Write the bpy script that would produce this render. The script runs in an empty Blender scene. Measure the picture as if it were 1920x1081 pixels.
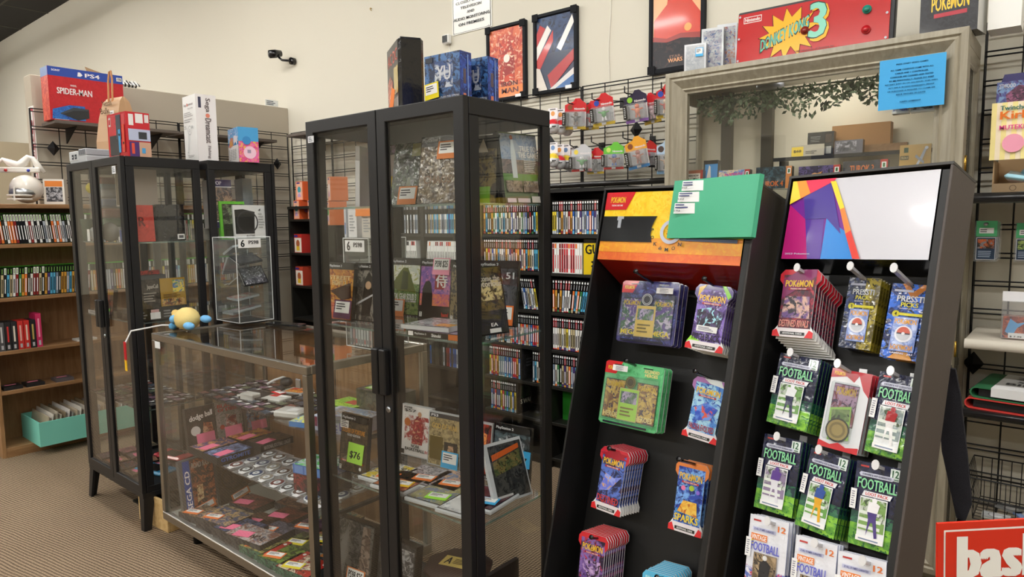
import bpy, math, random, mathutils
from mathutils import Vector, Matrix
R = math.radians
C = bpy.context.scene.collection
sc = bpy.context.scene
rnd = random.Random(7)

# ------------------------------------------------------------------ camera
FPX, PITCH, ROLL, HEAD, CZ = 1278.446, R(84.3055), R(-0.68678), R(39.75385), 1.43954
CAMR = (Matrix.Rotation(HEAD, 3, 'Z') @ Matrix.Rotation(PITCH, 3, 'X') @ Matrix.Rotation(ROLL, 3, 'Y'))
_ry = Matrix(((math.cos(ROLL), -math.sin(ROLL), 0), (math.sin(ROLL), math.cos(ROLL), 0), (0, 0, 1)))
CAMR = Matrix.Rotation(HEAD, 3, 'Z') @ Matrix.Rotation(PITCH, 3, 'X') @ _ry
CAMP = Vector((0, 0, CZ))
cam = bpy.data.cameras.new('camera'); camo = bpy.data.objects.new('camera', cam); C.objects.link(camo)
camo.matrix_world = Matrix.Translation(CAMP) @ CAMR.to_4x4()
cam.sensor_width = 36; cam.lens = FPX / 1920 * 36; cam.clip_start = 0.05; cam.clip_end = 60
sc.camera = camo
# ------------------------------------------------------------------ world, exposure
w = bpy.data.worlds.new('world'); sc.world = w; w.use_nodes = True
w.node_tree.nodes['Background'].inputs[0].default_value = (0.9, 0.95, 1, 1)
w.node_tree.nodes['Background'].inputs[1].default_value = 0.25
sc.view_settings.view_transform = 'Standard'; sc.view_settings.look = 'None'
sc.view_settings.gamma = 1; sc.view_settings.use_curve_mapping = False
sc.view_settings.exposure = 0.6
sc.cycles.transparent_max_bounces = 48; sc.cycles.max_bounces = 8; sc.cycles.diffuse_bounces = 4
sc.cycles.caustics_reflective = False; sc.cycles.caustics_refractive = False
LIGHT = 34.0        # strength of the ceiling tubes

# ------------------------------------------------------------------ helpers
def lin(c):
    return tuple((v / 12.92 if v <= .04045 else ((v + .055) / 1.055) ** 2.4) for v in c)
def H(s):
    if not isinstance(s, str): return s
    if len(s) == 3: s = ''.join(c + c for c in s)
    return lin(tuple(int(s[i:i + 2], 16) / 255 for i in (0, 2, 4)))
K = dict(black='101012', ink='1b1b20', char='2a2a2d', white='f2f2f0', grey='8d8f92', lgrey='c4c6c8', dgrey='4b4c50',
         red='c8202a', dred='7a1218', orange='f08a4a', yellow='f5cf1e', green='3ca04a', lime='9be04a', dgreen='1f5a38',
         blue='2456c0', sky='4ab4ee', navy='1a2450', purple='5a3490', pink='f58aa8', mag='d02a80', teal='4fc0ae',
         cream='e8dcc0', tan='b89468', brown='5a3a22', gold='c9a24a', silver='b8bcc2', skin='d8a888', champagne='948b76')
def k(c): return H(K.get(c, c)) if isinstance(c, str) else c

class NT:
    def __init__(s, name):
        s.m = bpy.data.materials.new(name); s.m.use_nodes = True; s.t = s.m.node_tree; s.n = s.t.nodes; s.l = s.t.links
        s.b = s.n.get('Principled BSDF'); s.out = s.n.get('Material Output')
    def node(s, ty, **kw):
        n = s.n.new(ty)
        for a, v in kw.items():
            if a.startswith('i_'):
                key = a[2:]; key = int(key) if key.isdigit() else key.replace('_', ' ')
                n.inputs[key].default_value = v
            else: setattr(n, a, v)
        return n
    def link(s, a, b): s.l.new(a, b)
MATS = {}
def attr(t, name):
    return t.node('ShaderNodeAttribute', attribute_name=name)
def mk_plain(name, rough, metal=0, coat=0, bump=0, bscale=200, spec=.5, var=0.0):
    t = NT(name); a = attr(t, 'Col')
    t.b.inputs['Roughness'].default_value = rough; t.b.inputs['Metallic'].default_value = metal
    t.b.inputs['Coat Weight'].default_value = coat; t.b.inputs['Specular IOR Level'].default_value = spec
    if coat: t.b.inputs['Coat Roughness'].default_value = .06
    tc = t.node('ShaderNodeTexCoord'); nz = t.node('ShaderNodeTexNoise', i_Scale=bscale, i_Detail=3.0)
    t.link(tc.outputs['Object'], nz.inputs['Vector'])
    if var:
        mr = t.node('ShaderNodeMapRange', i_3=1 - var, i_4=1 + var); t.link(nz.outputs['Fac'], mr.inputs[0])
        mx = t.node('ShaderNodeVectorMath', operation='SCALE'); t.link(a.outputs['Color'], mx.inputs[0]); t.link(mr.outputs[0], mx.inputs['Scale'])
        t.link(mx.outputs[0], t.b.inputs['Base Color'])
    else: t.link(a.outputs['Color'], t.b.inputs['Base Color'])
    if bump:
        bp = t.node('ShaderNodeBump', i_Strength=bump, i_Distance=.004); t.link(nz.outputs['Fac'], bp.inputs['Height']); t.link(bp.outputs[0], t.b.inputs['Normal'])
    MATS[name] = t.m
mk_plain('matte', .8, spec=.2); mk_plain('card', .5, bump=.05, bscale=120); mk_plain('gloss', .22, coat=.3)
mk_plain('metal', .32, metal=1, bump=.03, bscale=300); mk_plain('blackmetal', .42, spec=.4)
mk_plain('foil', .2, coat=.5, bump=.9, bscale=28); mk_plain('cloth', .9, spec=.1, bump=.5, bscale=500, var=.1)
mk_plain('wall', .85, spec=.15, bump=.04, bscale=60)
def mk_art(name, rough, coat, bump=0, scale=30):
    t = NT(name); a, b, c = attr(t, 'Col'), attr(t, 'Col2'), attr(t, 'Col3')
    tc = t.node('ShaderNodeTexCoord'); of = t.node('ShaderNodeVectorMath', operation='MULTIPLY_ADD')
    t.link(c.outputs['Color'], of.inputs[0]); of.inputs[1].default_value = (9, 7, 5)
    t.link(tc.outputs['Object'], of.inputs[2])
    n1 = t.node('ShaderNodeTexNoise', i_Scale=scale, i_Detail=4.0, i_Roughness=.6, i_Distortion=1.2)
    n2 = t.node('ShaderNodeTexNoise', i_Scale=scale * 1.7, i_Detail=3.0, i_Distortion=2.0)
    ad = t.node('ShaderNodeVectorMath', operation='ADD'); ad.inputs[1].default_value = (3.1, 4.7, 1.9)
    t.link(of.outputs[0], n1.inputs['Vector']); t.link(of.outputs[0], ad.inputs[0]); t.link(ad.outputs[0], n2.inputs['Vector'])
    r1 = t.node('ShaderNodeMapRange', i_1=.44, i_2=.56); t.link(n1.outputs['Fac'], r1.inputs[0])
    r2 = t.node('ShaderNodeMapRange', i_1=.55, i_2=.62); t.link(n2.outputs['Fac'], r2.inputs[0])
    m1 = t.node('ShaderNodeMix', data_type='RGBA'); m2 = t.node('ShaderNodeMix', data_type='RGBA')
    t.link(r1.outputs[0], m1.inputs['Factor']); t.link(a.outputs['Color'], m1.inputs[6]); t.link(b.outputs['Color'], m1.inputs[7])
    t.link(r2.outputs[0], m2.inputs['Factor']); t.link(m1.outputs[2], m2.inputs[6]); t.link(c.outputs['Color'], m2.inputs[7])
    t.link(m2.outputs[2], t.b.inputs['Base Color']); t.b.inputs['Roughness'].default_value = rough; t.b.inputs['Coat Weight'].default_value = coat
    t.b.inputs['Coat Roughness'].default_value = .08
    if bump:
        nb = t.node('ShaderNodeTexNoise', i_Scale=26.0, i_Detail=2.0); t.link(tc.outputs['Object'], nb.inputs['Vector'])
        bp = t.node('ShaderNodeBump', i_Strength=bump, i_Distance=.006); t.link(nb.outputs['Fac'], bp.inputs['Height'])
        t.link(bp.outputs[0], t.b.inputs['Normal']); t.link(bp.outputs[0], t.b.inputs['Coat Normal'])
    MATS[name] = t.m
mk_art('art', .3, .2); mk_art('artfoil', .22, .5, .8); mk_art('artbig', .4, .1, 0, 11); mk_art('artmatte', .7, 0, 0, 40)
def mk_wood(name, c1, c2, axis, rough=.5):
    t = NT(name); tc = t.node('ShaderNodeTexCoord'); mp = t.node('ShaderNodeMapping')
    s = [18, 18, 18]; s[axis] = 1.6; mp.inputs['Scale'].default_value = s
    nz = t.node('ShaderNodeTexNoise', i_Scale=2.2, i_Detail=6.0, i_Roughness=.65, i_Distortion=.6); t.link(tc.outputs['Object'], mp.inputs[0]); t.link(mp.outputs[0], nz.inputs[0])
    r = t.node('ShaderNodeValToRGB'); r.color_ramp.elements[0].position = .3; r.color_ramp.elements[1].position = .72
    r.color_ramp.elements[0].color = (*H(c1), 1); r.color_ramp.elements[1].color = (*H(c2), 1)
    t.link(nz.outputs['Fac'], r.inputs[0]); t.link(r.outputs[0], t.b.inputs['Base Color']); t.b.inputs['Roughness'].default_value = rough
    MATS[name] = t.m
mk_wood('oak', '7e5a38', 'a27c54', 2); mk_wood('oaky', '7e5a38', 'a27c54', 1); mk_wood('pine', 'b8935c', 'd9bd88', 1, .6)
mk_wood('greywood', '4a423c', '6c625a', 1, .6); mk_wood('greywoodx', '4a423c', '6c625a', 0, .6)
mk_wood('champagne', '8b8472', 'aaa28f', 2, .35); mk_wood('champagnex', '8b8472', 'aaa28f', 0, .35)
mk_wood('beam', '7a4c28', 'a06c3c', 0, .5)
def mk_glass(name, tint=(.965, .975, .97), f0=.045, rough=.015, base=0.0):
    t = NT(name); t.n.remove(t.b)
    tr = t.node('ShaderNodeBsdfTransparent'); tr.inputs[0].default_value = (*tint, 1)
    gl = t.node('ShaderNodeBsdfGlossy', i_Roughness=rough); gl.inputs[0].default_value = (1, 1, 1, 1)
    lw = t.node('ShaderNodeLayerWeight', i_Blend=.5)
    p = t.node('ShaderNodeMath', operation='POWER'); p.inputs[1].default_value = 5.0; t.link(lw.outputs['Facing'], p.inputs[0])
    ma = t.node('ShaderNodeMath', operation='MULTIPLY_ADD'); ma.inputs[1].default_value = 1 - f0; ma.inputs[2].default_value = f0
    t.link(p.outputs[0], ma.inputs[0]); mx = t.node('ShaderNodeMixShader'); t.link(ma.outputs[0], mx.inputs[0])
    t.link(tr.outputs[0], mx.inputs[1]); t.link(gl.outputs[0], mx.inputs[2])
    if base:
        df = t.node('ShaderNodeBsdfDiffuse'); df.inputs[0].default_value = (.8, .82, .84, 1)
        m2 = t.node('ShaderNodeMixShader'); m2.inputs[0].default_value = base; t.link(mx.outputs[0], m2.inputs[1]); t.link(df.outputs[0], m2.inputs[2])
        t.link(m2.outputs[0], t.out.inputs[0])
    else: t.link(mx.outputs[0], t.out.inputs[0])
    MATS[name] = t.m
mk_glass('glass', (.985, .99, .985), .035); mk_glass('tintglass', (.96, .965, .955), .04); mk_glass('acrylic', (.93, .95, .95), .05, .02, .03)
mk_glass('bag', (.92, .93, .94), .1, .12, .12); mk_glass('edgeglass', (.55, .75, .7), .1, .05, .1)
def mk_emit(name, col, s):
    t = NT(name); t.n.remove(t.b); e = t.node('ShaderNodeEmission'); e.inputs[0].default_value = (*col, 1); e.inputs[1].default_value = s
    t.link(e.outputs[0], t.out.inputs[0]); MATS[name] = t.m
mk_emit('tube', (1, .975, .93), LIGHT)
def mk_carpet():
    t = NT('carpet'); tc = t.node('ShaderNodeTexCoord'); mp = t.node('ShaderNodeMapping'); mp.inputs['Rotation'].default_value = (0, 0, R(38))
    t.link(tc.outputs['Object'], mp.inputs[0])
    sx = t.node('ShaderNodeSeparateXYZ'); nw = t.node('ShaderNodeTexNoise', i_Scale=3.0, i_Detail=2.0); t.link(mp.outputs[0], nw.inputs[0])
    vm = t.node('ShaderNodeVectorMath', operation='MULTIPLY_ADD'); vm.inputs[1].default_value = (.03, .03, 0); t.link(nw.outputs['Color'], vm.inputs[0]); t.link(mp.outputs[0], vm.inputs[2])
    t.link(vm.outputs[0], sx.inputs[0])
    def s(out, f):
        m = t.node('ShaderNodeMath', operation='MULTIPLY'); m.inputs[1].default_value = f; t.link(out, m.inputs[0])
        n = t.node('ShaderNodeMath', operation='SINE'); t.link(m.outputs[0], n.inputs[0]); return n.outputs[0]
    a, b = s(sx.outputs[0], 340.0), s(sx.outputs[1], 300.0)
    m = t.node('ShaderNodeMath', operation='MULTIPLY'); t.link(a, m.inputs[0]); t.link(b, m.inputs[1])
    nz = t.node('ShaderNodeTexNoise', i_Scale=160.0, i_Detail=3.0); t.link(tc.outputs['Object'], nz.inputs[0])
    ad = t.node('ShaderNodeMath', operation='MULTIPLY_ADD'); ad.inputs[1].default_value = 1.5; t.link(nz.outputs[0], ad.inputs[0]); t.link(m.outputs[0], ad.inputs[2])
    r = t.node('ShaderNodeValToRGB'); e = r.color_ramp.elements; e[0].position = .18; e[1].position = .92
    e[0].color = (*H('463a2e'), 1); e[1].color = (*H('b09a80'), 1); mr = t.node('ShaderNodeMapRange', i_1=-.35, i_2=1.8)
    t.link(ad.outputs[0], mr.inputs[0]); t.link(mr.outputs[0], r.inputs[0])
    big = t.node('ShaderNodeTexNoise', i_Scale=1.1, i_Detail=3.0); t.link(tc.outputs['Object'], big.inputs[0])
    mr2 = t.node('ShaderNodeMapRange', i_3=.8, i_4=1.18); t.link(big.outputs[0], mr2.inputs[0])
    sv = t.node('ShaderNodeVectorMath', operation='SCALE'); t.link(r.outputs[0], sv.inputs[0]); t.link(mr2.outputs[0], sv.inputs['Scale'])
    t.link(sv.outputs[0], t.b.inputs['Base Color']); t.b.inputs['Roughness'].default_value = .95; t.b.inputs['Specular IOR Level'].default_value = .1
    bp = t.node('ShaderNodeBump', i_Strength=.7, i_Distance=.004); t.link(mr.outputs[0], bp.inputs['Height']); t.link(bp.outputs[0], t.b.inputs['Normal'])
    MATS['carpet'] = t.m
mk_carpet()

# --- projection helpers: a pixel of the 1920x1081 frame to a point on a real surface
def ray(u, v): return CAMR @ Vector(((u - 960) / FPX, -(v - 540.5) / FPX, -1))
def at(u, v, X=None, Y=None, Z=None):
    d = ray(u, v)
    t = (X - CAMP.x) / d.x if X is not None else (Y - CAMP.y) / d.y if Y is not None else (Z - CAMP.z) / d.z
    return CAMP + d * t
def pr(p):
    q = CAMR.transposed() @ (Vector(p) - CAMP); return (960 + FPX * q.x / -q.z, 540.5 - FPX * q.y / -q.z)

# --- text outlines
_tx = {}
def glyphs(s, bold=.02):
    s0 = s; s = (s, bold)
    if s not in _tx:
        cu = bpy.data.curves.new('t', 'FONT'); cu.body = s0; cu.resolution_u = 2; cu.offset = .008; cu.space_character = 1 if bold < .05 else 1.12; cu.align_x = 'CENTER'
        o = bpy.data.objects.new('t', cu); C.objects.link(o)
        dg = bpy.context.evaluated_depsgraph_get(); me = bpy.data.meshes.new_from_object(o.evaluated_get(dg))
        vs = []; fs = []
        for sh in ((-.022, 0), (.022, 0)) if bold < .05 else ((-.07, 0), (-.035, 0), (0, 0), (.035, 0), (.07, 0)):
            n0 = len(vs); vs += [v.co + Vector((sh[0], sh[1], .22 * n0 / max(1, len(me.vertices)))) for v in me.vertices]; fs += [tuple(i + n0 for i in p.vertices) for p in me.polygons]
        bpy.data.objects.remove(o); bpy.data.curves.remove(cu); bpy.data.meshes.remove(me)
        xs = [v.x for v in vs] or [0, 1]; ys = [v.y for v in vs] or [0, 1]
        _tx[s] = (vs, fs, min(xs), max(xs), min(ys), max(ys))
    return _tx[s]

class MB:
    """collects shapes and builds ONE mesh object"""
    def __init__(s): s.v = []; s.f = []; s.c = []; s.m = []; s.mats = []; s.sm = []; s.M = Matrix.Identity(4)
    def mi(s, mat):
        if mat not in s.mats: s.mats.append(mat)
        return s.mats.index(mat)
    def add(s, vs, fs, col, mat='matte', c2=None, c3=None, smooth=False):
        n = len(s.v); s.v += [s.M @ Vector(v) for v in vs]; i = s.mi(mat)
        col = k(col); c2 = k(c2) if c2 else col; c3 = k(c3) if c3 else c2
        for f in fs: s.f.append(tuple(n + j for j in f)); s.c.append((col, c2, c3)); s.m.append(i); s.sm.append(smooth)
        return s
    def box(s, x0, y0, z0, x1, y1, z1, col='black', mat='matte', b=0, c2=None, c3=None):
        if b and min(abs(x1 - x0), abs(y1 - y0), abs(z1 - z0)) > 2.2 * b:
            vs = []; fs = []
            X, Y, Z = (x0, x1), (y0, y1), (z0, z1)
            def idx(i, j, l, a): return ((i * 2 + j) * 2 + l) * 3 + a
            for i in (0, 1):
                for j in (0, 1):
                    for l in (0, 1):
                        ex, ey, ez = (b if i == 0 else -b), (b if j == 0 else -b), (b if l == 0 else -b)
                        vs += [(X[i], Y[j] + ey, Z[l] + ez), (X[i] + ex, Y[j], Z[l] + ez), (X[i] + ex, Y[j] + ey, Z[l])]
            for i in (0, 1): fs.append(tuple(idx(i, j, l, 0) for j, l in ((0, 0), (1, 0), (1, 1), (0, 1))))
            for j in (0, 1): fs.append(tuple(idx(i, j, l, 1) for i, l in ((0, 0), (1, 0), (1, 1), (0, 1))))
            for l in (0, 1): fs.append(tuple(idx(i, j, l, 2) for i, j in ((0, 0), (1, 0), (1, 1), (0, 1))))
            for j in (0, 1):
                for l in (0, 1): fs.append((idx(0, j, l, 1), idx(1, j, l, 1), idx(1, j, l, 2), idx(0, j, l, 2)))
            for i in (0, 1):
                for l in (0, 1): fs.append((idx(i, 0, l, 0), idx(i, 1, l, 0), idx(i, 1, l, 2), idx(i, 0, l, 2)))
                for j in (0, 1): fs.append((idx(i, j, 0, 0), idx(i, j, 1, 0), idx(i, j, 1, 1), idx(i, j, 0, 1)))
                for j in (0, 1):
                    for l in (0, 1): fs.append((idx(i, j, l, 0), idx(i, j, l, 1), idx(i, j, l, 2)))
            fs = list(dict.fromkeys(fs))
            return s.add(vs, fs, col, mat, c2, c3)
        v = [(x, y, z) for x in (x0, x1) for y in (y0, y1) for z in (z0, z1)]
        return s.add(v, [(0, 1, 3, 2), (4, 6, 7, 5), (0, 4, 5, 1), (2, 3, 7, 6), (0, 2, 6, 4), (1, 5, 7, 3)], col, mat, c2, c3)
    def tube(s, pts, r, col='black', mat='blackmetal', n=6, taper=None):
        pts = [Vector(p) for p in pts]; vs = []; fs = []
        for i, p in enumerate(pts):
            d = (pts[min(i + 1, len(pts) - 1)] - pts[max(i - 1, 0)]).normalized()
            a = d.orthogonal().normalized() if i == 0 else (a - d * a.dot(d)).normalized()
            bb = d.cross(a); rr = r if taper is None else taper[i]
            for q in range(n):
                t = 2 * math.pi * q / n; vs.append(p + (a * math.cos(t) + bb * math.sin(t)) * rr)
        for i in range(len(pts) - 1):
            for q in range(n): fs.append((i * n + q, i * n + (q + 1) % n, (i + 1) * n + (q + 1) % n, (i + 1) * n + q))
        fs.append(tuple(range(n - 1, -1, -1))); fs.append(tuple((len(pts) - 1) * n + q for q in range(n)))
        return s.add(vs, fs, col, mat, smooth=n > 6)
    def ball(s, c, r, col, mat='gloss', n=14, sq=(1, 1, 1), split=None):
        vs = [(c[0], c[1], c[2] - r * sq[2])]; fs = []; m = n // 2
        for i in range(1, m):
            t = math.pi * i / m
            for j in range(n):
                a = 2 * math.pi * j / n
                vs.append((c[0] + r * sq[0] * math.sin(t) * math.cos(a), c[1] + r * sq[1] * math.sin(t) * math.sin(a), c[2] - r * sq[2] * math.cos(t)))
        vs.append((c[0], c[1], c[2] + r * sq[2])); e = len(vs) - 1; up = []
        for j in range(n): fs.append((0, 1 + (j + 1) % n, 1 + j))
        for i in range(m - 2):
            for j in range(n): (up if split and i >= (m - 2) / 2 else fs).append((1 + i * n + j, 1 + i * n + (j + 1) % n, 1 + (i + 1) * n + (j + 1) % n, 1 + (i + 1) * n + j))
        for j in range(n): (up if split else fs).append((e, e - n + j, e - n + (j + 1) % n))
        s.add(vs, fs, col, mat, smooth=True)
        if up: s.add(vs, up, split, mat, smooth=True)
        return s
    def slab(s, poly, y0, y1, col, mat='card', back=None, side=None):
        """poly in xz, front at y0 (towards -y), back at y1"""
        n = len(poly); vs = [(x, y0, z) for x, z in poly] + [(x, y1, z) for x, z in poly]
        s.add(vs, [tuple(range(n))], col, mat); s.add(vs, [tuple(range(2 * n - 1, n - 1, -1))], back or col, mat)
        s.add(vs, [(i, n + i, n + (i + 1) % n, (i + 1) % n) for i in range(n)], side or col, mat)
        return s
    def lathe(s, prof, col, mat='gloss', n=16, c=(0, 0, 0)):
        vs = [(c[0] + r * math.cos(2 * math.pi * j / n), c[1] + r * math.sin(2 * math.pi * j / n), c[2] + z) for r, z in prof for j in range(n)]
        fs = [(i * n + j, i * n + (j + 1) % n, (i + 1) * n + (j + 1) % n, (i + 1) * n + j) for i in range(len(prof) - 1) for j in range(n)]
        fs += [tuple(range(n - 1, -1, -1)), tuple((len(prof) - 1) * n + j for j in range(n))]
        return s.add(vs, fs, col, mat, smooth=True)
    def frame(s, x0, z0, x1, z1, prof, col, mat):
        """mitred frame: prof = [(inset, y), ...]"""
        vs = []
        for i, y in prof: vs += [(x0 + i, y, z0 + i), (x1 - i, y, z0 + i), (x1 - i, y, z1 - i), (x0 + i, y, z1 - i)]
        n = len(prof)
        fs = [(a * 4 + j, a * 4 + (j + 1) % 4, ((a + 1) % n) * 4 + (j + 1) % 4, ((a + 1) % n) * 4 + j) for a in range(n) for j in range(4)]
        return s.add(vs, fs, col, mat)
    def deco(s, o, rx, up, w, h, items, e=.0005, mat='gloss'):
        """prints on a flat face: origin o (lower left), unit vectors rx, up; items in 0..1"""
        o = Vector(o); rx = Vector(rx); up = Vector(up); nn = rx.cross(up)
        def P(x, y, q): return o + rx * (x * w) + up * (y * h) + nn * (e * q)
        for q, it in enumerate(items, 1):
            t = it[0]
            if t == 'R': s.add([P(it[1], it[2], q), P(it[3], it[2], q), P(it[3], it[4], q), P(it[1], it[4], q)], [(0, 1, 2, 3)], it[5], mat)
            elif t == 'A': s.add([P(it[1], it[2], q), P(it[3], it[2], q), P(it[3], it[4], q), P(it[1], it[4], q)], [(0, 1, 2, 3)], it[5], 'artfoil' if mat == 'foil' else 'artbig' if mat == 'poster' else 'artmatte' if mat == 'matte' else 'art', it[6], it[7])
            elif t == 'P': s.add([P(x, y, q) for x, y in it[1]], [tuple(range(len(it[1])))], it[2], mat)
            elif t == 'AP': s.add([P(x, y, q) for x, y in it[1]], [tuple(range(len(it[1])))], it[2], 'artbig' if mat == 'poster' else 'art', it[3], it[4])
            elif t == 'C':
                n = 20; s.add([P(it[1] + it[3] * h / w * math.cos(a * 2 * math.pi / n), it[2] + it[3] * math.sin(a * 2 * math.pi / n), q) for a in range(n)], [tuple(range(n))], it[4], mat)
            elif t == 'O':   # ring
                n = 24; ro, ri = it[3], it[4]
                s.add([P(it[1] + r_ * h / w * math.cos(a * 2 * math.pi / n), it[2] + r_ * math.sin(a * 2 * math.pi / n), q) for r_ in (ro, ri) for a in range(n)],
                      [(a, (a + 1) % n, n + (a + 1) % n, n + a) for a in range(n)], it[5], mat)
            elif t == 'L':
                rows = it[5]; hh = (it[4] - it[2]) / rows; rr = random.Random(rows * 31 + int(it[1] * 97))
                for r_ in range(rows):
                    y = it[4] - hh * (r_ + .75); x1 = it[1] + (it[3] - it[1]) * rr.uniform(.6, 1)
                    s.add([P(it[1], y, q), P(x1, y, q), P(x1, y + hh * .45, q), P(it[1], y + hh * .45, q)], [(0, 1, 2, 3)], it[6], mat)
            elif t in ('TU', 'TD'):   # text running up or down a spine
                vs, fs, a0, a1, b0, b1 = glyphs(it[5])
                def Q(v):
                    fx, fy = (v.x - a0) / (a1 - a0), (v.y - b0) / (b1 - b0)
                    return P(it[1] + (1 - fy if t == 'TU' else fy) * (it[3] - it[1]), it[2] + (fx if t == 'TU' else 1 - fx) * (it[4] - it[2]), q + v.z)
                s.add([Q(v) for v in vs], fs, it[6], mat)
            elif t in ('T', 'TS'):
                vs, fs, a0, a1, b0, b1 = glyphs(it[5], .1 if t == 'TS' else .02)
                sk = it[7] if len(it) > 7 else 0
                s.add([P(it[1] + (v.x - a0) / (a1 - a0) * (it[3] - it[1]), it[2] + (v.y - b0) / (b1 - b0) * (it[4] - it[2]) + sk * (v.x - a0) / (a1 - a0), q + v.z) for v in vs], fs, it[6], mat)
        return s
    def build(s, name, parent=None, loc=None, mats=None):
        me = bpy.data.meshes.new(name); me.from_pydata([tuple(v) for v in s.v], [], s.f)
        for nme, i in (('Col', 0), ('Col2', 1), ('Col3', 2)):
            if i and not any(m.startswith('art') for m in s.mats): continue
            at_ = me.attributes.new(nme, 'FLOAT_COLOR', 'FACE'); buf = []
            for c in s.c: buf += [*c[i][:3], 1.0]
            at_.data.foreach_set('color', buf)
        for m in s.mats: me.materials.append(MATS[m])
        me.polygons.foreach_set('material_index', s.m); me.polygons.foreach_set('use_smooth', s.sm); me.update()
        o = bpy.data.objects.new(name, me); C.objects.link(o)
        if parent is not None: o.parent = parent
        if loc is not None: o.location = loc
        return o
def tag(o, label, cat, group=None, kind=None):
    o['label'] = label; o['category'] = cat
    if group: o['group'] = group
    if kind: o['kind'] = kind
    return o
def thing(name, label, cat, loc=(0, 0, 0), rz=0, group=None):
    o = bpy.data.objects.new(name, None); C.objects.link(o); o.location = loc; o.rotation_euler = (0, 0, rz); o.empty_display_size = .1
    return tag(o, label, cat, group)
def struct(o): o['kind'] = 'structure'; return o
def copy_tree(o, parent=None, label=None, group=None):
    c = o.copy(); C.objects.link(c); c.parent = parent
    if label: c['label'] = label
    if group: c['group'] = group
    for ch in [x for x in bpy.data.objects if x.parent == o]: copy_tree(ch, c)
    return c
def ordinal(n):
    return ['first', 'second', 'third', 'fourth', 'fifth', 'sixth', 'seventh', 'eighth', 'ninth', 'tenth', 'eleventh', 'twelfth', 'thirteenth', 'fourteenth', 'fifteenth', 'sixteenth', 'seventeenth', 'eighteenth', 'nineteenth', 'twentieth'][n] if n < 20 else ['twenty', 'thirty', 'forty', 'fifty', 'sixty'][n // 10 - 2 if n % 10 != 9 else n // 10 - 2] + '-' + ['first', 'second', 'third', 'fourth', 'fifth', 'sixth', 'seventh', 'eighth', 'ninth', 'tenth'][n % 10]

# --- a printed box: origin at the middle of its bottom front edge, front towards -y
def prod(name, label, cat, w, h, d, body='black', F=(), Rr=(), L=(), T=(), B=(), mat='gloss', loc=(0, 0, 0), yaw=0, lean=0, group=None, pm=None, bev=0, roll=0):
    m = MB(); m.box(-w / 2, 0, 0, w / 2, d, h, body, mat, b=bev); pm = pm or mat
    if F: m.deco((-w / 2, 0, 0), (1, 0, 0), (0, 0, 1), w, h, F, mat=pm)
    if Rr: m.deco((w / 2, 0, 0), (0, 1, 0), (0, 0, 1), d, h, Rr, mat=pm)
    if L: m.deco((-w / 2, d, 0), (0, -1, 0), (0, 0, 1), d, h, L, mat=pm)
    if T: m.deco((-w / 2, 0, h), (1, 0, 0), (0, 1, 0), w, d, T, mat=pm)
    o = m.build(name); o.location = loc; o.rotation_euler = (-R(lean), R(roll), yaw)
    return tag(o, label, cat, group)
def ptag(par, w, h, x, z, col='orange', txt=None, y=-.004, rot=0, flat=False, ry=0):
    """paper price note stuck on a box"""
    m = MB(); m.box(-w / 2, 0, -h / 2, w / 2, .0012, h / 2, col, 'matte')
    it = [('R', .08, .3, .92, .92, 'white'), ('L', .14, .45, .7, .85, 3, '404048')] if txt is None else \
         [('R', .06, .3, .94, .95, 'white'), ('T', .12, .4, .88, .85, txt, 'ink')] if txt[0] != '!' else [('T', .15, .2, .85, .6, txt[1:], 'ink')]
    m.deco((-w / 2, 0, -h / 2), (1, 0, 0), (0, 0, 1), w, h, it, e=.0004, mat='matte')
    o = m.build('price_tag', par); o.location = (x, y, z) if not flat else (x, z, y)
    o.rotation_euler = (R(-4), R(ry), 0) if not flat else (R(-90), 0, R(ry)); return o
def spot(bl, br, vt, Z=None, Y=None, X=None):
    """stand a box on height Z from its two lower front corners; height from its top row vt"""
    a, b = at(*bl, Z=Z), at(*br, Z=Z); wd = (b - a).length; yw = math.atan2(b.y - a.y, b.x - a.x)
    lo, hi = 0.0, 1.2
    for _ in range(40):
        mm = (lo + hi) / 2
        if pr(a + Vector((0, 0, mm)))[1] > vt: lo = mm
        else: hi = mm
    return (a + b) / 2, yw, wd, lo

# ================================================================== ROOM
WY, PX = 3.45, -5.4
m = MB(); m.box(-16, -7, -.1, 4, WY + .1, 0, '8a7864', 'carpet'); struct(m.build('floor'))
m = MB(); m.box(-16, WY, 0, 4, WY + .12, 4.5, 'd8d3c4', 'wall'); struct(m.build('wall_back'))
m = MB(); m.box(-16, -7, 4.38, 4, WY, 4.5, '3c3c3c', 'matte')
for i in range(17): m.box(-16 + i * 1.2, -7, 4.372, -15.975 + i * 1.2, WY, 4.381, '55554f', 'matte')
for i in range(9): m.box(-16, -6.7 + i * 1.2, 4.373, 4, -6.675 + i * 1.2, 4.381, '55554f', 'matte')
struct(m.build('ceiling'))
m = MB(); m.box(-16, -7.1, 0, 4, -7, 4.5, 'cfc8b6', 'wall'); struct(m.build('wall_front'))
m = MB(); m.box(4, -7, 0, 4.1, WY, 4.5, 'cfc8b6', 'wall'); struct(m.build('wall_right'))
m = MB(); m.box(-16.1, -7, 0, -16, WY, 4.5, 'cfc8b6', 'wall'); struct(m.build('wall_left'))
m = MB(); m.box(PX - .13, 1.53, 0, PX, WY, 2.44, 'b9b0a0', 'wall', b=.004)
struct(m.build('wall_partition'))
m = MB(); m.box(-10.0, 1.0, 0, -9.87, WY, 2.44, 'a89c86', 'wall'); struct(m.build('wall_low_far'))
m = MB(); m.box(-16, WY - .013, 0, 4, WY, .1, '2a2622', 'matte'); struct(m.build('baseboard_back'))
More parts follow.
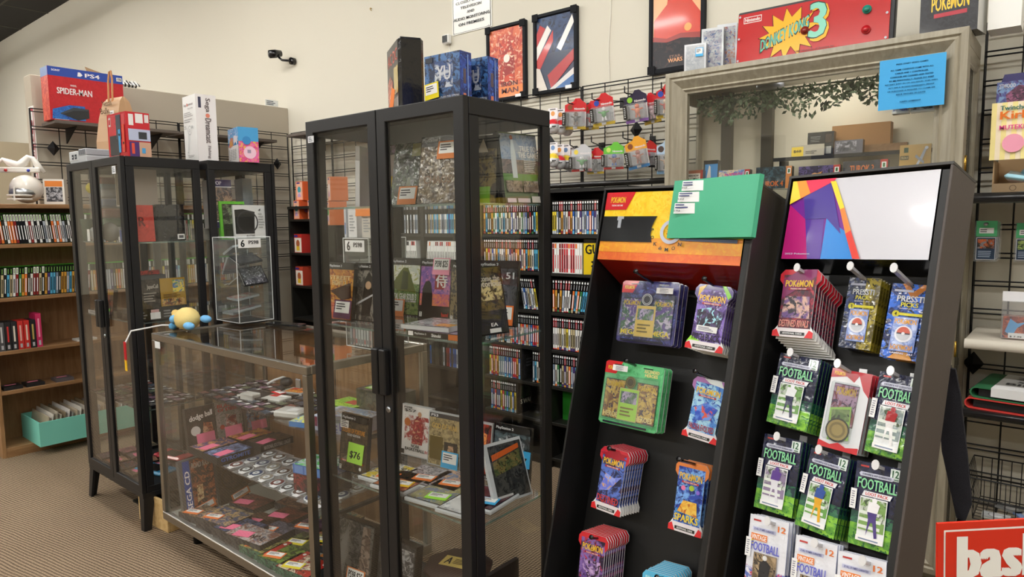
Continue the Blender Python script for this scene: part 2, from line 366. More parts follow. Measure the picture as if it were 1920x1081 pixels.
# ceiling tubes: long fixtures hung under the ceiling
def fixture(x, y, i, j):
    t = thing('ceiling_light', 'white ceiling strip light, %s from the back wall in the %s line' % (ordinal(j), ordinal(i)), 'light', (x, y, 4.0), 0, 'strip lights')
    m = MB(); m.box(-1.15, -.11, .02, 1.15, .11, .07, 'e8e8e4', 'matte', b=.01); m.tube([(-.8, 0, .06), (-.8, 0, .378)], .006, 'grey', 'metal'); m.tube([(.8, 0, .06), (.8, 0, .378)], .006, 'grey', 'metal'); m.build('housing', t)
    m = MB(); m.box(-1.12, -.08, -.012, 1.12, .08, .02, 'white', 'tube'); m.build('diffuser', t)
for i, x in enumerate((-12.0, -8.6, -5.2, -1.8, 1.6)):
    for j, y in enumerate((1.3, -1.6, -4.6)): fixture(x, y, i, j)

# ================================================================== GRID WALLS
def grid(name_label, x0, x1, y0, z0, z1, rz, loc, vs=.15, group='wire grid panels on the walls'):
    """wire panel in local xz"""
    m = MB(); n = max(1, round((x1 - x0) / vs))
    for i in range(n + 1):
        x = x0 + (x1 - x0) * i / n; m.tube([(x, 0, z0), (x, 0, z1)], .0055 if i in (0, n) else .0034, 'black', 'blackmetal', 5)
    z = z1
    while z > z0:
        for dz in (0, .019):
            if z - dz > z0: m.tube([(x0, -.007, z - dz), (x1, -.007, z - dz)], .0034, 'black', 'blackmetal', 5)
        z -= .1155
    o = m.build('wire_grid_panel', loc=loc); o.rotation_euler.z = rz
    return tag(o, name_label, 'grid panel', group)
GY = 3.41
xs = [-5.3, -4.72, -3.5, -2.28, -1.06]
gl = ['narrow black wire grid in the room corner', 'black wire grid above the orange toy boxes', 'black wire grid behind the tall central cabinet', 'black wire grid carrying the carded figures']
for i in range(4): grid(gl[i], 0, xs[i + 1] - xs[i] - .012, 0, 1.0, 2.21, 0, (xs[i], GY, 0))
grid('black wire grid with the card packs and shelves beside the display case', 0, 1.22, 0, .1, 2.207, 0, (-.33, GY, 0), vs=.122)
grid('black wire grid on the low partition by the console shelf', 0, .96, 0, 1.0, 2.21, R(90), (-5.35, 1.5, 0))
grid('black wire grid on the low partition nearer the corner', 0, .93, 0, 1.0, 2.21, R(90), (-5.35, 2.47, 0))
def bracket(p, rz, lab):
    m = MB(); r = .038; vs = [(-r, 0, 0), (0, 0, -r * 1.3), (r, 0, 0), (0, 0, r * 1.3), (0, -.028, 0)]
    m.add(vs, [(0, 1, 4), (1, 2, 4), (2, 3, 4), (3, 0, 4), (0, 3, 2, 1)], 'black', 'blackmetal')
    o = m.build('grid_bracket', loc=p); o.rotation_euler.z = rz; tag(o, lab, 'bracket', 'diamond wall brackets')
bracket(at(100, 278, X=-5.33), R(90), 'black diamond bracket on the partition grid under the console shelf')
bracket(at(520, 307, X=-5.33), R(90), 'black diamond bracket near the room corner')
bracket(at(1193, 243, Y=GY - .02), 0, 'black diamond bracket between the two rows of carded figures')
bracket(at(1032, 268, Y=GY - .02), 0, 'black diamond bracket beside the red ball pouches')
bracket(at(1825, 680, Y=GY - .02), 0, 'black diamond bracket behind the green binder')
bracket(at(678, 302, Y=GY - .02), 0, 'black diamond bracket seen through the left glass door')
# boards on the grids
def board(x0, y0, x1, y1, z, mat, label, brk):
    m = MB(); m.box(x0, y0, z, x1, y1, z + .022, 'black', mat, b=.002)
    o = m.build('wall_shelf'); tag(o, label, 'shelf', 'boards on the wire grids')
    for (bx, by, dx, dy) in brk:
        mm = MB(); px, py = -dy * .004, dx * .004
        vs = [(bx - px, by - py, z), (bx + dx * .2 - px, by + dy * .2 - py, z), (bx - px, by - py, z - .1), (bx + px, by + py, z), (bx + dx * .2 + px, by + dy * .2 + py, z), (bx + px, by + py, z - .1)]
        mm.add(vs, [(0, 2, 1), (3, 4, 5), (0, 1, 4, 3), (1, 2, 5, 4), (2, 0, 3, 5)], 'black', 'blackmetal')
        mm.build('bracket', o)
    return o
board(-5.34, 1.56, -5.09, 2.35, 2.095, 'greywood', 'grey wood wall shelf carrying the large red console box', [(-5.34, 1.7, 1, 0), (-5.34, 2.25, 1, 0)])
board(-5.34, 2.37, -5.09, 3.14, 2.095, 'greywood', 'grey wood wall shelf on the partition nearer the corner', [(-5.34, 2.5, 1, 0), (-5.34, 3.05, 1, 0)])
board(-4.95, 3.14, -4.12, 3.4, 2.125, 'greywoodx', 'grey wood wall shelf in the room corner', [(-4.8, 3.4, 0, -1), (-4.2, 3.4, 0, -1)])
board(-3.95, 3.12, -3.0, 3.4, 2.02, 'greywoodx', 'dark wall shelf seen through the tall glass doors', [(-3.8, 3.4, 0, -1), (-3.2, 3.4, 0, -1)])
prod('game_console', 'black game console on the dark wall shelf behind glass', 'console', .3, .06, .22, '18181a', mat='card', loc=(-3.35, 3.15, 2.043))
prod('game_console', 'grey game console lying on the dark wall shelf', 'console', .3, .07, .22, '6a6662', mat='card', loc=(-3.75, 3.15, 2.043))

# ================================================================== WALL FITTINGS
def poster(label, tl, tr, bl, extra, Y=WY - .03):
    a, b, c_ = at(*tl, Y=Y), at(*tr, Y=Y), at(*bl, Y=Y)
    w_, h_ = b.x - a.x, a.z - c_.z
    t = thing('framed_poster', label, 'poster', (a.x, Y, c_.z), 0, 'framed posters')
    m = MB(); m.frame(0, 0, w_, h_, [(0, .025), (0, 0), (.018, -.004), (.024, .006), (.024, .025)], '26282c', 'matte')
    for (cx, cz) in ((0, 0), (w_, 0), (0, h_), (w_, h_)):
        sx, sz = (1 if cx == 0 else -1), (1 if cz == 0 else -1)
        m.box(min(cx - sx * .003, cx + sx * .04), -.008, min(cz - sz * .003, cz + sz * .04), max(cx - sx * .003, cx + sx * .04), -.0035, max(cz - sz * .003, cz + sz * .04), '1c1d20', 'matte')
    m.build('poster_frame', t)
    m = MB(); m.box(.022, .008, .022, w_ - .022, .014, h_ - .022, '303030', 'card')
    m.deco((.022, .008, .022), (1, 0, 0), (0, 0, 1), w_ - .044, h_ - .044, extra, mat='poster')
    m.build('print', t)
    m = MB(); m.box(w_ - .075, -.011, .008, w_ - .03, -.009, .028, 'white', 'matte'); m.build('sticker', t)
MATS['poster'] = MATS['gloss']
poster('framed red and orange poster with two lines of dark block letters', (911, 54), (984, 35), (919, 193), [
    ('R', 0, 0, 1, 1, 'c8432c'), ('A', 0, .16, 1, 1, 'b83a2a', 'd86a44', 'e8b090'), ('A', .3, .2, .75, .8, '9a2420', 'd04a30', 'f0c8a8'), ('C', .52, .56, .06, 'f4ece0'),
    ('R', 0, 0, 1, .16, 'e8823c'), ('T', .36, .155, .84, .225, 'IRON', '5a1816'), ('T', .36, .055, .86, .13, 'MAN', '5a1816')])
poster('framed poster with red white and blue stripes', (999, 30), (1081, 12), (1001, 179), [
    ('R', 0, 0, 1, 1, '22304c'), ('A', 0, .5, 1, 1, '243658', '31486e', '182238'), ('P', [(0, .2), (.45, .65), (.45, .8), (0, .42)], 'c03030'), ('P', [(0, .42), (.4, .8), (.3, .88), (0, .6)], 'e8e4de'),
    ('P', [(0, .6), (.25, .84), (.1, .9), (0, .78)], 'b82c30'), ('P', [(.55, .55), (.95, .95), (1, .85), (.66, .5)], 'ece8e2'), ('P', [(.4, 0), (1, .35), (1, .5), (.3, .2)], 'b02a30'),
    ('P', [(.35, .0), (1, .0), (1, .25)], 'dcd8d4'), ('P', [(.5, .0), (1, .0), (1, .16)], '2a62a0'), ('P', [(0, .0), (.3, 0), (.1, .3), (0, .32)], 'd8cfc4')])
poster('framed poster of an orange sky and red mound over dark hills', (1217, -22), (1322, -48), (1217, 140), [
    ('R', 0, 0, 1, 1, '2a2428'), ('R', 0, .34, 1, 1, 'f0b888'), ('P', [(.02, .36), (.02, .62), (.3, .8), (.35, 1), (.75, 1), (.8, .8), (1, .62), (1, .36)], 'd2402e'), ('C', .74, .47, .05, 'f0a050'),
    ('P', [(0, .3), (0, .42), (.3, .37), (.6, .41), (1, .38), (1, .3)], '9a2a24'), ('AP', [(0, 0), (0, .36), (.3, .32), (.6, .35), (1, .31), (1, 0)], '26242a', '1e1e24', '3a2a2c'),
    ('T', .36, .115, .6, .15, 'STAR', '8a6a5a'), ('T', .33, .06, .64, .11, 'WARS', 'e0a070')])
a, b, c_ = at(847, -30, Y=WY - .006), at(921, -45, Y=WY - .006), at(850, 67, Y=WY - .006)
m = MB(); w_, h_ = b.x - a.x, a.z - c_.z
m.box(0, 0, 0, w_, .004, h_, 'f4f3ee', 'card'); m.deco((0, 0, 0), (1, 0, 0), (0, 0, 1), w_, h_,
    [('R', .02, .015, .98, .985, 'black'), ('R', .035, .022, .965, .978, 'f4f3ee'), ('P', [(.12, .74), (.3, .84), (.34, .8), (.18, .7)], 'ink'), ('P', [(.1, .68), (.3, .72), (.28, .68), (.14, .655)], 'ink'), ('P', [(.65, .72), (.85, .84), (.9, .78), (.74, .7)], 'ink'),
     ('T', .1, .56, .9, .61, 'CLOSED CIRCUIT', 'ink'), ('T', .22, .46, .76, .51, 'TELEVISION', 'ink'), ('T', .39, .36, .58, .41, 'AND', 'ink'), ('T', .04, .25, .96, .305, 'AUDIO MONITORING', 'ink'), ('T', .17, .14, .82, .195, 'ON PREMISES', 'ink')]
    + [('C', x_, y_, .008, 'grey') for x_ in (.06, .94) for y_ in (.03, .97)])
tag(m.build('wall_sign', loc=(a.x, WY - .006, c_.z)), 'white closed circuit television warning sign high on the cream wall', 'sign')
# security cameras
p = at(520, 102, Y=WY - .12)
t = thing('security_camera', 'black bullet security camera on a wall arm', 'camera', p)
m = MB(); m.tube([(-.045, -.05, 0), (-.03, .0, .01), (-.02, .05, .02)], .034, '141416', 'gloss', 14, [.034, .036, .026]); m.tube([(-.047, -.056, -.001), (-.044, -.048, 0)], .024, '303236', 'gloss', 12); m.build('camera_body', t)
m = MB(); m.tube([(-.01, .02, -.02), (.02, .03, -.045), (.07, .08, -.05)], .01, '141416', 'gloss', 8); m.tube([(.07, .115, -.05), (.07, .08, -.05)], .03, '141416', 'gloss', 12); m.build('arm', t)
p = at(838, 74, Y=WY - .02)
t = thing('wall_camera', 'small white cube camera with a trailing white cable', 'camera', p)
m = MB(); m.box(-.03, -.02, -.03, .03, .018, .03, 'f0f0ee', 'gloss', b=.006); m.build('camera_body', t)
m = MB(); m.box(-.022, -.024, -.022, .022, -.019, .022, '101010', 'gloss'); m.build('lens_plate', t)
m = MB(); m.tube([(0, .015, -.03), (.015, .017, -.1), (.04, .017, -.16), (.03, .017, -.3), (.05, .017, -.5)], .002, 'f0f0ee', 'matte', 5); m.build('cable', t)
m = MB(); q0 = at(1146, 0, Y=WY - .01); m.tube([(q0.x, WY - .006, 2.9), (q0.x - .005, WY - .006, 2.6), (q0.x - .02, WY - .006, 2.4), (q0.x - .01, WY - .006, 2.2), (q0.x - .04, WY - .006, 1.9)], .0025, 'e8e4da', 'matte', 5)
m.box(q0.x - .02, WY - .03, 2.83, q0.x + .02, WY, 2.86, '202022', 'matte'); tag(m.build('wall_cable'), 'thin white cable hanging down the cream wall between the posters', 'cable')
m = MB(); m.tube([(0, 0, 0), (0, -.015, 0), (.005, -.02, -.012), (.012, -.012, -.02)], .003, 'gold', 'metal', 6); tag(m.build('wall_hook', loc=at(697, 16, Y=WY)), 'small brass hook screwed in the bare cream wall', 'hook')

# ================================================================== BOOKCASES
def bookcase(label, x0, x1, y0, y1, shelves, top, col='14130f', mat='card', woodmat=None, group=None, th=.018, back=True, legs=0):
    """open case facing -y in local axes"""
    t = thing('bookcase', label, 'bookcase', (x0, y0, 0), 0, group); w_, d = x1 - x0, y1 - y0; mt = woodmat or mat
    for q in (0, w_ - th):
        m = MB(); m.box(q, 0, 0, q + th, d, top, col, mt, b=.001)
        m.build('side_panel', t)
    for z in shelves:
        m = MB(); m.box(th, .004, z - th, w_ - th, d - .01, z, col, mt, b=.001); m.build('shelf', t)
    m = MB(); m.box(0, -.004, top, w_, d, top + th * 1.2, col, mt, b=.001); m.build('top_board', t)
    if back: m = MB(); m.box(th, d - .008, 0, w_ - th, d, top, col, mt); m.build('back_panel', t)
    if legs: m = MB(); m.box(th, .02, 0, w_ - th, .035, legs, col, mt); m.build('kick_board', t)
    return t
BY = 3.11
SH = [1.356, 1.141, .915, .698, .485, .272, .06]
UN = [(-3.88, -3.36), (-3.36, -2.84), (-2.84, -2.32), (-2.32, -1.80)]
un = ['fourth', 'third', 'second', 'first']
for i, (a_, b_) in enumerate(UN):
    bookcase('black game bookcase on the back wall, %s along from the champagne display case' % un[i], a_, b_, BY, 3.39, SH, 1.59, group='black game bookcases', legs=.05)
bookcase('black narrow rack in the corner holding orange toy boxes', -4.95, -4.56, 3.12, 3.38, [1.47, 1.2, .935, .67, .4, .1], 1.55, group='black game bookcases', back=False)
m = MB(); m.tube([(-3.9, BY - .012, 1.628), (-1.56, BY - .012, 1.628)], .014, '1a1a1a', 'gloss', 10); tag(m.build('shelf_rail'), 'black rounded rail along the top of the game bookcases', 'rail')
# wood bookcases on the partition (face +x)
LX = -5.08
def woodcase(label, y0, y1):
    t = thing('bookcase', label, 'bookcase', (0, 0, 0), 0, 'brown wood bookcases'); th = .022
    for q in (y0, y1 - th):
        m = MB(); m.box(-5.33, q, 0, LX, q + th, 1.55, 'brown', 'oak', b=.002); m.build('side_panel', t)
    for z in (1.33, 1.0, .67, .42, .06):
        m = MB(); m.box(-5.315, y0 + th, z - .024, LX - .004, y1 - th, z, 'brown', 'oaky', b=.002); m.build('shelf', t)
    m = MB(); m.box(-5.335, y0 - .004, 1.55, LX + .006, y1 + .002, 1.578, 'brown', 'oaky', b=.003); m.build('top_board', t)
    m = MB(); m.box(-5.33, y0 + th, 0, -5.318, y1 - th, 1.55, 'brown', 'oak'); m.build('back_panel', t)
    m = MB(); m.box(LX - .018, y0 + th, 0, LX, y1 - th, .045, 'brown', 'oaky'); m.build('kick_board', t)
woodcase('brown wood bookcase by the aisle, beside the teal box', 1.135, 2.02)
woodcase('brown wood bookcase behind the far glass cabinet', 2.03, 2.95)

# ================================================================== BLACK GLASS CABINETS
CW, CD = .676, .361
BK = '1c1c1e'
def glass_cabinet(label, x1, y0, shelves, flip=False, label_side=None):
    """near right corner at (x1, y0); doors on the -y side (flip: on the +y side)"""
    if not flip: t = thing('glass_cabinet', label, 'display cabinet', (x1 - CW / 2, y0, 0), 0, 'black glass cabinets')
    else: t = thing('glass_cabinet', label, 'display cabinet', (x1 - CW / 2, y0 + CD, 0), R(180), 'black glass cabinets')
    w2 = CW / 2; D0 = .022; zb, zt = .18, 1.75; mt = 'blackmetal'
    m = MB(); m.box(-w2, D0, zt - .045, w2, CD, zt, BK, mt, b=.002); m.build('top_panel', t)
    m = MB(); m.box(-w2, D0, zb, w2, CD, zb + .03, BK, mt, b=.002); m.build('bottom_panel', t)
    for s in (-1, 1):
        m = MB(); xa, xb = sorted((s * w2, s * (w2 - .02)))
        for y in (D0, CD - .035): m.box(xa, y, zb + .03, xb, y + .035, zt - .045, BK, mt, b=.0015)
        m.build('side_frame', t)
        m = MB(); m.box(s * (w2 - .008) - .002, D0 + .035, zb + .03, s * (w2 - .008) + .002, CD - .035, zt - .045, 'white', 'glass'); m.build('side_pane', t)
    m = MB(); m.box(-.018, CD - .02, zb + .03, .018, CD, zt - .045, BK, mt); m.build('back_post', t)
    m = MB(); m.box(-w2 + .02, CD - .012, zb + .03, w2 - .02, CD - .008, zt - .045, 'white', 'glass'); m.build('back_pane', t)
    for s in (-1, 1):
        xa, xb = sorted((s * .0015, s * w2)); fw = .037
        m = MB(); m.frame(xa, zb, xb, zt, [(0, .018), (0, .001), (.002, 0), (fw - .002, 0), (fw, .002), (fw, .018)], BK, mt)
        dr = m.build('door', t)
        g = MB(); g.box(xa + fw, .007, zb + fw, xb - fw, .011, zt - fw, 'white', 'tintglass'); g.build('door_pane', dr)
        h = MB(); xc = s * .0165; h.box(xc - .014, -.02, .945, xc + .014, -.0005, 1.078, '141416', mt, b=.003); h.build('handle', dr)
        if s > 0: h = MB(); h.tube([(.022, -.004, .902), (.022, 0, .902)], .009, 'silver', 'metal', 12); h.box(.021, -.0045, .897, .023, -.004, .907, 'ink', 'matte'); h.build('lock', dr)
    for z in shelves:
        m = MB(); m.box(-w2 + .012, D0 + .014, z - .006, w2 - .012, CD - .022, z, 'white', 'glass'); m.box(-w2 + .012, D0 + .0125, z - .006, w2 - .012, D0 + .0138, z, 'white', 'edgeglass')
        m.box((w2 - .0122), D0 + .014, z - .006, w2 - .0108, CD - .022, z, 'white', 'edgeglass'); m.build('glass_shelf', t)
    m = MB(); m.box(-w2, D0 - .02, .155, w2, CD, .179, BK, mt, b=.001); m.build('base_frame', t)
    for sx in (-1, 1):
        for y, sy in ((D0 - .018, -1), (CD - .002, 1)):
            x = sx * w2; m = MB(); T_, B_ = .05, .034
            vs = []
            for z, wd, off in ((.156, T_, 0), (0, B_, .018)):
                xo, yo = x + sx * off * .6, y + sy * off * .6
                vs += [(xo, yo, z), (xo - sx * wd, yo, z), (xo - sx * wd, yo - sy * .012, z), (xo - sx * .012, yo - sy * .012, z), (xo - sx * .012, yo - sy * wd, z), (xo, yo - sy * wd, z)]
            fs = [(i, (i + 1) % 6, 6 + (i + 1) % 6, 6 + i) for i in range(6)] + [(5, 4, 3, 2, 1, 0), (6, 7, 8, 9, 10, 11)]
            m.add(vs, fs, BK, mt); m.build('leg', t)
    return t
RCX, RCY = -1.19, 1.25
L1X, L1Y = -3.325, 1.262
L2X, L2Y = -3.29, 1.645
RS = [.62, 1.12, 1.486]; LS = [.57, .985, 1.36]
cabR = glass_cabinet('tall black glass cabinet in the middle of the shop with games inside', RCX, RCY, RS)
cabL = glass_cabinet('black glass cabinet by the aisle with a paper bag on top', L1X, L1Y, LS)
cabB = glass_cabinet('black glass cabinet behind, under the white tall box', L2X, L2Y, LS, flip=True)
def sticker(par, x, z, w=.03, h=.02):
    m = MB(); m.box(-w / 2, -.0012, -h / 2, w / 2, 0, h / 2, 'e8ecf2', 'matte'); m.deco((-w / 2, -.0012, -h / 2), (1, 0, 0), (0, 0, 1), w, h, [('L', .15, .15, .8, .85, 3, '6a7078')], e=.0003, mat='matte')
    m.build('sticker', par, loc=(x, 0, z))
sticker(cabR, -.31, 1.695); sticker(cabL, .265, 1.69, .04, .035)

# ================================================================== GLASS COUNTER
CX0, CX1, CY0, CY1, CZT = -3.13, -1.945, 1.268, 1.815, .965
t = thing('glass_counter', 'glass shop counter with metal edging between the two glass cabinets', 'counter', ((CX0 + CX1) / 2, CY0, 0))
def cpart(name, fn):
    m = MB(); m.M = Matrix.Translation((-(CX0 + CX1) / 2, -CY0, 0)); fn(m); return m.build(name, t)
AL = 'a8a49c'
cpart('top_frame', lambda m: [m.box(CX0, CY0, CZT - .03, CX1, CY0 + .02, CZT, AL, 'metal', b=.003), m.box(CX0, CY1 - .02, CZT - .03, CX1, CY1, CZT, AL, 'metal', b=.003),
    m.box(CX0, CY0 + .02, CZT - .03, CX0 + .02, CY1 - .02, CZT, AL, 'metal', b=.003), m.box(CX1 - .02, CY0 + .02, CZT - .03, CX1, CY1 - .02, CZT, AL, 'metal', b=.003)])
cpart('glass_top', lambda m: m.box(CX0 + .02, CY0 + .02, CZT - .012, CX1 - .02, CY1 - .02, CZT - .005, 'white', 'glass'))
for (x, y) in ((CX0, CY0), (CX1 - .026, CY0), (CX0, CY1 - .026), (CX1 - .026, CY1 - .026)):
    cpart('corner_post', lambda m: m.box(x, y, .15, x + .026, y + .026, CZT - .03, AL, 'metal', b=.002))
cpart('base_frame', lambda m: [m.box(CX0, CY0, .112, CX1, CY0 + .024, .15, AL, 'metal', b=.003), m.box(CX0, CY0 + .024, .112, CX0 + .024, CY1, .15, AL, 'metal', b=.003), m.box(CX1 - .024, CY0 + .024, .112, CX1, CY1, .15, AL, 'metal', b=.003)])
cpart('deck', lambda m: m.box(CX0 + .024, CY0 + .024, .12, CX1 - .024, CY1 - .022, .142, 'b8bcb4', 'card'))
cpart('front_pane', lambda m: m.box(CX0 + .026, CY0 + .008, .15, CX1 - .026, CY0 + .013, CZT - .03, 'white', 'glass'))
for x in (CX0 + .01, CX1 - .015): cpart('end_pane', lambda m: m.box(x, CY0 + .026, .15, x + .005, CY1 - .026, CZT - .03, 'white', 'glass'))
for a_, b_ in ((CX0 + .03, -2.55), (-2.53, CX1 - .03)): cpart('sliding_door', lambda m: m.box(a_, CY1 - .016, .15, b_, CY1 - .006, CZT - .032, '6e6254', 'oak'))
cpart('upper_shelf', lambda m: m.box(CX0 + .028, 1.43, .652, CX1 - .028, CY1 - .026, .66, 'white', 'glass'))
cpart('lower_shelf', lambda m: m.box(CX0 + .028, 1.36, .412, CX1 - .028, CY1 - .026, .42, 'white', 'glass'))
for z, y in ((.64, 1.43), (.40, 1.36)):
    for x in (CX0 + .03, CX1 - .045): cpart('shelf_bracket', lambda m: m.box(x, y, z, x + .015, CY1 - .03, z + .012, '2a2a2c', 'blackmetal'))
for x in (CX0 + .12, CX1 - .12):
    for y in (CY0 + .1, CY1 - .1): cpart('foot', lambda m: m.tube([(x, y, 0), (x, y, .112)], .022, '101010', 'matte', 12))
cpart('lock', lambda m: m.box(CX1 - .055, CY0 - .008, CZT - .075, CX1 - .03, CY0 - .0005, CZT - .045, 'silver', 'metal', b=.002))
cpart('sticker', lambda m: m.box(CX0 + .035, CY0 - .001, CZT - .062, CX0 + .085, CY0, CZT - .032, 'e4e8ea', 'matte'))

# ================================================================== CHAMPAGNE DISPLAY CASE
VX0, VX1, VY0, VY1, VZ = -1.54, -.345, 3.0, 3.385, 2.115
t = thing('display_case', 'champagne wood display case with a glass front, under the red arcade sign', 'display case', (VX0, VY0, 0)); vw, vd = VX1 - VX0, VY1 - VY0
m = MB(); m.frame(0, .04, vw, VZ, [(0, .05), (0, 0), (.022, -.004), (.028, .004), (.04, -.002), (.075, .02), (.083, .014), (.092, .022), (.1, .024), (.1, .05)], 'champagne', 'champagne'); m.build('door_frame', t)
m = MB(); m.box(0, .05, VZ - .06, vw, vd, VZ, 'champagne', 'champagnex', b=.003); m.build('top_board', t)
m = MB(); m.box(0, .05, 0, vw, vd, .05, 'champagne', 'champagnex'); m.build('plinth', t)
for s in (0, 1):
    x = 0 if s == 0 else vw - .02
    m = MB(); m.M = Matrix.Translation((x + (.02 if s else 0), .05, 0)) @ Matrix.Rotation(R(90 if s else -90), 4, 'Z') @ Matrix.Translation((0 if s else -(vd - .05), 0, 0))
    m.frame(0, .05, vd - .05, VZ - .06, [(0, .02), (0, 0), (.03, 0), (.045, .006), (.052, .004), (.06, .01), (.06, .02)], 'champagne', 'champagne'); m.build('side_frame', t)
    m = MB(); m.box(x + .008, .11, .11, x + .012, vd - .06, VZ - .12, 'white', 'glass'); m.build('side_pane', t)
m = MB(); m.box(.02, vd - .012, .05, vw - .02, vd - .002, VZ - .06, 'e4dcc8', 'wall'); m.build('back_panel', t)
for x in (.135, .335): m = MB(); m.box(x, vd - .05, .05, x + .05, vd - .013, VZ - .06, '4c463a', 'card'); m.build('shelf_standard', t)
m = MB(); m.box(.1, .03, .14, vw - .1, .034, VZ - .1, 'white', 'tintglass'); m.build('door_pane', t)
for z in (1.565,): m = MB(); m.box(.022, .06, z - .01, vw - .022, vd - .02, z, 'white', 'glass'); m.build('glass_shelf', t)
for z in (1.52, 1.1, .7): m = MB(); m.box(.022, .06, z - .02, vw - .022, vd - .02, z, 'champagne', 'champagnex'); m.build('shelf', t)
for z in (.9, 1.6): m = MB(); m.tube([(vw + .001, .06, z), (vw + .001, .06, z + .06)], .006, 'gold', 'metal', 8); m.build('hinge', t)
m = MB(); m.tube([(.42, .2, VZ - .062), (.42, .2, VZ - .09)], .06, 'dgrey', 'blackmetal', 16); m.build('downlight', t)
# boxes in it: front row
m = MB(); q = random.Random(2)
for i in range(900):
    t_ = q.random(); x = VX0 + .13 + t_ * (VX1 - VX0 - .26); y = VY0 + .07 + q.random() * .07; z = VZ - .13 - (q.random() ** 2) * (.05 + .06 * abs(math.sin(t_ * 9))); a_ = q.random() * 6.28; l_ = .014
    dx, dz = l_ * math.cos(a_), l_ * math.sin(a_); m.add([(x, y, z), (x + dx - dz * .4, y + .004, z + dz + dx * .4), (x + dx * 1.9, y, z + dz * 1.9), (x + dx + dz * .4, y - .004, z + dz - dx * .4)], [(0, 1, 2, 3)], q.choice(['3c4a34', '54644a', '6a7860', '2c3628']), 'matte')
m.tube([(VX0 + .12, VY0 + .1, VZ - .12), (VX1 - .12, VY0 + .1, VZ - .12)], .004, '2c3628', 'matte', 5)
tag(m.build('leaf_garland'), 'grey green leafy garland along the top inside of the display case', 'garland', kind='stuff')
m = MB(); m.box(0, 0, 0, .5, .012, .008, 'e8e8e8', 'tube'); tag(m.build('added_light_strip', loc=(VX0 + .35, VY0 + .16, VZ - .075)), 'short added light strip brightening the display case behind the garland', 'light')  # glowing strip added to brighten the dim inside of the case
def vbox(u0, u1, v0, y, label, F, z=1.566, d=.03, body='202024', lean=4, nm='game_box', cat='game box', h=None, lab=None, kw=None):
    a, b = at(u0, 300, Y=y), at(u1, 300, Y=y); tp = at((u0 + u1) / 2, v0, Y=y)
    return prod(nm, label, cat, b.x - a.x - .002, h or max(.03, tp.z - z), d, body, F, loc=((a.x + b.x) / 2, y, z), lean=lean, group='boxes in the champagne display case', **(kw or {}))
N64 = [('R', .84, 0, 1, 1, 'b02a24'), ('R', .87, .66, .97, .9, 'white'), ('R', .895, .7, .945, .86, '3a6a3a')]
vbox(1281, 1318, 319, 3.12, 'small red and green game box at the end behind the case glass', [('A', 0, 0, 1, .55, '2a4a2c', '6a9a50', '1c2a1c'), ('R', 0, .55, 1, 1, 'a85a3c'), ('R', .1, .5, .86, .85, 'ece4d8'), ('T', .14, .54, .82, .66, 'AIR COMBAT', 'ink'), ('T', .16, .7, .8, .8, 'LEARN HOW', 'ink'), ('R', .88, 0, 1, 1, 'b02a24')])
vbox(1318, 1345, 300, 3.2, 'black framed blue game box with a white dog shape', [('R', 0, 0, 1, 1, '4a96d8'), ('R', 0, 0, .1, 1, 'black'), ('R', .1, .88, 1, 1, 'black'), ('A', .1, 0, 1, .3, '2a1a14', '8a3424', '1a1210'), ('P', [(.25, .45), (.4, .85), (.5, .8), (.55, .45)], 'ece8e0'), ('T', .12, .12, .96, .24, 'CK HUNT', 'd8482c')])
vbox(1347, 1406, 318, 3.12, 'wide pale blue game box with bright pink lettering', [('A', 0, 0, .84, 1, '6a86c8', 'e0c8a0', '4a6aa0'), ('T', .2, .5, .78, .84, 'PAPERBOY', 'd84a90', .04), ('T', .3, .12, .52, .4, '64', 'e8c850')] + N64)
vbox(1417, 1485, 312, 3.12, 'wide dark teal game box with orange lettering along its bottom', [('A', 0, 0, .84, 1, '1c2a30', '34505c', '101818'), ('T', .1, .12, .78, .36, 'TUROK 4', 'c86a34')] + [('R', .84, 0, 1, 1, 'c8824a'), ('R', .88, .66, .97, .9, 'white'), ('R', .9, .7, .95, .86, '3a6a3a')])
vbox(1497, 1576, 310, 3.12, 'wide dark game box with a purple sky behind glass', [('A', 0, 0, .86, 1, '2a2040', '5a4a80', '1a1420'), ('C', .4, .5, .18, 'd8a070'), ('AP', [(.2, .2), (.5, .35), (.6, .75), (.4, .6)], '8a4a2a', 'd8a050', '5a2a1a')] + N64)
vbox(1580, 1665, 300, 3.12, 'wide dark game box with orange lettering high up, near the gold box', [('A', 0, 0, .86, 1, '1a1820', '2c2c38', '120f14'), ('T', .16, .5, .7, .82, 'TUROK 3', 'c86a34'), ('AP', [(.35, .05), (.6, .05), (.55, .4), (.42, .4)], '5a7a9a', 'd87040', '2a3a4a')] + N64)
vbox(1685, 1745, 270, 3.14, 'gold game box with a silver sword picture', [('R', 0, 0, 1, 1, 'c09a50'), ('R', .14, .8, .28, .93, '2a4a2a'), ('R', .03, .62, .3, .72, '2a3020'), ('T', .05, .64, .28, .7, 'ZELDA II', 'd8c080'), ('P', [(.3, .1), (.34, .06), (.72, .62), (.66, .66)], 'c8ccd4'), ('P', [(.5, .68), (.78, .5), (.8, .56), (.54, .74)], '9aa0ac'), ('P', [(.66, .66), (.74, .6), (.86, .86), (.8, .9)], 'b4b8c4'), ('C', .86, .9, .04, 'd8dce4')], body='a8843c')
vbox(1512, 1562, 247, 3.25, 'black boxed game edition standing on the top row behind glass', [('R', 0, 0, 1, 1, '1c1c1e'), ('R', .68, .55, .92, .9, '3a2a20'), ('L', .12, .6, .55, .85, 4, '8a8a88'), ('R', .7, .1, .92, .4, 'c8c8c4')], z=1.706)
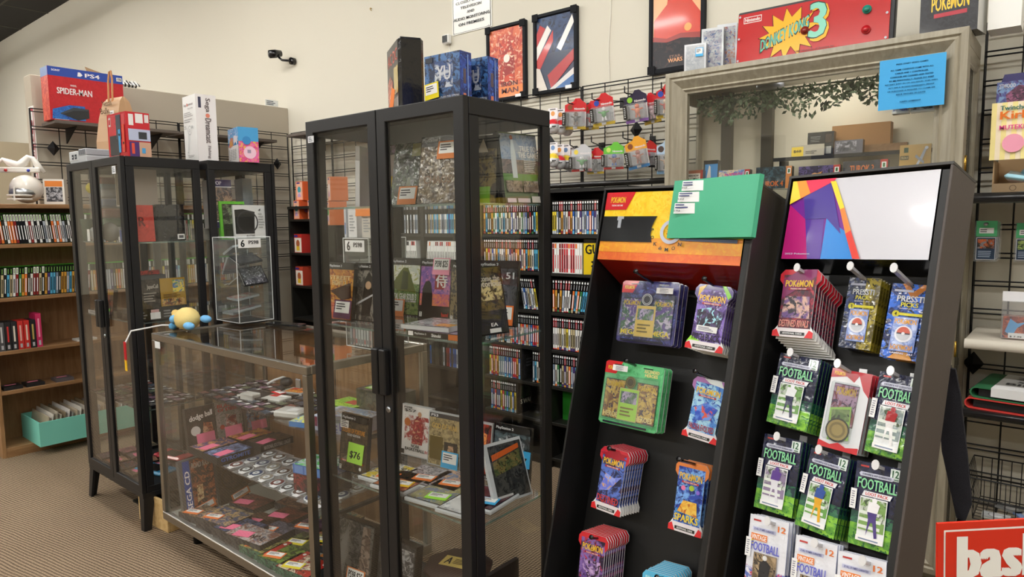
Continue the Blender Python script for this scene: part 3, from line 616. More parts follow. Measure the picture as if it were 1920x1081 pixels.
vbox(1482, 1545, 271, 3.2, 'flat beige console box with a yellow price note', [('R', 0, 0, 1, 1, 'b8b0a0'), ('R', .02, .06, .38, .86, 'e8c83c'), ('T', .08, .35, .32, .6, '$60', 'ink'), ('L', .45, .2, .8, .5, 2, '6a665c')], z=1.706)
vbox(1563, 1617, 262, 3.2, 'framed grey trading box with a picture of riders', [('R', 0, 0, 1, 1, '5c5a64'), ('A', .06, .2, .78, .9, '3a3a44', '9a96a0', '22222a')], z=1.706)
vbox(1558, 1668, 232, 3.3, 'plain brown cardboard box inside the display case', [('R', .0, 0, 1, 1, 'a87e54')], z=1.706, d=.05, body='a87e54', lean=0, nm='cardboard_box', cat='box', kw=dict(mat='matte'))
vbox(1617, 1700, 269, 3.26, 'wood grained plank box in the display case', [('R', 0, 0, 1, 1, '7a4a24')], z=1.706, d=.03, body='7a4a24', lean=0, nm='wood_box', cat='box', kw=dict(mat='oaky'))
for i, (u0, u1, v0, v1, c1, c2) in enumerate(((1668, 1700, 222, 258, 'b8c0cc', '4a4a9a'), (1702, 1748, 228, 258, 'c8ccd0', '5a5a50'))):
    vbox(u0, u1, v0, 3.16, ('clear toy box with a yellow label behind the blue notice', 'clear toy box with a dark figure behind the blue notice')[i], [('A', .08, .1, .92, .9, c1, c2, 'a8a8b0'), ('R', .15, .4, .6, .7, ('e8c83c', 'd8d8d4')[i])], z=1.85, h=.085 if i else .1, body='b4bcc4', nm='toy_box', cat='toy box')
m = MB(); m.box(VX0 + .45, 3.18, 1.695, VX1 - .05, 3.34, 1.705, 'white', 'glass'); m.box(VX0 + .45, 3.172, 1.69, VX1 - .05, 3.18, 1.706, '1c1c1c', 'blackmetal')
for x in (VX0 + .47, VX1 - .07): m.box(x, 3.2, 1.5655, x + .01, 3.3, 1.695, '1c1c1c', 'blackmetal')
tag(m.build('riser_shelf'), 'black edged riser shelf inside the display case', 'shelf')
# taped strips and the blue notice on the glass
a, b, c_ = at(1650, 115, Y=VY0 - .006), at(1775, 100, Y=VY0 - .006), at(1647, 208, Y=VY0 - .006)
w_, h_ = b.x - a.x, a.z - c_.z; m = MB(); m.box(0, 0, 0, w_, .001, h_, '3aa6e4', 'card')
tl = ['PRESS START VIDEO GAMES', 'ALL GAME CONSOLES COME WITH ALL', 'CABLES AND 1 CONTROLLER.', 'CONSOLES ARE CLEANED AND TESTED', 'BY ME PERSONALLY. PLEASE DO KEEP', 'RECEIPT JUST IN OF AN ISSUE! THIS WILL', 'ACT HAS A 30 DAYS WARRANTY, PROOF', 'OF PURCHASE IS REQUIRE TO CLAIM AN', 'ISSUE WITHIN 30 DAYS!', 'HAPPY GAMING!!!']
yy = [.87, .76, .69, .62, .55, .48, .41, .34, .27, .12]
m.deco((0, 0, 0), (1, 0, 0), (0, 0, 1), w_, h_, [('T', .5 - len(s_) * .0105, y_, .5 + len(s_) * .0105, y_ + .03, s_, '123a5c') for s_, y_ in zip(tl, yy)], mat='matte')
tag(m.build('notice', loc=(a.x, VY0 - .008, c_.z)), 'blue paper notice about console warranty taped to the case glass', 'notice')
# arcade marquee on the case
a, b = at(1379, 116, Y=3.06), at(1676, 66, Y=3.06); mw = b.x - a.x; mh = .235
t = thing('arcade_sign', 'red arcade panel with a yellow starburst standing on the display case', 'sign', ((a.x + b.x) / 2, 3.06, VZ)); t.rotation_euler = (R(-6), 0, 0)
m = MB(); m.box(-mw / 2, 0, 0, mw / 2, .035, mh, '1c1c20', 'blackmetal', b=.004); m.build('backing_box', t)
m = MB(); m.box(-mw / 2 + .004, -.004, .004, mw / 2 - .018, 0, mh - .012, 'b81c1c', 'gloss')
def burst(cx, cy, rx, ry, n, seed):
    q = random.Random(seed); return [(cx + (rx if i % 2 else rx * q.uniform(.55, .7)) * math.cos(i * math.pi / n), cy + (ry if i % 2 else ry * q.uniform(.5, .65)) * math.sin(i * math.pi / n)) for i in range(2 * n)]
bp_ = burst(.37, .45, .21, .5, 13, 3)
m.deco((-mw / 2 + .004, -.004, .004), (1, 0, 0), (0, 0, 1), mw - .022, mh - .016, [
    ('R', .04, .8, .17, .93, 'e8e4e0'), ('R', .044, .815, .166, .915, 'b81c1c'), ('T', .05, .83, .16, .9, 'Nintendo', 'f0ece8'),
    ('P', [(.385 + (x - .385) * 1.04, .5 + (y - .5) * 1.04) for x, y in bp_], '20100c'), ('P', bp_, 'f0b020'),
    ('T', .17, .14, .505, .42, 'DONKEY KONG', '20382c', .34), ('T', .176, .17, .5, .4, 'DONKEY KONG', '6ab8a0', .34),
    ('T', .515, .2, .635, .93, '3', 'e8b020'), ('T', .497, .26, .622, .96, '3', '20382c'), ('T', .502, .28, .617, .94, '3', '88d0b8'),
    ('T', .42, .05, .68, .085, '1983 Nintendo of America Inc.', '50100c')] + [('C', x_, y_, .022, 'silver') for x_ in (.015, .985) for y_ in (.06, .5, .94)])
m.build('face_panel', t)
def btn(u, v, col, nm='button'):
    p = at(u, v, Y=3.07); x = p.x - t.location.x; z = p.z - VZ
    m = MB(); m.tube([(x, -.004 + z * -.0, z), (x, -.012, z)], .017, col, 'gloss', 18); m.tube([(x, -.012, z), (x, -.02, z)], .011, col, 'gloss', 18); m.build(nm, t)
btn(1626, 18, '2a8a78'); btn(1625, 57, 'b81c24'); btn(1510, 58, '8a2a20')
# boxes on the case top
p0 = at(1725, 60, Y=3.08)
prod('card_box', 'black box with yellow lettering standing on the display case', 'box', .19, .3, .12, '1c1c20', [('A', 0, 0, 1, 1, '1c1c20', '26262c', '2a2a30'), ('T', .2, .3, .85, .48, 'POKéMON', 'f0c83c'), ('R', .25, .22, .82, .27, 'b03040')], Rr=[('R', 0, 0, 1, 1, 'eeeeea')], loc=(p0.x + .09, 3.08, VZ), yaw=R(-8))
prod('card_box', 'white backed box behind the black card box on the display case', 'box', .1, .3, .12, 'f0f0ec', loc=(p0.x + .26, 3.12, VZ), mat='card')
for i, (u, wd_, hh, col, c2_, lab) in enumerate(((1303, .1, .13, '9aa0a8', 'b4b8bc', 'clear boxed grey figure with a blue tag at the end of the display case'), (1335, .1, .2, '8a8894', '2a4a7c', 'clear boxed figure standing by the red arcade sign'), (1362, .09, .22, '9a5a3a', '4a5a9a', 'clear boxed orange and blue figure behind the red arcade sign'))):
    p0 = at(u, 125, Y=3.06 + .05 * i); o = prod('toy_box', lab, 'toy box', wd_, hh, .09, 'c8ccd0', [('A', .08, .06, .92, .94, 'a8acb0', col, c2_)], Rr=[('A', .1, .1, .9, .9, 'c0c4c8', col, c2_)], loc=(p0.x, 3.06 + .05 * i, VZ), yaw=R(12), group='boxed figures on the display case')
    if i == 0: ptag(o, .035, .04, .02, .09, '5ab4e8')

# ================================================================== CARDBOARD DISPLAY STANDS
class Stand:
    def __init__(s, label, org, yaw, lean, roll, w, d, name_parts=True):
        s.w, s.d = w, d
        Rx = Matrix(((1, 0, 0), (0, math.cos(lean), math.sin(lean)), (0, -math.sin(lean), math.cos(lean))))
        Ry = Matrix(((math.cos(roll), 0, math.sin(roll)), (0, 1, 0), (-math.sin(roll), 0, math.cos(roll))))
        s.R = Matrix.Rotation(yaw, 3, 'Z') @ Rx @ Ry; s.o = Vector(org)
        s.H = org[2] / s.R[2][2] - .004
        base = s.o + s.R @ Vector((0, 0, -s.H)); s.t = thing('display_stand', label, 'display stand', base, 0, 'black cardboard card stands')
        s.t.rotation_euler = s.R.to_euler(); s.base = base
    def L(s, u, v, n=0):
        """pixel -> local (u, z above base) on the plane n behind the front edge"""
        d = s.R.transposed() @ ray(u, v); o = s.R.transposed() @ (CAMP - s.base); t_ = (n - o.y) / d.y; q = o + d * t_; return q.x, q.z
    def put(s, o, x, n, z): o.location = s.base + s.R @ Vector((x, n, z)); o.rotation_euler = s.R.to_euler()
def build_stand(S, hh, under, col='101011', side='2a2624'):
    w_, d_, Hh = S.w, S.d, S.H; th = .006
    m = MB(); m.box(0, 0, 0, th, d_, Hh, col, 'card'); m.build('side_panel', S.t)
    m = MB(); m.box(w_ - th, 0, 0, w_, d_, Hh, side, 'card', b=.001); m.box(w_ - .02, .002, 0, w_ - th, .012, Hh - .01, col, 'card'); m.build('side_panel', S.t)
    m = MB(); m.box(th, d_ - .02, 0, w_ - th, d_ - .014, Hh, col, 'card'); m.build('back_panel', S.t)
    m = MB(); m.box(0, -.001, Hh, w_, d_, Hh + .006, '3a3835', 'card'); m.build('top_panel', S.t)
    hx0, hx1 = .012, w_ - .024
    m = MB(); hb = Hh - .008 - hh
    vs = [(hx0, .004, hb), (hx1, .004, hb), (hx0, d_ - .03, hb - under), (hx1, d_ - .03, hb - under), (hx0, .004, Hh - .008), (hx1, .004, Hh - .008), (hx0, d_ - .03, Hh - .008), (hx1, d_ - .03, Hh - .008)]
    m.add(vs, [(0, 1, 5, 4), (0, 4, 6, 2), (1, 3, 7, 5), (4, 5, 7, 6)], 'black', 'gloss'); m.add(vs, [(0, 2, 3, 1)], 'a02418' if under > .03 else 'black', 'gloss')
    return m, hx0, hx1, hb, Hh - .008
P1 = Stand('black cardboard stand with a yellow and orange header, beside the tall glass cabinet', (-1.066, 1.705, 1.524), R(-3.6), R(14.37), R(.52), .463, .17)
P2 = Stand('black cardboard stand with a white and magenta header', (-.568, 1.776, 1.535), R(-12.93), R(17.11), R(-1.82), .367, .13)
m, a0, a1, b0, b1 = build_stand(P1, .195, .05)
m.deco((a0, .004, b0), (1, 0, 0), (0, 0, 1), a1 - a0, b1 - b0, [
    ('R', 0, 0, 1, 1, 'f6cc1c'), ('A', 0, .33, 1, 1, 'f6cc1c', 'f8d83c', 'f4c018'), ('A', 0, 0, 1, .12, 'e8682c', 'ee7a30', 'e87030'), ('A', 0, .12, 1, .33, 'f09a30', 'f0a434', 'f4b02c'),
    ('P', [(0, .74), (.17, .74), (.225, 1), (0, 1)], 'd0242c'), ('T', .04, .84, .155, .93, 'POKéMON', 'f0c83c'), ('T', .052, .79, .14, .815, 'TRADING CARD GAME', 'f2f2f0'),
    ('P', [(0, .27), (.4, .27), (.385, .38), (.385, .48), (.4, .58), (.415, .64), (0, .64)], '1a1a1c'), ('R', .115, .6, .165, .64, 'a8acb4'), ('P', [(.125, .47), (.15, .47), (.15, .62), (.115, .62), (.115, .58), (.125, .58)], 'a8acb4'),
    ('P', [(.6, .3), (.97, .28), (.97, .33), (.58, .36)], '4a5a78'), ('O', .53, .42, .17, .12, 'c8ccdc'), ('T', .5, .38, .56, .46, '30', 'd8642c')] +
    [('T', .5 + .125 * math.cos(R(an)) - .012 + .02, .44 + .27 * math.sin(R(an)) - .025, .5 + .125 * math.cos(R(an)) + .012 + .02, .44 + .27 * math.sin(R(an)) + .025, ch, '2a2a30') for ch, an in zip('POKéMON', (180, 203, 226, 248, 270, 292, 314))], e=.0004)
hd = m.build('header', P1.t)
m = MB(); n_ = 18; vs = []; fs = []; gw, gh = .24, .155   # curled green paper sleeve over the header
for i in range(n_ + 1):
    tt = i / n_; x = tt * gw; bulge = .006 + .018 * math.sin(tt * math.pi * .5) ** 2
    for z in (0, gh): vs.append((x, -bulge - (.002 if z else 0), z + .003 * tt))
fs = [(2 * i, 2 * i + 2, 2 * i + 3, 2 * i + 1) for i in range(n_)]
o_ = len(vs); vs += [(gw, -.0265, 0 + .003), (gw, -.0285, gh + .003), (gw + .006, -.016, .003), (gw + .006, -.016, gh + .003), (gw - .004, -.003, .003), (gw - .004, -.003, gh + .003), (0, -.002, 0), (0, -.002, gh)]
fs += [(o_, o_ + 2, o_ + 3, o_ + 1), (o_ + 2, o_ + 4, o_ + 5, o_ + 3), (o_ + 4, o_ + 6, o_ + 7, o_ + 5)]
m.add(vs, fs, '48b088', 'card', smooth=False)
m.deco((.012, -.0095, gh * .42), (1, 0, 0), (0, 0, 1), .075, gh * .56, [('R', 0, 0, .95, .32, 'eef0f0'), ('R', .1, .35, 1.05, .66, 'eef0f0'), ('R', .2, .69, 1.15, 1, 'eef0f0'), ('L', .06, .14, .6, .3, 2, '4a5080'), ('L', .16, .5, .7, .64, 2, '4a5080'), ('L', .26, .83, .8, .97, 2, '4a5080'),
    ('T', .06, .03, .3, .09, '$ 199.00', 'ink'), ('T', .16, .39, .4, .45, '$ 69.00', 'ink'), ('T', .26, .73, .46, .79, '$ 8.50', 'ink')], e=.0012, mat='matte')
gs = m.build('green_sleeve'); x_, z_ = P1.L(1252, 447, .0); P1.put(gs, x_, .0, z_); tag(gs, 'green folded paper with price labels stuck over the yellow header', 'paper')
m, a0, a1, b0, b1 = build_stand(P2, .198, .012, side='4a423e')
m.deco((a0, .004, b0), (1, 0, 0), (0, 0, 1), a1 - a0, b1 - b0, [
    ('R', 0, 0, 1, 1, 'd0d0d8'), ('P', [(0, 0), (.54, 0), (.3, 1), (0, 1)], '7a2a9a'), ('P', [(0, 0), (.2, 0), (.14, .5), (0, .7)], 'c0207c'), ('P', [(.2, 0), (.3, 0), (.27, .84), (.14, .5)], '5a34a0'),
    ('P', [(.3, 0), (.54, 0), (.46, .32), (.3, .5)], '2a8ae0'), ('P', [(.14, .5), (.3, .5), (.42, .3), (.29, .98), (.1, .8)], '4c3a98'),
    ('P', [(0, .7), (.31, .96), (.33, 1), (0, 1)], 'e83a5c'), ('P', [(0, .7), (.15, .83), (.1, 1), (0, 1)], 'f09a38'), ('P', [(0, .7), (.08, .77), (.03, 1), (0, 1)], 'f4dc40'),
    ('P', [(.29, .96), (.33, .96), (.42, .62), (.39, .6)], 'f0d840'), ('P', [(.39, .6), (.42, .62), (.49, .34), (.455, .3)], 'f08a40'), ('P', [(.455, .3), (.49, .34), (.58, 0), (.53, 0)], 'e04034'),
    ('R', .0, .05, .0, .05, 'white'), ('T', .03, .05, .22, .07, '2023 Pokemon', 'c8c8e0')], e=.0004)
m.build('header', P2.t)

# ================================================================== GAME CASES ON EDGE
PAL = ['white', 'e8e4da', '2a5aa8', 'c8343a', '1c1c22', 'd8a040', '7a8aa0', '3a7a48', 'e87a38', 'b4bcc8', '4a3a70', 'c8b890', '8a2a2a', '5ab0d8', 'e8d040', '30302c']
PN = ['white', 'ivory', 'blue', 'red', 'black', 'amber', 'slate grey', 'green', 'orange', 'silver', 'violet', 'sand', 'dark red', 'sky blue', 'yellow', 'charcoal']
def spine_mesh(i, kind):
    m = MB(); c = PAL[i]; T_ = .0138
    if kind == 'black':
        m.box(-T_ / 2, 0, 0, T_ / 2, .135, .19, '18181a', 'gloss')
        c2 = PAL[(i * 5 + 3) % 16]; dk = 'ink' if i in (0, 1, 5, 9, 11, 13, 14) else 'white'
        m.deco((-T_ / 2, 0, 0), (1, 0, 0), (0, 0, 1), T_, .19, [('R', .06, .03, .94, .68, c), ('R', .12, .70, .88, .97, '101014' if i % 5 else 'a82a2e'), ('R', .2, .9, .8, .96, 'f0f0f0'), ('R', .4, .72, .6, .86, 'c8c8cc'), ('R', .3, .16, .7, .5 + .02 * (i % 5), dk), ('R', .06, .03, .94, .03 + .03 * (1 + i % 3), c2)], e=.0003)
    elif kind == 'green':
        m.box(-T_ / 2, 0, 0, T_ / 2, .135, .19, '1e2a1c', 'gloss'); m.box(-T_ / 2, 0, .184, T_ / 2, .135, .1905, '5ab83a', 'gloss'); cap = i % 4 == 0
        m.deco((-T_ / 2, 0, 0), (1, 0, 0), (0, 0, 1), T_, .19, [('R', .05, .03, .95, .74, c), ('R', .08, .75, .92, .96, 'e8e8e4' if cap else '1a2416'), ('R', .35, .78, .65, .93, '6a9a4a'), ('R', .32, .14, .68, .6, 'ink' if i in (0, 1, 5, 9, 11, 13, 14) else 'e8e8e8')], e=.0003)
    elif kind == 'white':
        m.box(-.0075, 0, 0, .0075, .135, .171, 'dcdcda', 'gloss'); m.deco((-.0075, 0, 0), (1, 0, 0), (0, 0, 1), .015, .171, [('R', .1, .03, .9, .8, 'f2f2f0' if i % 3 else c), ('R', .1, .82, .9, .97, c), ('R', .35, .15, .65, .6, 'ink' if i % 2 else 'c02a30')], e=.0003)
    o = m.build('green_game_case' if kind == 'green' else 'game_case'); return o
PROTO = {}
NCASE = [0]
def row(kind, p0, dirv, length, yaw, label, group, seed=1, gap=.0155, lean=None, jitter=.004, sub=None, rngc=None):
    q = random.Random(seed); x = 0; n = 0
    while x < length:
        i = q.choice(rngc) if rngc else q.randrange(16)
        if (kind, i) in PROTO:
            o = PROTO[(kind, i)].copy(); C.objects.link(o)
        else: o = spine_mesh(i, kind); PROTO[(kind, i)] = o
        ln = 0 if lean is None else lean(x / length)
        o.location = Vector(p0) + Vector(dirv) * (x + .008) + Vector((-math.sin(yaw) * -1, 0, 0)) * 0; jj = q.uniform(0, jitter)
        o.location += Vector((-math.sin(yaw), math.cos(yaw), 0)) * jj; o.location.z += .007 * abs(math.sin(R(ln)))
        o.rotation_euler = (0, R(ln), yaw)
        tag(o, '%s spined case, %s on %s' % (PN[i], ordinal(n), label), 'green game case' if kind == 'green' else 'game case', group); o['_n'] = 1; del o['_n']
        x += gap + (0.02 * abs(math.sin(R(ln))) * 0); n += 1; NCASE[0] += 1
XA, XB, XC = -2.295, -2.815, -3.335
R_ = 'games in the black bookcases'
col = 'bookcase nearest the champagne display case'
row('black', (XA, 3.118, SH[0]), (1, 0, 0), .30, 0, 'top shelf, ' + col, R_, 11)
row('white', (XA, 3.118, SH[1]), (1, 0, 0), .19, 0, 'second shelf, ' + col, R_, 12, rngc=[0, 3, 8, 12])
row('black', (XA, 3.118, SH[2]), (1, 0, 0), .28, 0, 'third shelf, ' + col, R_, 13, lean=lambda t: 14 * t)
row('black', (XA, 3.118, SH[3]), (1, 0, 0), .26, 0, 'fourth shelf, ' + col, R_, 14, rngc=[0, 1, 11, 14, 12, 0])
row('black', (XA, 3.118, SH[4]), (1, 0, 0), .22, 0, 'fifth shelf, ' + col, R_, 15)
col = 'second black bookcase from champagne case'
row('black', (XB, 3.118, SH[0]), (1, 0, 0), .44, 0, 'top shelf, ' + col, R_, 21)
row('black', (XB, 3.118, SH[1]), (1, 0, 0), .45, 0, 'second shelf, ' + col, R_, 22)
row('black', (XB + .31, 3.118, SH[2]), (1, 0, 0), .10, 0, 'third shelf, ' + col, R_, 23, lean=lambda t: -10)
row('black', (XB + .0, 3.118, SH[3]), (1, 0, 0), .42, 0, 'fourth shelf, ' + col, R_, 24, rngc=[8, 13, 3, 2, 6, 9])
row('black', (XB + .03, 3.118, SH[4]), (1, 0, 0), .24, 0, 'fifth shelf, ' + col, R_, 25, rngc=[3, 2, 5, 14, 6])
row('black', (XB + .37, 3.118, SH[4]), (1, 0, 0), .07, 0, 'fifth shelf past gap, ' + col, R_, 26)
row('black', (XB + .04, 3.118, SH[5]), (1, 0, 0), .2, 0, 'sixth shelf, ' + col, R_, 27, rngc=[7, 3, 10, 14, 0, 2])
m = MB(); q = random.Random(31)
for (x0, n, z, kd, ln, pal) in ((XC, 29, SH[0], 0, 0, [9, 13, 2, 0, 6, 11, 4]), (XC, 27, SH[1], 1, 6, [0, 3, 0, 8, 12]), (XC, 27, SH[4], 0, 0, [4, 15, 9, 2, 4, 12]), (XC - .21, 9, SH[0], 0, 0, [0, 9, 4, 6]), (XC - .21, 8, SH[1], 1, 8, [0, 4, 3])):
    for i in range(n):
        c_ = PAL[q.choice(pal)]; hh = .171 if kd else .19
        m.M = Matrix.Translation((x0 + .008 + i * .0155, 3.118 + q.uniform(0, .004), z)) @ Matrix.Rotation(R(ln * (1 - 1.6 * i / n)), 4, 'Y')
        m.box(-.0069, 0, 0, .0069, .135, hh, 'dcdcda' if kd else '18181a', 'gloss')
        m.deco((-.0069, 0, 0), (1, 0, 0), (0, 0, 1), .0138, hh, [('R', .06, .03, .94, .8, 'f0f0ee'), ('R', .1, .82, .9, .97, c_), ('R', .35, .15, .65, .6, 'ink')] if kd else [('R', .06, .03, .94, .68, c_), ('R', .12, .7, .88, .97, '101014'), ('R', .2, .9, .8, .96, 'f0f0f0'), ('R', .3, .16, .7, .5, 'ink')], e=.0003)
tag(m.build('game_case_filler'), 'further game cases standing in the bookcases behind the tall glass doors', 'game cases', kind='stuff')
prod('game_case', 'yellow game case facing out in the first black bookcase', 'game case', .02, .19, .135, 'e8cc28', [('R', .1, .02, .9, .98, 'f0d428'), ('T', .2, .3, .8, .5, 'G', 'ink')], Rr=[('R', 0, 0, 1, .97, 'f0d020'), ('R', 0, .9, 1, 1, 'black'), ('T', .06, .58, .9, .86, 'GUN', 'ink'), ('T', .3, .15, .8, .45, '*', 'ink')], loc=(XA + .215, 3.118, SH[1]), yaw=R(-60), group=R_)
prod('game_case', 'green plastic case on the sixth shelf of the first black bookcase', 'game case', .1, .17, .014, '2c8a2c', [('R', .75, .12, .88, .18, 'e8e8e8')], loc=(XA + .06, 3.2, SH[5]), group=R_)
prod('game_case', 'dark case facing sideways at the end of the sixth shelf', 'game case', .014, .19, .135, '141416', Rr=[('T', .2, .3, .9, .45, 'S WAI', 'd8d8c8'), ('A', .2, .5, .9, .9, '141416', '2a4a30', '1c1c20')], loc=(XB + .25, 3.118, SH[5]), group=R_)
prod('game_case', 'dark case facing sideways at the end of the fifth shelf', 'game case', .014, .19, .135, '1a1a1c', Rr=[('A', 0, 0, 1, 1, '1a1a1c', '3a3a40', '26262a'), ('L', .3, .4, .8, .7, 3, '7a7a80')], loc=(XB + .285, 3.118, SH[4]), group=R_)
# wood bookcase rows (facing +x)
R2 = 'green topped games in the wood bookcase'
def lrow(kind, y, z, L_, label, seed, rngc=None, lean=None): row(kind, (LX - .01, y, z), (0, 1, 0), L_, R(90), label, R2, seed, rngc=rngc, lean=lean)
lrow('green', 1.165, 1.33, .46, 'the top shelf of the wood bookcase', 51, [4, 11, 0, 0, 12, 8, 8, 15, 0, 9], lean=lambda t: -5)
lrow('green', 1.165, 1.0, .52, 'the second shelf of the wood bookcase', 52, lean=lambda t: 4)
m = MB()
q = random.Random(5)
for (y0, y1, z) in ((1.64, 1.99, 1.33), (1.7, 1.99, 1.0), (2.06, 2.92, 1.33), (2.06, 2.7, 1.0)):
    y = y0
    while y < y1:
        c_ = q.choice(PAL); m.box(LX - .14, y, z, LX - .006, y + .0138, z + .19, '20301c', 'gloss'); m.box(LX - .14, y, z + .185, LX - .005, y + .0138, z + .1905, '5ab83a', 'gloss')
        m.deco((LX - .006, y, z), (0, 1, 0), (0, 0, 1), .0138, .19, [('R', .05, .03, .95, .74, c_), ('R', .08, .76, .92, .96, q.choice(['1a2416', '1a2416', 'e8e8e4'])), ('R', .32, .14, .68, .6, 'd0d0d0')], e=.0004); y += .0155
tag(m.build('game_case_filler'), 'further green topped game cases seen through the far glass cabinet', 'game cases', kind='stuff')
# boxed cartridges on the third shelf
nes = [('4a4a4c', 'c8c8c8'), ('1c1c1e', 'b82a2a'), ('26262a', 'e8e0d0'), ('c8302c', 'e8b8b0'), ('c82c26', 'e8d0c0'), ('202224', 'c8b060'), ('c82c60', 'f0a0b8')]
for i, (c1, c2) in enumerate(nes):
    y = 1.185 + i * .033
    o = prod('cartridge_box', '%s boxed cartridge, %s on the wood bookcase third shelf' % (['grey', 'black and red', 'black and cream', 'red', 'bright red', 'black and gold', 'pink and taller'][i], ordinal(i)), 'game box', .03, .178 if i < 6 else .215, .125, c1, [('R', .2, .1, .8, .92, c1), ('R', .35, .3, .65, .85, c2), ('R', .3, .06, .7, .2, 'b8b8bc')], mat='card', loc=(LX - .012, y, .67), yaw=R(90), group='boxed cartridges on the third shelf')
for i, y in enumerate((1.225, 1.345, 1.51)):
    o = prod('cartridge', ['black cartridge with a pink note nearer the aisle', 'second black cartridge with a pink note on the fourth shelf', 'grey wallet lying behind the glass on the fourth shelf'][i], 'cartridge', .1, .02, .11, '1c1c1e' if i < 2 else '5a5458', T=[('R', .2, .5, .8, .75, 'f088a0')], mat='card', loc=(LX - .02, y, .42), yaw=R(90))
prod('flat_box', 'white slim box lying on the third shelf of the wood bookcase', 'box', .12, .012, .1, 'dcdcd8', loc=(LX - .03, 1.66, .67), yaw=R(90), mat='card')
# teal box of records
t = thing('record_box', 'long teal cardboard box of sleeved records on the floor shelf', 'box', (-4.94, 1.3, .06))
m = MB(); tx, ty, tz = -.36, .66, .155
for b_ in ((tx, 0, 0, 0, .008, tz), (tx, ty - .008, 0, 0, ty, tz), (-.008, .008, 0, 0, ty - .008, tz), (tx, .008, 0, tx + .008, ty - .008, tz), (tx + .008, .008, 0, -.008, ty - .008, .006)): m.box(*b_, '84dccc', 'card')
m.build('box_body', t)
tc = ['c8b8a0', 'e0dcd4', 'b0a898', 'd8d0c4', '9a8a70', 'e8e4e0', 'a8a4a0']
for i in range(26):
    m = MB(); m.box(tx + .02, 0, .008, -.02, .006, .18 + .012 * ((i * 7) % 3), tc[i % 7], 'gloss'); o = m.build('record', loc=(-4.94, 1.335 + i * .0225, .06)); o.rotation_euler.x = R(-8)
    tag(o, '%s record sleeve in the teal box, %s from the aisle' % (['brown', 'white', 'grey', 'cream', 'tan', 'pale', 'stone'][i % 7], ordinal(i)), 'record', 'records in the teal box')
# items on top of the wood bookcase
prod('toy_box', 'blue and orange boxed toy at the aisle end of the wood bookcase top', 'toy box', .13, .27, .2, 'e0642c', [('R', 0, .18, 1, .82, '1c2c70'), ('A', .05, .2, .95, .8, '1c2c70', '6a7ab8', 'c83a3a'), ('R', .05, .04, .5, .12, 'eee')], Rr=[('R', 0, .18, 1, .8, '20348a'), ('P', burst(.5, .5, .45, .28, 9, 4), 'c8c8dc'), ('C', .5, .5, .04, 'c84a2c')], loc=(-5.11, 1.165, 1.58), yaw=R(75))
t = thing('football_helmet', 'shiny white football helmet with a chrome visor on the wood bookcase', 'helmet', (-5.17, 1.375, 1.58), R(40))
t.location.y = 1.40; t.scale = (.88, .88, .95)
m = MB(); m.ball((0, 0, .1), .1, 'ece6dc', 'gloss', 20, (1, 1.12, .95)); m.build('shell', t)
m = MB(); m.ball((0, -.035, .075), .088, 'c8ccd0', 'metal', 18, (1, 1, .62)); m.build('visor', t)
m = MB()
for z in (.03, .055): m.tube([(-.075, -.06, z), (-.05, -.13, z), (.05, -.13, z), (.075, -.06, z)], .006, 'e8e4dc', 'gloss', 6)
m.tube([(0, -.133, .02), (0, -.125, .11)], .006, 'e8e4dc', 'gloss', 6); m.build('face_guard', t)
t = thing('ornament', 'white ornate bird shaped ornament above the football helmet', 'ornament', (-5.19, 1.37, 1.79), R(60))
m = MB(); pts = [(-.12, 0, .03), (-.08, 0, .07), (-.05, 0, .05), (0, 0, .03), (.03, 0, .05), (.06, 0, .085), (.08, 0, .08), (.1, 0, .04), (.14, 0, -.01)]
m.tube(pts, .02, 'f0ece4', 'gloss', 8, [.008, .012, .022, .028, .026, .018, .014, .02, .01]); m.box(-.1, -.03, -.012, .12, .03, .02, 'f0ece4', 'gloss', b=.006); m.ball((-.06, -.03, .0), .01, 'c83030', 'gloss', 8); m.ball((.06, -.03, -.0), .01, '2a3ab0', 'gloss', 8); m.build('bird', t)
prod('toy_box', 'small white boxed figure beside the grid on the wood bookcase top', 'toy box', .115, .16, .09, 'f0ece4', [('R', .08, .7, .92, .93, 'e8883c'), ('A', .12, .1, .9, .68, '3a3c44', 'b8b8c0', '22222a')], L=[('R', .1, .06, .9, .94, 'e8b040'), ('R', .3, .3, .6, .65, '6a4a1a')], loc=(-5.12, 1.535, 1.58), yaw=R(62))
# vertical banner, box lid and striped bundle around the partition
m = MB(); m.box(0, 0, 0, .1, .003, .55, 'f0eeea', 'card'); m.deco((0, 0, 0), (1, 0, 0), (0, 0, 1), .1, .55, [('R', .1, .03, .9, .97, 'b83040'), ('R', .2, .06, .8, .94, 'f0eeea')] + [('T', .3, .1 + i * .095, .72, .17 + i * .095, ch, 'a02838') for i, ch in enumerate('RETSINIM')], mat='card')
tag(m.build('banner', loc=(-5.45, 1.522, 1.68)), 'narrow white banner with red letters down the end of the partition', 'banner')
m = MB(); m.add([(0, 0, 0), (0, .12, 0), (.02, .1, .07), (.02, -.05, .11)], [(0, 1, 2, 3)], 'b09a78', 'card'); m.add([(.004, 0, 0), (.004, .12, 0), (.024, .1, .07), (.024, -.05, .11)], [(3, 2, 1, 0)], 'b09a78', 'card'); tag(m.build('box_flap', loc=(-5.47, 1.93, 2.44)), 'brown cardboard flap standing on top of the partition', 'cardboard')
m = MB()
q = random.Random(9)
for i in range(16): y = .012 * i; m.tube([(0, y, 0), (.01, y + .01, .04 + .02 * q.random()), (.03, y + .02, .02)], .006, 'ink' if i % 2 else 'white', 'gloss', 5)
tag(m.build('zebra_bundle', loc=(-5.45, 2.03, 2.44)), 'black and white striped cord bundle on top of the partition', 'bundle', kind='stuff')
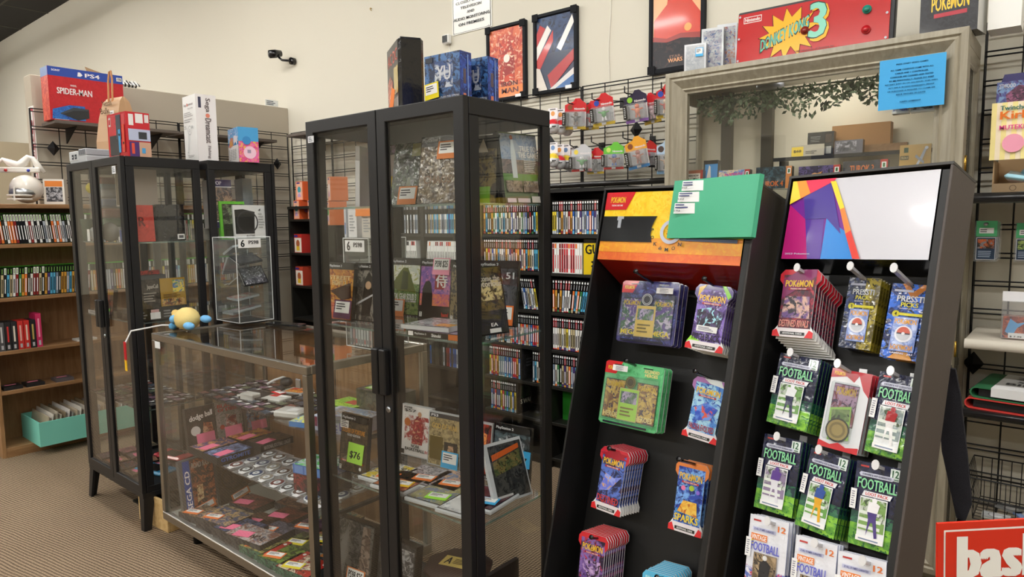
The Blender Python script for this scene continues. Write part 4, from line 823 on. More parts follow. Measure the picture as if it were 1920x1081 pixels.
m = MB(); m.box(0, 0, 0, .002, .12, .05, 'e8ecec', 'card'); m.deco((.002, 0, 0), (0, 1, 0), (0, 0, 1), .12, .05, [('L', .1, .1, .9, .9, 3, '3a4a5a')], mat='matte'); tag(m.build('card', loc=(-5.41, 3.24, 2.443)), 'small printed card standing on the partition near the corner', 'card')
# big red console box on the wall shelf (faces +x)
o = prod('console_box', 'large red and blue console box on the wall shelf', 'console box', .445, .335, .13, 'c81e2a', [
    ('A', 0, 0, 1, .83, 'c01c28', 'c8202c', 'cc2430'), ('R', 0, .83, 1, 1, '2c4ca8'), ('T', .05, .92, .16, .955, 'SONY', 'f0f0f4'), ('T', .48, .87, .68, .945, 'PS4', 'f4f4f8'), ('P', [(.38, .87), (.42, .87), (.45, .9), (.42, .95), (.39, .95)], 'f0f0f4'),
    ('R', .91, .88, .985, .95, 'f0f0f0'), ('T', .92, .89, .975, .935, '1TB', 'ink'), ('T', .28, .66, .36, .695, 'MARVEL', 'f2e8e8'), ('T', .1, .5, .56, .62, 'SPIDER-MAN', 'f4ecec'),
    ('AP', [(.02, .02), (.45, .02), (.45, .3), (.25, .3), (.03, .2)], '2060b8', '2c78c8', '1c3c8c'), ('P', [(.12, .13), (.35, .02), (.5, .08), (.5, .25), (.3, .26)], '22262c'), ('P', [(.12, .13), (.3, .26), (.5, .25), (.5, .22), (.3, .2), (.14, .11)], '3a4048')],
    L=[('A', 0, 0, 1, .83, 'c83a30', 'e86a50', 'c02020'), ('R', 0, .83, 1, 1, '8aa0d0')], loc=(-5.1, 1.765, 2.118), yaw=R(90), mat='card', pm='gloss')
ptag(o, .08, .03, -.16, .02, 'f0f0ee'); 
# orange toy boxes in the corner rack
def ob(x, y, z, w_, h_, F, Rr, lab, yaw=-8, c='e0622c'): prod('toy_box', lab, 'toy box', w_, h_, .12, c, F, Rr=Rr, loc=(x, y, z), yaw=R(yaw), group='orange toy boxes in the corner rack', mat='card')
def of(c): return [('R', .06, .03, .94, .97, 'f4b89c'), ('R', .15, .88, .6, .95, '3a3488'), ('C', .5, .56, .17, c), ('R', .3, .25, .7, .42, 'f0e0e8'), ('P', [(.25, .18), (.75, .18), (.6, .38), (.4, .38)], 'c8a8d8')]
ob(-4.87, 3.15, 1.47, .105, .15, of('4aa8b8'), [('R', .1, .1, .9, .9, 'd85a2c'), ('C', .5, .5, .15, 'b06a9a')], 'lower orange toy box with a teal figure in the corner rack')
ob(-4.85, 3.17, 1.621, .11, .15, of('48a4b4'), [('R', .1, .1, .9, .9, 'd8602c')], 'upper orange toy box with a teal figure in the corner rack', -4)
ob(-4.7, 3.16, 1.47, .1, .15, of('40506a'), [('R', .1, .1, .9, .9, 'd8602c')], 'lower orange toy box showing its plain side in the corner rack', -14)
prod('toy_box', 'upper orange toy box with a white figure seen through the left glass door', 'toy box', .11, .18, .13, 'd8743c', of('f0f0f0'), loc=(-4.42, 3.15, 1.605), yaw=R(-25), mat='card', group='orange toy boxes in the corner rack')
prod('toy_box', 'lower orange toy box with a green figure seen through the left glass door', 'toy box', .11, .18, .13, 'd8743c', of('3a9a4a'), loc=(-4.43, 3.14, 1.42), yaw=R(-25), mat='card', group='orange toy boxes in the corner rack')
m = MB(); m.box(-4.53, 3.12, 1.4, -4.3, 3.4, 1.419, 'black', 'card')
for x in (-4.53, -4.318): m.box(x, 3.12, 0, x + .018, 3.4, 1.4, '2e2a26', 'card')
tag(m.build('side_rack'), 'low dark rack under the two orange boxes behind glass', 'rack')
for z, c1, lab in ((1.2, 'c03028', 'red toy box with a round figure on the second shelf of the corner rack'), (.935, 'b84028', 'red toy box with a fox figure on the third shelf of the corner rack')):
    ob(-4.87, 3.15, z, .13, .15, [('R', .06, .03, .94, .8, 'f0e8dc'), ('C', .5, .5, .2, 'b06038'), ('R', .3, .12, .7, .35, 'e8c030'), ('R', .06, .85, .5, .95, '3a3488')], [('R', 0, 0, 1, 1, c1)], lab, -6, c1)

# ================================================================== ON THE LEFT CABINETS
zt = 1.751
t = thing('game_console', 'pale grey retro console on top of the far glass cabinet', 'console', (-3.875, 1.275, zt), R(2))
t.scale = (.8, .62, .95)
m = MB(); m.box(-.12, 0, 0, .13, .2, .035, 'b8bcc0', 'card', b=.004); m.box(-.12, -.004, .012, .02, .01, .062, 'c4c8cc', 'card', b=.003); m.box(.02, 0, .035, .13, .2, .07, 'a8acb2', 'card', b=.004)
for i in range(9): m.box(.028 + i * .011, -.001, .04, .033 + i * .011, .002, .066, '5a5e66', 'matte')
m.build('body', t)
for x in (-.075, -.03):
    m = MB(); m.box(x, -.0055, .02, x + .028, -.0035, .045, '44484e', 'matte'); m.box(x + .004, -.006, .03, x + .02, -.005, .034, 'b8bcc0', 'matte'); m.build('controller_port', t)
t = thing('paper_bag', 'tall brown paper bag with a twisted handle on the far glass cabinet', 'bag', (-3.885, 1.475, zt), R(10))
m = MB(); bw, bd, bh = .092, .062, .345
L_ = [(0, 1, 1), (.12, 1.02, .98), (.24, .93, .72), (.32, .84, .4), (bh, .75, .08)]
vs = []
for z, a_, b_ in L_: vs += [(-bw * a_, -bd * b_, z), (bw * a_, -bd * b_, z), (bw * a_ * .97, 0, z), (bw * a_, bd * b_, z), (-bw * a_, bd * b_, z), (-bw * a_ * .97, 0, z)]
fs = [(i * 6 + j, i * 6 + (j + 1) % 6, i * 6 + 6 + (j + 1) % 6, i * 6 + 6 + j) for i in range(4) for j in range(6)] + [(5, 4, 3, 2, 1, 0), (24, 25, 26, 27, 28, 29)]
m.add(vs, fs, 'b8926c', 'card')
for z, hh, txt in ((.3, .03, 'Nelson'), (.26, .028, 'Bulk')): m.deco((-.05, -.035 if z > .28 else -.047, z), (1, 0, 0), (0, -.25, 1), .08, hh, [('T', 0, 0, 1, 1, txt, '5a4634')], e=.004, mat='matte')
m.build('bag_body', t)
m = MB(); m.tube([(-.03, -.02, .32), (-.03, -.015, .43), (-.022, -.012, .475), (-.008, -.012, .48), (0, -.012, .44), (.004, -.02, .32)], .005, 'c08a60', 'matte', 6); m.build('handle', t)
m = MB(); m.box(.03, -.052, .2, .06, -.049, .27, 'e8e8e8', 'matte'); m.deco((.03, -.052, .2), (1, 0, 0), (0, 0, 1), .03, .07, [('L', .1, .4, .9, .9, 4, '5a5a60'), ('R', .1, .02, .9, .2, 'b0304a')], e=.0006, mat='matte'); m.build('price_tag', t)
o = prod('console_box', 'red handheld console box on the near corner of the far glass cabinet', 'console box', .19, .2, .105, 'c8202e', [('A', .08, .1, .96, .96, 'c82430', 'd02a38', 'b81c28'), ('R', .08, .72, .2, .92, 'e8d8d8'), ('R', .1, .76, .18, .88, 'c8202e'), ('R', .12, .05, .62, .5, '3c3e46'), ('R', .5, .4, .75, .95, '404a58'), ('R', .6, .1, .72, .62, '4aa0d8'), ('R', .82, .1, .94, .72, 'e8503c'), ('C', .66, .5, .03, '1a1a1a'), ('C', .88, .3, .03, '1a1a1a')],
    Rr=[('R', 0, 0, 1, 1, 'c8202e'), ('R', .12, .7, .32, .95, 'e8e4e4'), ('R', .4, .76, .72, .97, 'ece8e8'), ('R', .78, .78, .96, .96, 'e0d8d8'), ('R', .08, .36, 1, .62, 'b8c0dc'), ('R', .5, .4, .85, .56, '30343c'), ('R', .1, 0, .5, .33, '4a2a70'), ('R', .5, 0, 1, .33, 'c8a088'), ('R', .18, .06, .3, .3, 'e0503c'), ('R', .6, .08, .75, .2, '4aa0d8')], loc=(-3.437, 1.3, zt), yaw=R(2))
o = prod('controller_box', 'tall white controller box on the rear glass cabinet', 'controller box', .16, .33, .1, 'eceae8', [('R', 0, 0, 1, 1, 'eef0ee'), ('T', .08, .84, .8, .89, 'Sega Dreamcast', '8a8080'), ('C', .36, .865, .022, 'e07a5a'), ('T', .4, .79, .8, .82, 'Fishing Controller', '9a9898'), ('L', .08, .68, .85, .76, 3, 'a8a8a8'), ('L', .08, .6, .8, .66, 2, 'a8a8a8'),
    ('O', .5, .48, .07, .063, '9a9c9e'), ('O', .5, .48, .02, .014, '9a9c9e'), ('P', [(.4, .42), (.44, .42), (.34, .14), (.28, .15)], 'd0d4d4'), ('O', .32, .13, .03, .024, '9a9c9e'), ('L', .1, .5, .32, .56, 2, 'c0c0c0'), ('R', .68, .5, .78, .54, 'b8bcbc'), ('L', .35, .07, .85, .11, 2, 'a8a8a8')],
    Rr=[('R', 0, 0, 1, 1, 'e8e4e4'), ('R', .12, .8, .26, .96, '3a3a50'), ('T', .5, .3, .72, .34, '', 'ink')][:2] + [('TD', .42, .74, .72, .95, 'Sega', '6a6062'), ('C', .56, .69, .032, 'e0826a'), ('TD', .42, .28, .72, .65, 'Dreamcast', '6a6062'), ('TD', .46, .05, .64, .24, 'Fishing', '8a8284')], loc=(-3.475, 1.66, zt), yaw=R(-4), mat='card', pm='card')
o = prod('controller_box', 'small pink and blue controller box on the rear glass cabinet', 'controller box', .17, .175, .1, '4a9ad8', [('A', 0, .6, 1, 1, '4a9ad8', '7ac0e8', 'e8d8f0'), ('R', 0, 0, 1, .5, 'f0eeee'), ('AP', [(.05, .5), (.3, .75), (.5, .72), (.5, .5), (.2, .45)], 'c04a90', 'e8a838', 'e070b0'), ('P', [(.55, .5), (.6, .78), (.95, .74), (.9, .48), (.75, .6)], 'ece8f0')] + [('L', .08 + .2 * i, .08, .24 + .2 * i, .4, 7, 'b0b0b0') for i in range(4)],
    Rr=[('A', 0, 0, 1, .6, 'e86aa8', 'd84888', 'e8b848'), ('R', 0, .6, 1, 1, '4aa0d8'), ('C', .55, .28, .18, 'f0c8dc'), ('R', .42, .26, .6, .36, 'a090a8'), ('C', .4, .62, .12, '3a8ac8')], loc=(-3.375, 1.83, zt), yaw=R(-12))

# ================================================================== ON THE TALL CABINET
cr = Vector(at(750, 200, Y=1.36)); cr.z = zt; yw = R(-30); wv = Vector((math.cos(yw), math.sin(yw), 0))
o = prod('boxed_set', 'black wrapped boxed set with a red lettered front on the tall cabinet', 'boxed set', .19, .225, .075, '141416', [('A', .05, .03, .95, .97, '1c1a1c', '3a3034', '26282c'), ('T', .12, .72, .9, .88, 'AC DC', 'd83a30'), ('AP', [(.1, .05), (.5, .05), (.5, .5), (.3, .6), (.1, .5)], 'c83a2c', '8a2a20', 'e8c8a0'), ('R', .62, .3, .95, .65, 'c8b060'), ('R', .62, .02, .95, .25, 'd8d8d8')],
    mat='foil', pm='gloss', loc=cr - wv * .095, yaw=yw, bev=.008); ptag(o, .05, .075, .045, .045, 'f08848', '!', y=-.014, ry=18)
K2 = [('A', 0, 0, 1, 1, '1c2c50', '4a7ab8', '182038'), ('A', .3, .3, .8, .85, '30508a', 'c8d0dc', '182848'), ('T', .35, .45, .75, .75, 'YU', 'd8dce4'), ('R', .04, .85, .25, .95, '283040'), ('T', .3, .03, .98, .13, 'LEGENDARY COLLECTION', 'c8ccd8')]
SD = [('A', 0, 0, 1, 1, '2c4cb0', '1c2c70', '3a6ad0'), ('R', .25, .35, .5, .65, '5a4a58'), ('T', .62, .05, .7, .95, 'I', '8aa8e8'), ('R', .6, .05, .68, .95, '88a4e0'), ('R', .2, .05, .45, .15, 'e08060')]
for (u, Yc, w_, h_, d_, lab, pos) in ((862, 1.30, .125, .125, .045, 'blue trading card box with a yellow price note at the front of the tall cabinet', -.032), (914, 1.38, .115, .12, .045, 'second blue trading card box, turned sideways behind the first on the tall cabinet', -.03)):
    p0 = at(u, 185, Y=Yc); o = prod('card_box', lab, 'card box', w_, h_, d_, '2446a8', K2, Rr=SD, loc=(p0.x - w_ / 2, Yc, zt), yaw=R(3), group='trading card boxes on the tall cabinet'); ptag(o, .05, .042, pos, .032, 'f0dc30', y=-.008, ry=-6)
m = MB(); m.box(0, 0, 0, .035, .05, .012, '8a8c90', 'card', b=.004); m.tube([(.03, .02, .006), (.05, .03, .012), (.06, .0, .004)], .0025, 'dgrey', 'matte'); tag(m.build('small_adapter', loc=(-1.85, 1.3, zt)), 'tiny grey adapter on the corner of the tall cabinet', 'adapter')

# ================================================================== INSIDE THE TALL CABINET
def ps2(title, art, tcol='e8e0d0', ty=(.5, .62), extra=(), hdr='PlayStation 2', hc='1c1c1e', sk=0):
    return [('A', .04, .02, .98, .88, *art)] + list(extra) + [('R', .04, .88, .98, .985, hc), ('T', .08, .905, .55, .96, hdr, 'd8d8dc')] + \
        ([('T', .1, ty[0], .92, ty[1], title, tcol, sk)] if title else []) + [('R', .07, .03, .15, .11, 'e8e8e8'), ('T', .09, .04, .13, .1, 'T', 'ink')]
def gc(label, bl, br, vt, Z, F, tg=None, body='141416', lean=6, d=.014, grp=None, w=None, h=None, L=(), Rr=(), nm='game_case', cat='game case', mat='gloss', y=None):
    loc, yw, ww, hh = spot(bl, br, vt, Z=Z)
    ww = w or min(max(ww, .1), .15); hh = h or min(max(hh, .15), .2)
    o = prod(nm, label, cat, ww, hh, d, body, F, Rr=Rr, L=L, loc=loc + Vector((0, 0, .0005)), yaw=yw, lean=lean, group=grp, mat=mat)
    if tg: ptag(o, tg[2] if len(tg) > 4 else .06, tg[3] if len(tg) > 4 else .045, ww * (tg[0] - .5), hh * tg[1], tg[-1] if not isinstance(tg[-1], tuple) else tg[-1][0], tg[-1][1] if isinstance(tg[-1], tuple) else None, y=-.006)
    return o
def gx(label, x, y, z, yaw, F, tg=None, w=.135, h=.19, d=.014, lean=7, body='141416', L=(), Rr=(), B=(), nm='game_case', cat='game case', mat='gloss', grp=None, ta=None):
    o = prod(nm, label, cat, w, h, d, body, F, Rr=Rr, L=L, loc=(x, y, z + .0005), yaw=R(yaw), lean=lean, mat=mat, group=grp)
    if tg: ptag(o, tg[2], tg[3], w * (tg[0] - .5), h * tg[1], tg[4], tg[5] if len(tg) > 5 else None, y=-.006)
    return o
def ux(u, y, v=500): return at(u, v, Y=y).x
z1, z2, z3, z0 = RS[2] + .0, RS[1], RS[0], .212
# top shelf
gx('grey and pink boxed game standing edge out on the top shelf', ux(684, 1.40), 1.40, z1, -60, [('R', 0, 0, 1, 1, 'd8d8dc'), ('L', .2, .3, .8, .8, 6, '6a6a70')], w=.12, lean=2, body='e0e0e4', L=[('R', 0, 0, 1, 1, 'e8a0c0')])
gx('grey and purple boxed game with a yellow price label on the top shelf', ux(727, 1.42), 1.42, z1, -8, [('A', 0, 0, 1, 1, '4a4048', '8a6a90', '30282c'), ('R', .3, .3, .95, .85, 'b0a4a0'), ('R', .3, .3, .95, .5, 'c8a840'), ('T', .4, .33, .8, .47, '$18', 'ink'), ('L', .35, .55, .8, .8, 3, '404040')], w=.1, lean=4)
gx('dark green boxed game under shiny wrap with an olive tag on the top shelf', ux(764, 1.37), 1.37, z1, 4, [('A', 0, 0, 1, 1, '1c2820', '3a4a30', '121814'), ('P', [(.35, 0), (.65, 0), (.56, .45), (.48, .45)], '8a9080'), ('R', .55, .78, .92, .98, '8a8a30')], (.55, .16, .075, .055, 'e08a54'), lean=10, mat='foil', d=.03)
gx('silvery wrapped game case with an orange label at its top, on the top shelf', ux(820, 1.32), 1.32, z1, 6, [('R', 0, 0, 1, 1, '2a2420'), ('R', 0, .86, 1, 1, '1c1c1c'), ('A', .02, .02, .98, .85, '3a2a1c', '6a5a44', 'b8ac98'), ('T', .04, .9, .5, .97, 'PlayStation 2', 'b0b0b0'), ('T', .15, .3, .85, .42, 'CHAOS', '6a4a2c')], (.72, .78, .07, .05, 'e08448'), lean=9, mat='foil', w=.14)
gx('dark game case with a green stripe on the top shelf by the glass end', ux(902, 1.42, 320), 1.42, z1, 10, [('A', 0, 0, 1, .8, '2c241c', '6a5a2c', '1a1814'), ('R', .3, 0, .8, .25, '6a9a30'), ('P', [(.3, .75), (.5, .95), (.7, .75)], 'b8b0a0')], w=.09, lean=5)
gx('brown game case with an orange label at the glass end of the top shelf', -1.31, 1.47, z1, 6, ps2('METAL GEAR', ('4a4034', '7a6a54', '2c2820'), 'c8c0b4', (.16, .25), hc='6a5444'), (.5, .74, .09, .05, 'd8824a'), lean=7)
gx('grey green game case with a basketball player shooting', -1.215, 1.515, z1, 82, [('R', .06, .0, 1, 1, '6a7a5a'), ('A', .06, .62, 1, .98, '8aa0c0', 'a8b4c4', '7a8aa8'), ('A', .06, .42, 1, .62, '6a6468', '8a7a78', '4a4a50'), ('R', .06, .32, 1, .42, '5a8a44'), ('P', [(.3, .36), (.42, .36), (.42, .7), (.38, .9), (.32, .9), (.29, .7)], 'c8d4dc'), ('C', .34, .93, .03, 'a85a3a'), ('T', .52, .74, .95, .82, 'TRUE TO', 'f0f0f0'), ('T', .48, .65, .97, .73, 'THE GAME', 'f0f0f0'), ('L', .6, .44, .95, .62, 7, 'd8d8d8'), ('A', .1, .16, .5, .32, '6a5a50', 'a09080', '3a3430'), ('A', .52, .16, .98, .32, '6a5a50', 'a09080', '3a3430'), ('R', .08, .01, .3, .07, 'e8e0e4'), ('R', .34, .01, .66, .07, 'd8d0d4'), ('R', .7, .01, .95, .1, 'd0ccc8')], w=.15, h=.2, lean=8, body='1c1c1e')
# middle shelf
gx('orange brown game case on the middle shelf behind the left door', ux(634, 1.34, 600), 1.34, z2, 2, ps2('STREET', ('b8702c', 'd89a3a', '7a2a1c'), 'f0d8a0', (.7, .77), [('A', .04, .02, .98, .3, 'b8502c', 'd0603a', '8a2a20'), ('T', .2, .6, .75, .69, 'FIGHTER', 'f0d8a0'), ('T', .62, .56, .9, .74, 'EX3', 'e8a030'), ('P', [(.15, .5), (.9, .66), (.95, .4), (.6, .35)], '3a1c14')]), (.68, .2, .085, .06, '5a2a50'), L=[('R', 0, 0, 1, 1, '1c1c1e'), ('R', .2, .1, .8, .5, 'a8a8a8')])
gx('dark game case with a swordsman on the middle shelf, beside the orange brown one', ux(687, 1.37, 600), 1.37, z2, 4, ps2('', ('3a3634', '8a847c', '1a1818'), extra=[('P', [(.3, .1), (.6, .1), (.7, .7), (.5, .85), (.35, .7)], '2a2624'), ('C', .5, .62, .07, 'c8a484'), ('P', [(.1, .3), (.9, .55), (.9, .52), (.1, .26)], 'c8c8cc')]))
gx('green and white game case with an orange label on the middle shelf', -1.775, 1.545, z2, 7, ps2('METAL GEAR SOLID 3', ('5a7a3c', '8aa060', '34502c'), 'f4f4f0', (.27, .38), [('A', .04, .55, .98, .88, 'c8cfc0', 'e8e8d8', 'b0b060'), ('P', [(.1, .52), (.35, .75), (.45, .83), (.6, .83), (.7, .7), (.88, .4), (.6, .42), (.3, .42)], '5a6420'), ('P', [(.4, .45), (.62, .45), (.62, .75), (.45, .78)], '3a441c'), ('R', .08, .235, .9, .262, 'e8e8e8'), ('T', .25, .24, .75, .257, 'SUBSISTENCE', 'ink')]), (.3, .13, .075, .06, 'e88a50'), w=.142, h=.197)
gx('purple sunset game case with a robed silhouette and pink price note', -1.615, 1.54, z2, 7, ps2('', ('8a5ab0', 'c878a8', '6a4a98'), extra=[('A', .04, .2, .98, .42, 'e8905a', 'd87078', 'a85a90'), ('R', .04, .02, .98, .22, '241c1c'), ('P', [(.1, .1), (.42, .1), (.42, .4), (.36, .6), (.3, .64), (.2, .62), (.12, .5)], '1c181c'), ('R', .48, .5, .75, .76, '9a2a2c'), ('T', .5, .53, .85, .75, '侍', 'f0e8e8'), ('T', .72, .05, .92, .12, 'bam!', 'd83a30')]), (.66, .88, .07, .055, 'f09ab4', 'PS98 $25'), w=.142, h=.197)
gx('dark game case half hidden behind the door post on the middle shelf', -1.475, 1.53, z2, 5, ps2('', ('2c2c30', '8a7a5a', '1c1c20')), w=.12)
gx('game case with dark city art, turned to the side glass, middle shelf', -1.255, 1.41, z2, 78, [('A', .02, .02, .98, .98, '2c2820', '6a5a30', '141412'), ('AP', [(.05, .5), (.95, .5), (.95, .8), (.05, .8)], '4a3c20', 'd8c890', '1c1810'), ('R', .02, .02, .98, .35, '30302e'), ('T', .3, .78, .92, .86, 'Become the', 'd0c8b8'), ('T', .3, .7, .95, .78, 'notorious', 'e0d8c8'), ('AP', [(.1, .66), (.25, .66), (.25, .88), (.15, .88)], 'c87a30', 'e0a040', '7a3a1a'), ('T', .55, .12, .72, .17, 'EA', 'e8e8e8'), ('R', .5, .03, .78, .09, 'e8e8e8')], w=.14, h=.195, lean=12)
gx('black game case with grey ring art and an orange label on the middle shelf', -1.36, 1.545, z2, 14, ps2('AREA 51', ('26262a', '4a4a52', '141416'), 'd8dce0', (.72, .82), [('O', .6, .45, .2, .14, '50505a')]), (.76, .17, .055, .06, 'f0803c'), w=.15, h=.2, lean=8)
prod('game_case', 'clear flat case lying on the middle shelf below the green and white game', 'game case', .17, .012, .15, 'c8ccd0', T=[('A', .03, .03, .97, .97, 'b0b4b8', 'd8dce0', '8a8c90'), ('R', .6, .1, .95, .4, 'e8a83c')], mat='foil', loc=(ux(795, 1.285, 620), 1.286, z2 + .018), yaw=R(8))
o = prod('game_case', 'spine out game case lying flat under the clear case on the middle shelf', 'game case', .19, .0155, .13, '1c1c1e', [('R', .02, .1, .12, .9, 'e8e8e8'), ('T', .15, .3, .38, .75, 'PlayStation 2', 'e0e0e0'), ('T', .48, .2, .66, .8, 'Shinobi', 'e8e8e8'), ('R', .8, 0, 1, 1, 'c06a30')], T=[('A', .02, .02, .98, .98, '6a4a70', 'b09ab8', '3a3040'), ('R', .4, .4, .9, .8, 'e8824a')], loc=(ux(812, 1.285, 620), 1.283, z2 + .0005), yaw=R(5))
# third shelf
gx('brown game case with a rifle and a lime price note on the low shelf', ux(660, 1.33, 880), 1.33, z3, 3, ps2('SOLDIER OF FORTUNE', ('3c3428', '5a4c3a', '241e18'), 'd8923a', (.68, .76), [('T', .25, .62, .72, .66, 'GOLD EDITION', 'e8e8e8'), ('P', [(.1, .2), (.85, .52), (.9, .46), (.2, .14)], '8a8478'), ('P', [(.4, .48), (.55, .6), (.8, .55), (.6, .42)], '5a5044'), ('R', .1, .17, .9, .2, 'c83a2c'), ('T', .14, .172, .86, .198, 'NEW MULTIPLAYER MAPS', 'f0e8e0'), ('C', .8, .1, .03, 'e8e8e8'), ('R', .0, .74, .3, .95, 'e8e8e8'), ('L', .03, .76, .28, .94, 6, '4a4a50')]), (.62, .35, .075, .065, 'a8e050', '!$76'))
gx('white framed game case with a maroon ball player on the low shelf', -1.745, 1.56, z3, 5, [('R', .02, .02, .98, .98, 'ece8e6'), ('A', .1, .3, .9, .8, 'ece8e6', 'a83a38', 'd8c0b8'), ('AP', [(.35, .25), (.7, .25), (.75, .6), (.6, .85), (.4, .7)], '7a2028', 'a83038', 'd8a080'), ('C', .6, .84, .05, 'c89878'), ('C', .2, .66, .08, 'c06a30'), ('T', .35, .18, .62, .24, 'NCAA', 'ink'), ('T', .15, .11, .8, .17, 'BASKETBALL', 'ink'), ('T', .82, .11, .95, .17, '10', 'c03030'), ('R', .03, .03, .13, .12, 'ink'), ('T', .1, .86, .5, .92, '$57', '3a3a40'), ('T', .1, .93, .36, .97, 'PS98', '3a3a40')], body='c4c8cc', w=.14, h=.18, lean=5)
gx('gold toned game case with a blue price note on the low shelf', -1.60, 1.55, z3, 6, [('A', .03, .02, .98, .9, '8a7a58', 'b8a478', '5a4c34'), ('R', .03, .9, .98, .98, '3a3a3e'), ('T', .08, .915, .3, .965, 'PS3', 'e0e0e4'), ('T', .12, .7, .9, .8, 'GOD OF WAR', 'd8b468'), ('R', .08, .12, .48, .55, '6a5a30'), ('R', .52, .12, .92, .48, '2c2826'), ('AP', [(.6, .15), (.85, .15), (.8, .42), (.65, .42)], '8a6a50', 'c8a080', '4a3028')], (.72, .16, .07, .055, '4ab0e4'), body='b8bcc0', w=.14, h=.18, lean=6)
gx('game case with a fiery red figure on the low shelf, partly behind the post', -1.455, 1.55, z3, 4, [('A', .03, .02, .97, .97, '2a1410', 'a8381c', '1a0e0c'), ('AP', [(.45, .1), (.75, .1), (.85, .8), (.55, .85)], 'c84a20', 'f0a050', '7a1c10'), ('T', .5, .03, .9, .07, 'INFERNO', 'e8e8e8')], body='b8bcc0', w=.12, h=.18)
gx('black game case with a grey helmeted face and a blue price note', -1.315, 1.555, z3, 5, ps2('CHAMPIONS', ('2c3438', '5a6a70', '1a1e20'), 'd8dce0', (.24, .34), [('AP', [(.2, .4), (.8, .4), (.85, .75), (.5, .86), (.15, .75)], '4a5458', 'c8ccd0', '2a3034'), ('R', .32, .6, .42, .63, 'e8e8e8'), ('R', .56, .6, .66, .63, 'e8e8e8'), ('T', .15, .12, .85, .22, 'NORRATH', 'd8dce0')]), (.78, .5, .07, .05, '44aee6', '!$37'), w=.14, h=.19, lean=7)
gx('clear framed game case leaning with its back showing on the low shelf', -1.24, 1.49, z3, 78, [('A', .1, .04, .97, .95, '2c2e30', '4a4a48', '1c1e20'), ('P', [(.15, .8), (.9, .9), (.9, .82), (.15, .7)], 'c8602c'), ('AP', [(.15, .45), (.9, .55), (.9, .8), (.15, .68)], '4a5a38', '7a6a40', '26281c'), ('R', .1, .05, .5, .12, 'c8c8c8')], body='c8ccd0', w=.14, h=.175, lean=20)
fl = [(.14, 1.36, .155, 'yellow white and black flat game case on the low shelf', ('e8d020', 'e8e8e8', '1c1c20'), 'f08040', (735, 885)), (.14, 1.30, .15, 'flat game case with red lava art on the low shelf', ('8a3020', 'c87a50', '3a1814'), 'f0c020', (722, 915)), (.14, 1.35, .15, 'flat grey game case with an orange note on the low shelf', ('8a8a90', 'c0bcc0', '4a4448'), 'f0803c', (800, 890)), (.14, 1.29, .17, 'flat game case with a lime note on the low shelf', ('8a8a5a', '6a7a98', 'b8b080'), 'a0e848', (800, 935)), (.14, 1.345, .15, 'flat game case with fighters and an orange note near the post', ('6a80a8', 'd0a880', '3a4a70'), 'f08440', (850, 900)), (.13, 1.29, .14, 'flat clear disc case at the front of the low shelf', ('c8ccd0', 'e8eaec', '9aa0a8'), None, (848, 960)), (.14, 1.30, .15, 'flat dark red game case with a blue note by the leaning cases', ('3a1c24', '5a2a34', '1c1218'), '4ab4ea', (925, 935))]
for w_, y_, d_, lab, art, tg, (u, v) in fl:
    p = at(u, v, Z=z3 + .015); m = MB(); m.box(-w_ / 2, 0, 0, w_ / 2, d_, .013, 'c8ccd0', 'gloss', b=.003)
    it = [('R', .04, .04, .96, .96, '1c1c20'), ('A', .06, .06, .94, .94, *art)] + ([('C', .5, .5, .36, 'd8dadc'), ('C', .5, .5, .12, 'a0805a'), ('C', .5, .5, .05, 'f0f0f0')] if tg is None else [])
    m.deco((-w_ / 2, 0, .013), (1, 0, 0), (0, 1, 0), w_, d_, it, mat='gloss'); px_ = min(max(p.x, RCX - CW + .1), RCX - .1); py_ = min(max(p.y - d_ / 2, RCY + .04), RCY + CD - d_ - .02)
    o = m.build('game_case', loc=(px_, py_, z3 + .001 )); o.rotation_euler.z = R(6)
    tag(o, lab, 'game case', 'flat game cases on the low shelf')
    if tg: ptag(o, .07, .045, .02, .05, tg, y=.017, flat=True, ry=12)
# floor of the cabinet
gx('dark game box with a grey face and an orange price note on the cabinet floor', ux(655, 1.32, 1040), 1.32, z0, 6, [('A', .02, .02, .98, .98, '2c2c2c', '5a5a58', '1c1c1c'), ('P', [(.05, .5), (.3, .95), (.35, .5), (.1, .1)], '6a6a6a'), ('AP', [(.65, .3), (.95, .3), (.9, .95), (.7, .95)], '5a4a40', '8a7a70', '3a3230')], (.62, .2, .085, .06, 'e88a50', 'PS98 $25'), w=.17, h=.23, lean=10, d=.03, nm='game_box', cat='game box')
gx('dark boxed game with orange price note behind door posts on cabinet floor', ux(735, 1.36, 1040), 1.36, z0, 4, [('A', .02, .02, .98, .98, '242426', '3a3a3c', '161618'), ('AP', [(.5, .5), (.95, .5), (.95, .9), (.55, .9)], '4a4a4c', 'a8a8ac', '2c2c2e')], (.75, .32, .075, .055, 'e88a50', 'P3 $13'), w=.17, h=.2, lean=8, d=.03, nm='game_box', cat='game box')
t = thing('wooden_box', 'dark six sided wooden box with parchment labels on the cabinet floor', 'box', (ux(855, 1.43, 1050) + .01, 1.43, z0 + .001), R(8))
m = MB(); n6 = 8; pr_ = [(.105, 0), (.105, .012), (.09, .02), (.09, .15), (.108, .16), (.108, .175)]
m.lathe(pr_, '3a241c', 'card', 8); m.build('box_body', t)
m = MB(); m.deco((-.055, -.03, .1755), (1, .15, 0), (-.15, 1, 0), .11, .06, [('R', 0, 0, 1, 1, 'c8b060'), ('T', .1, .2, .3, .85, 'A', 'ink'), ('L', .35, .25, .9, .8, 4, '5a4c2c')], e=.0006, mat='matte'); m.build('parchment_label', t)
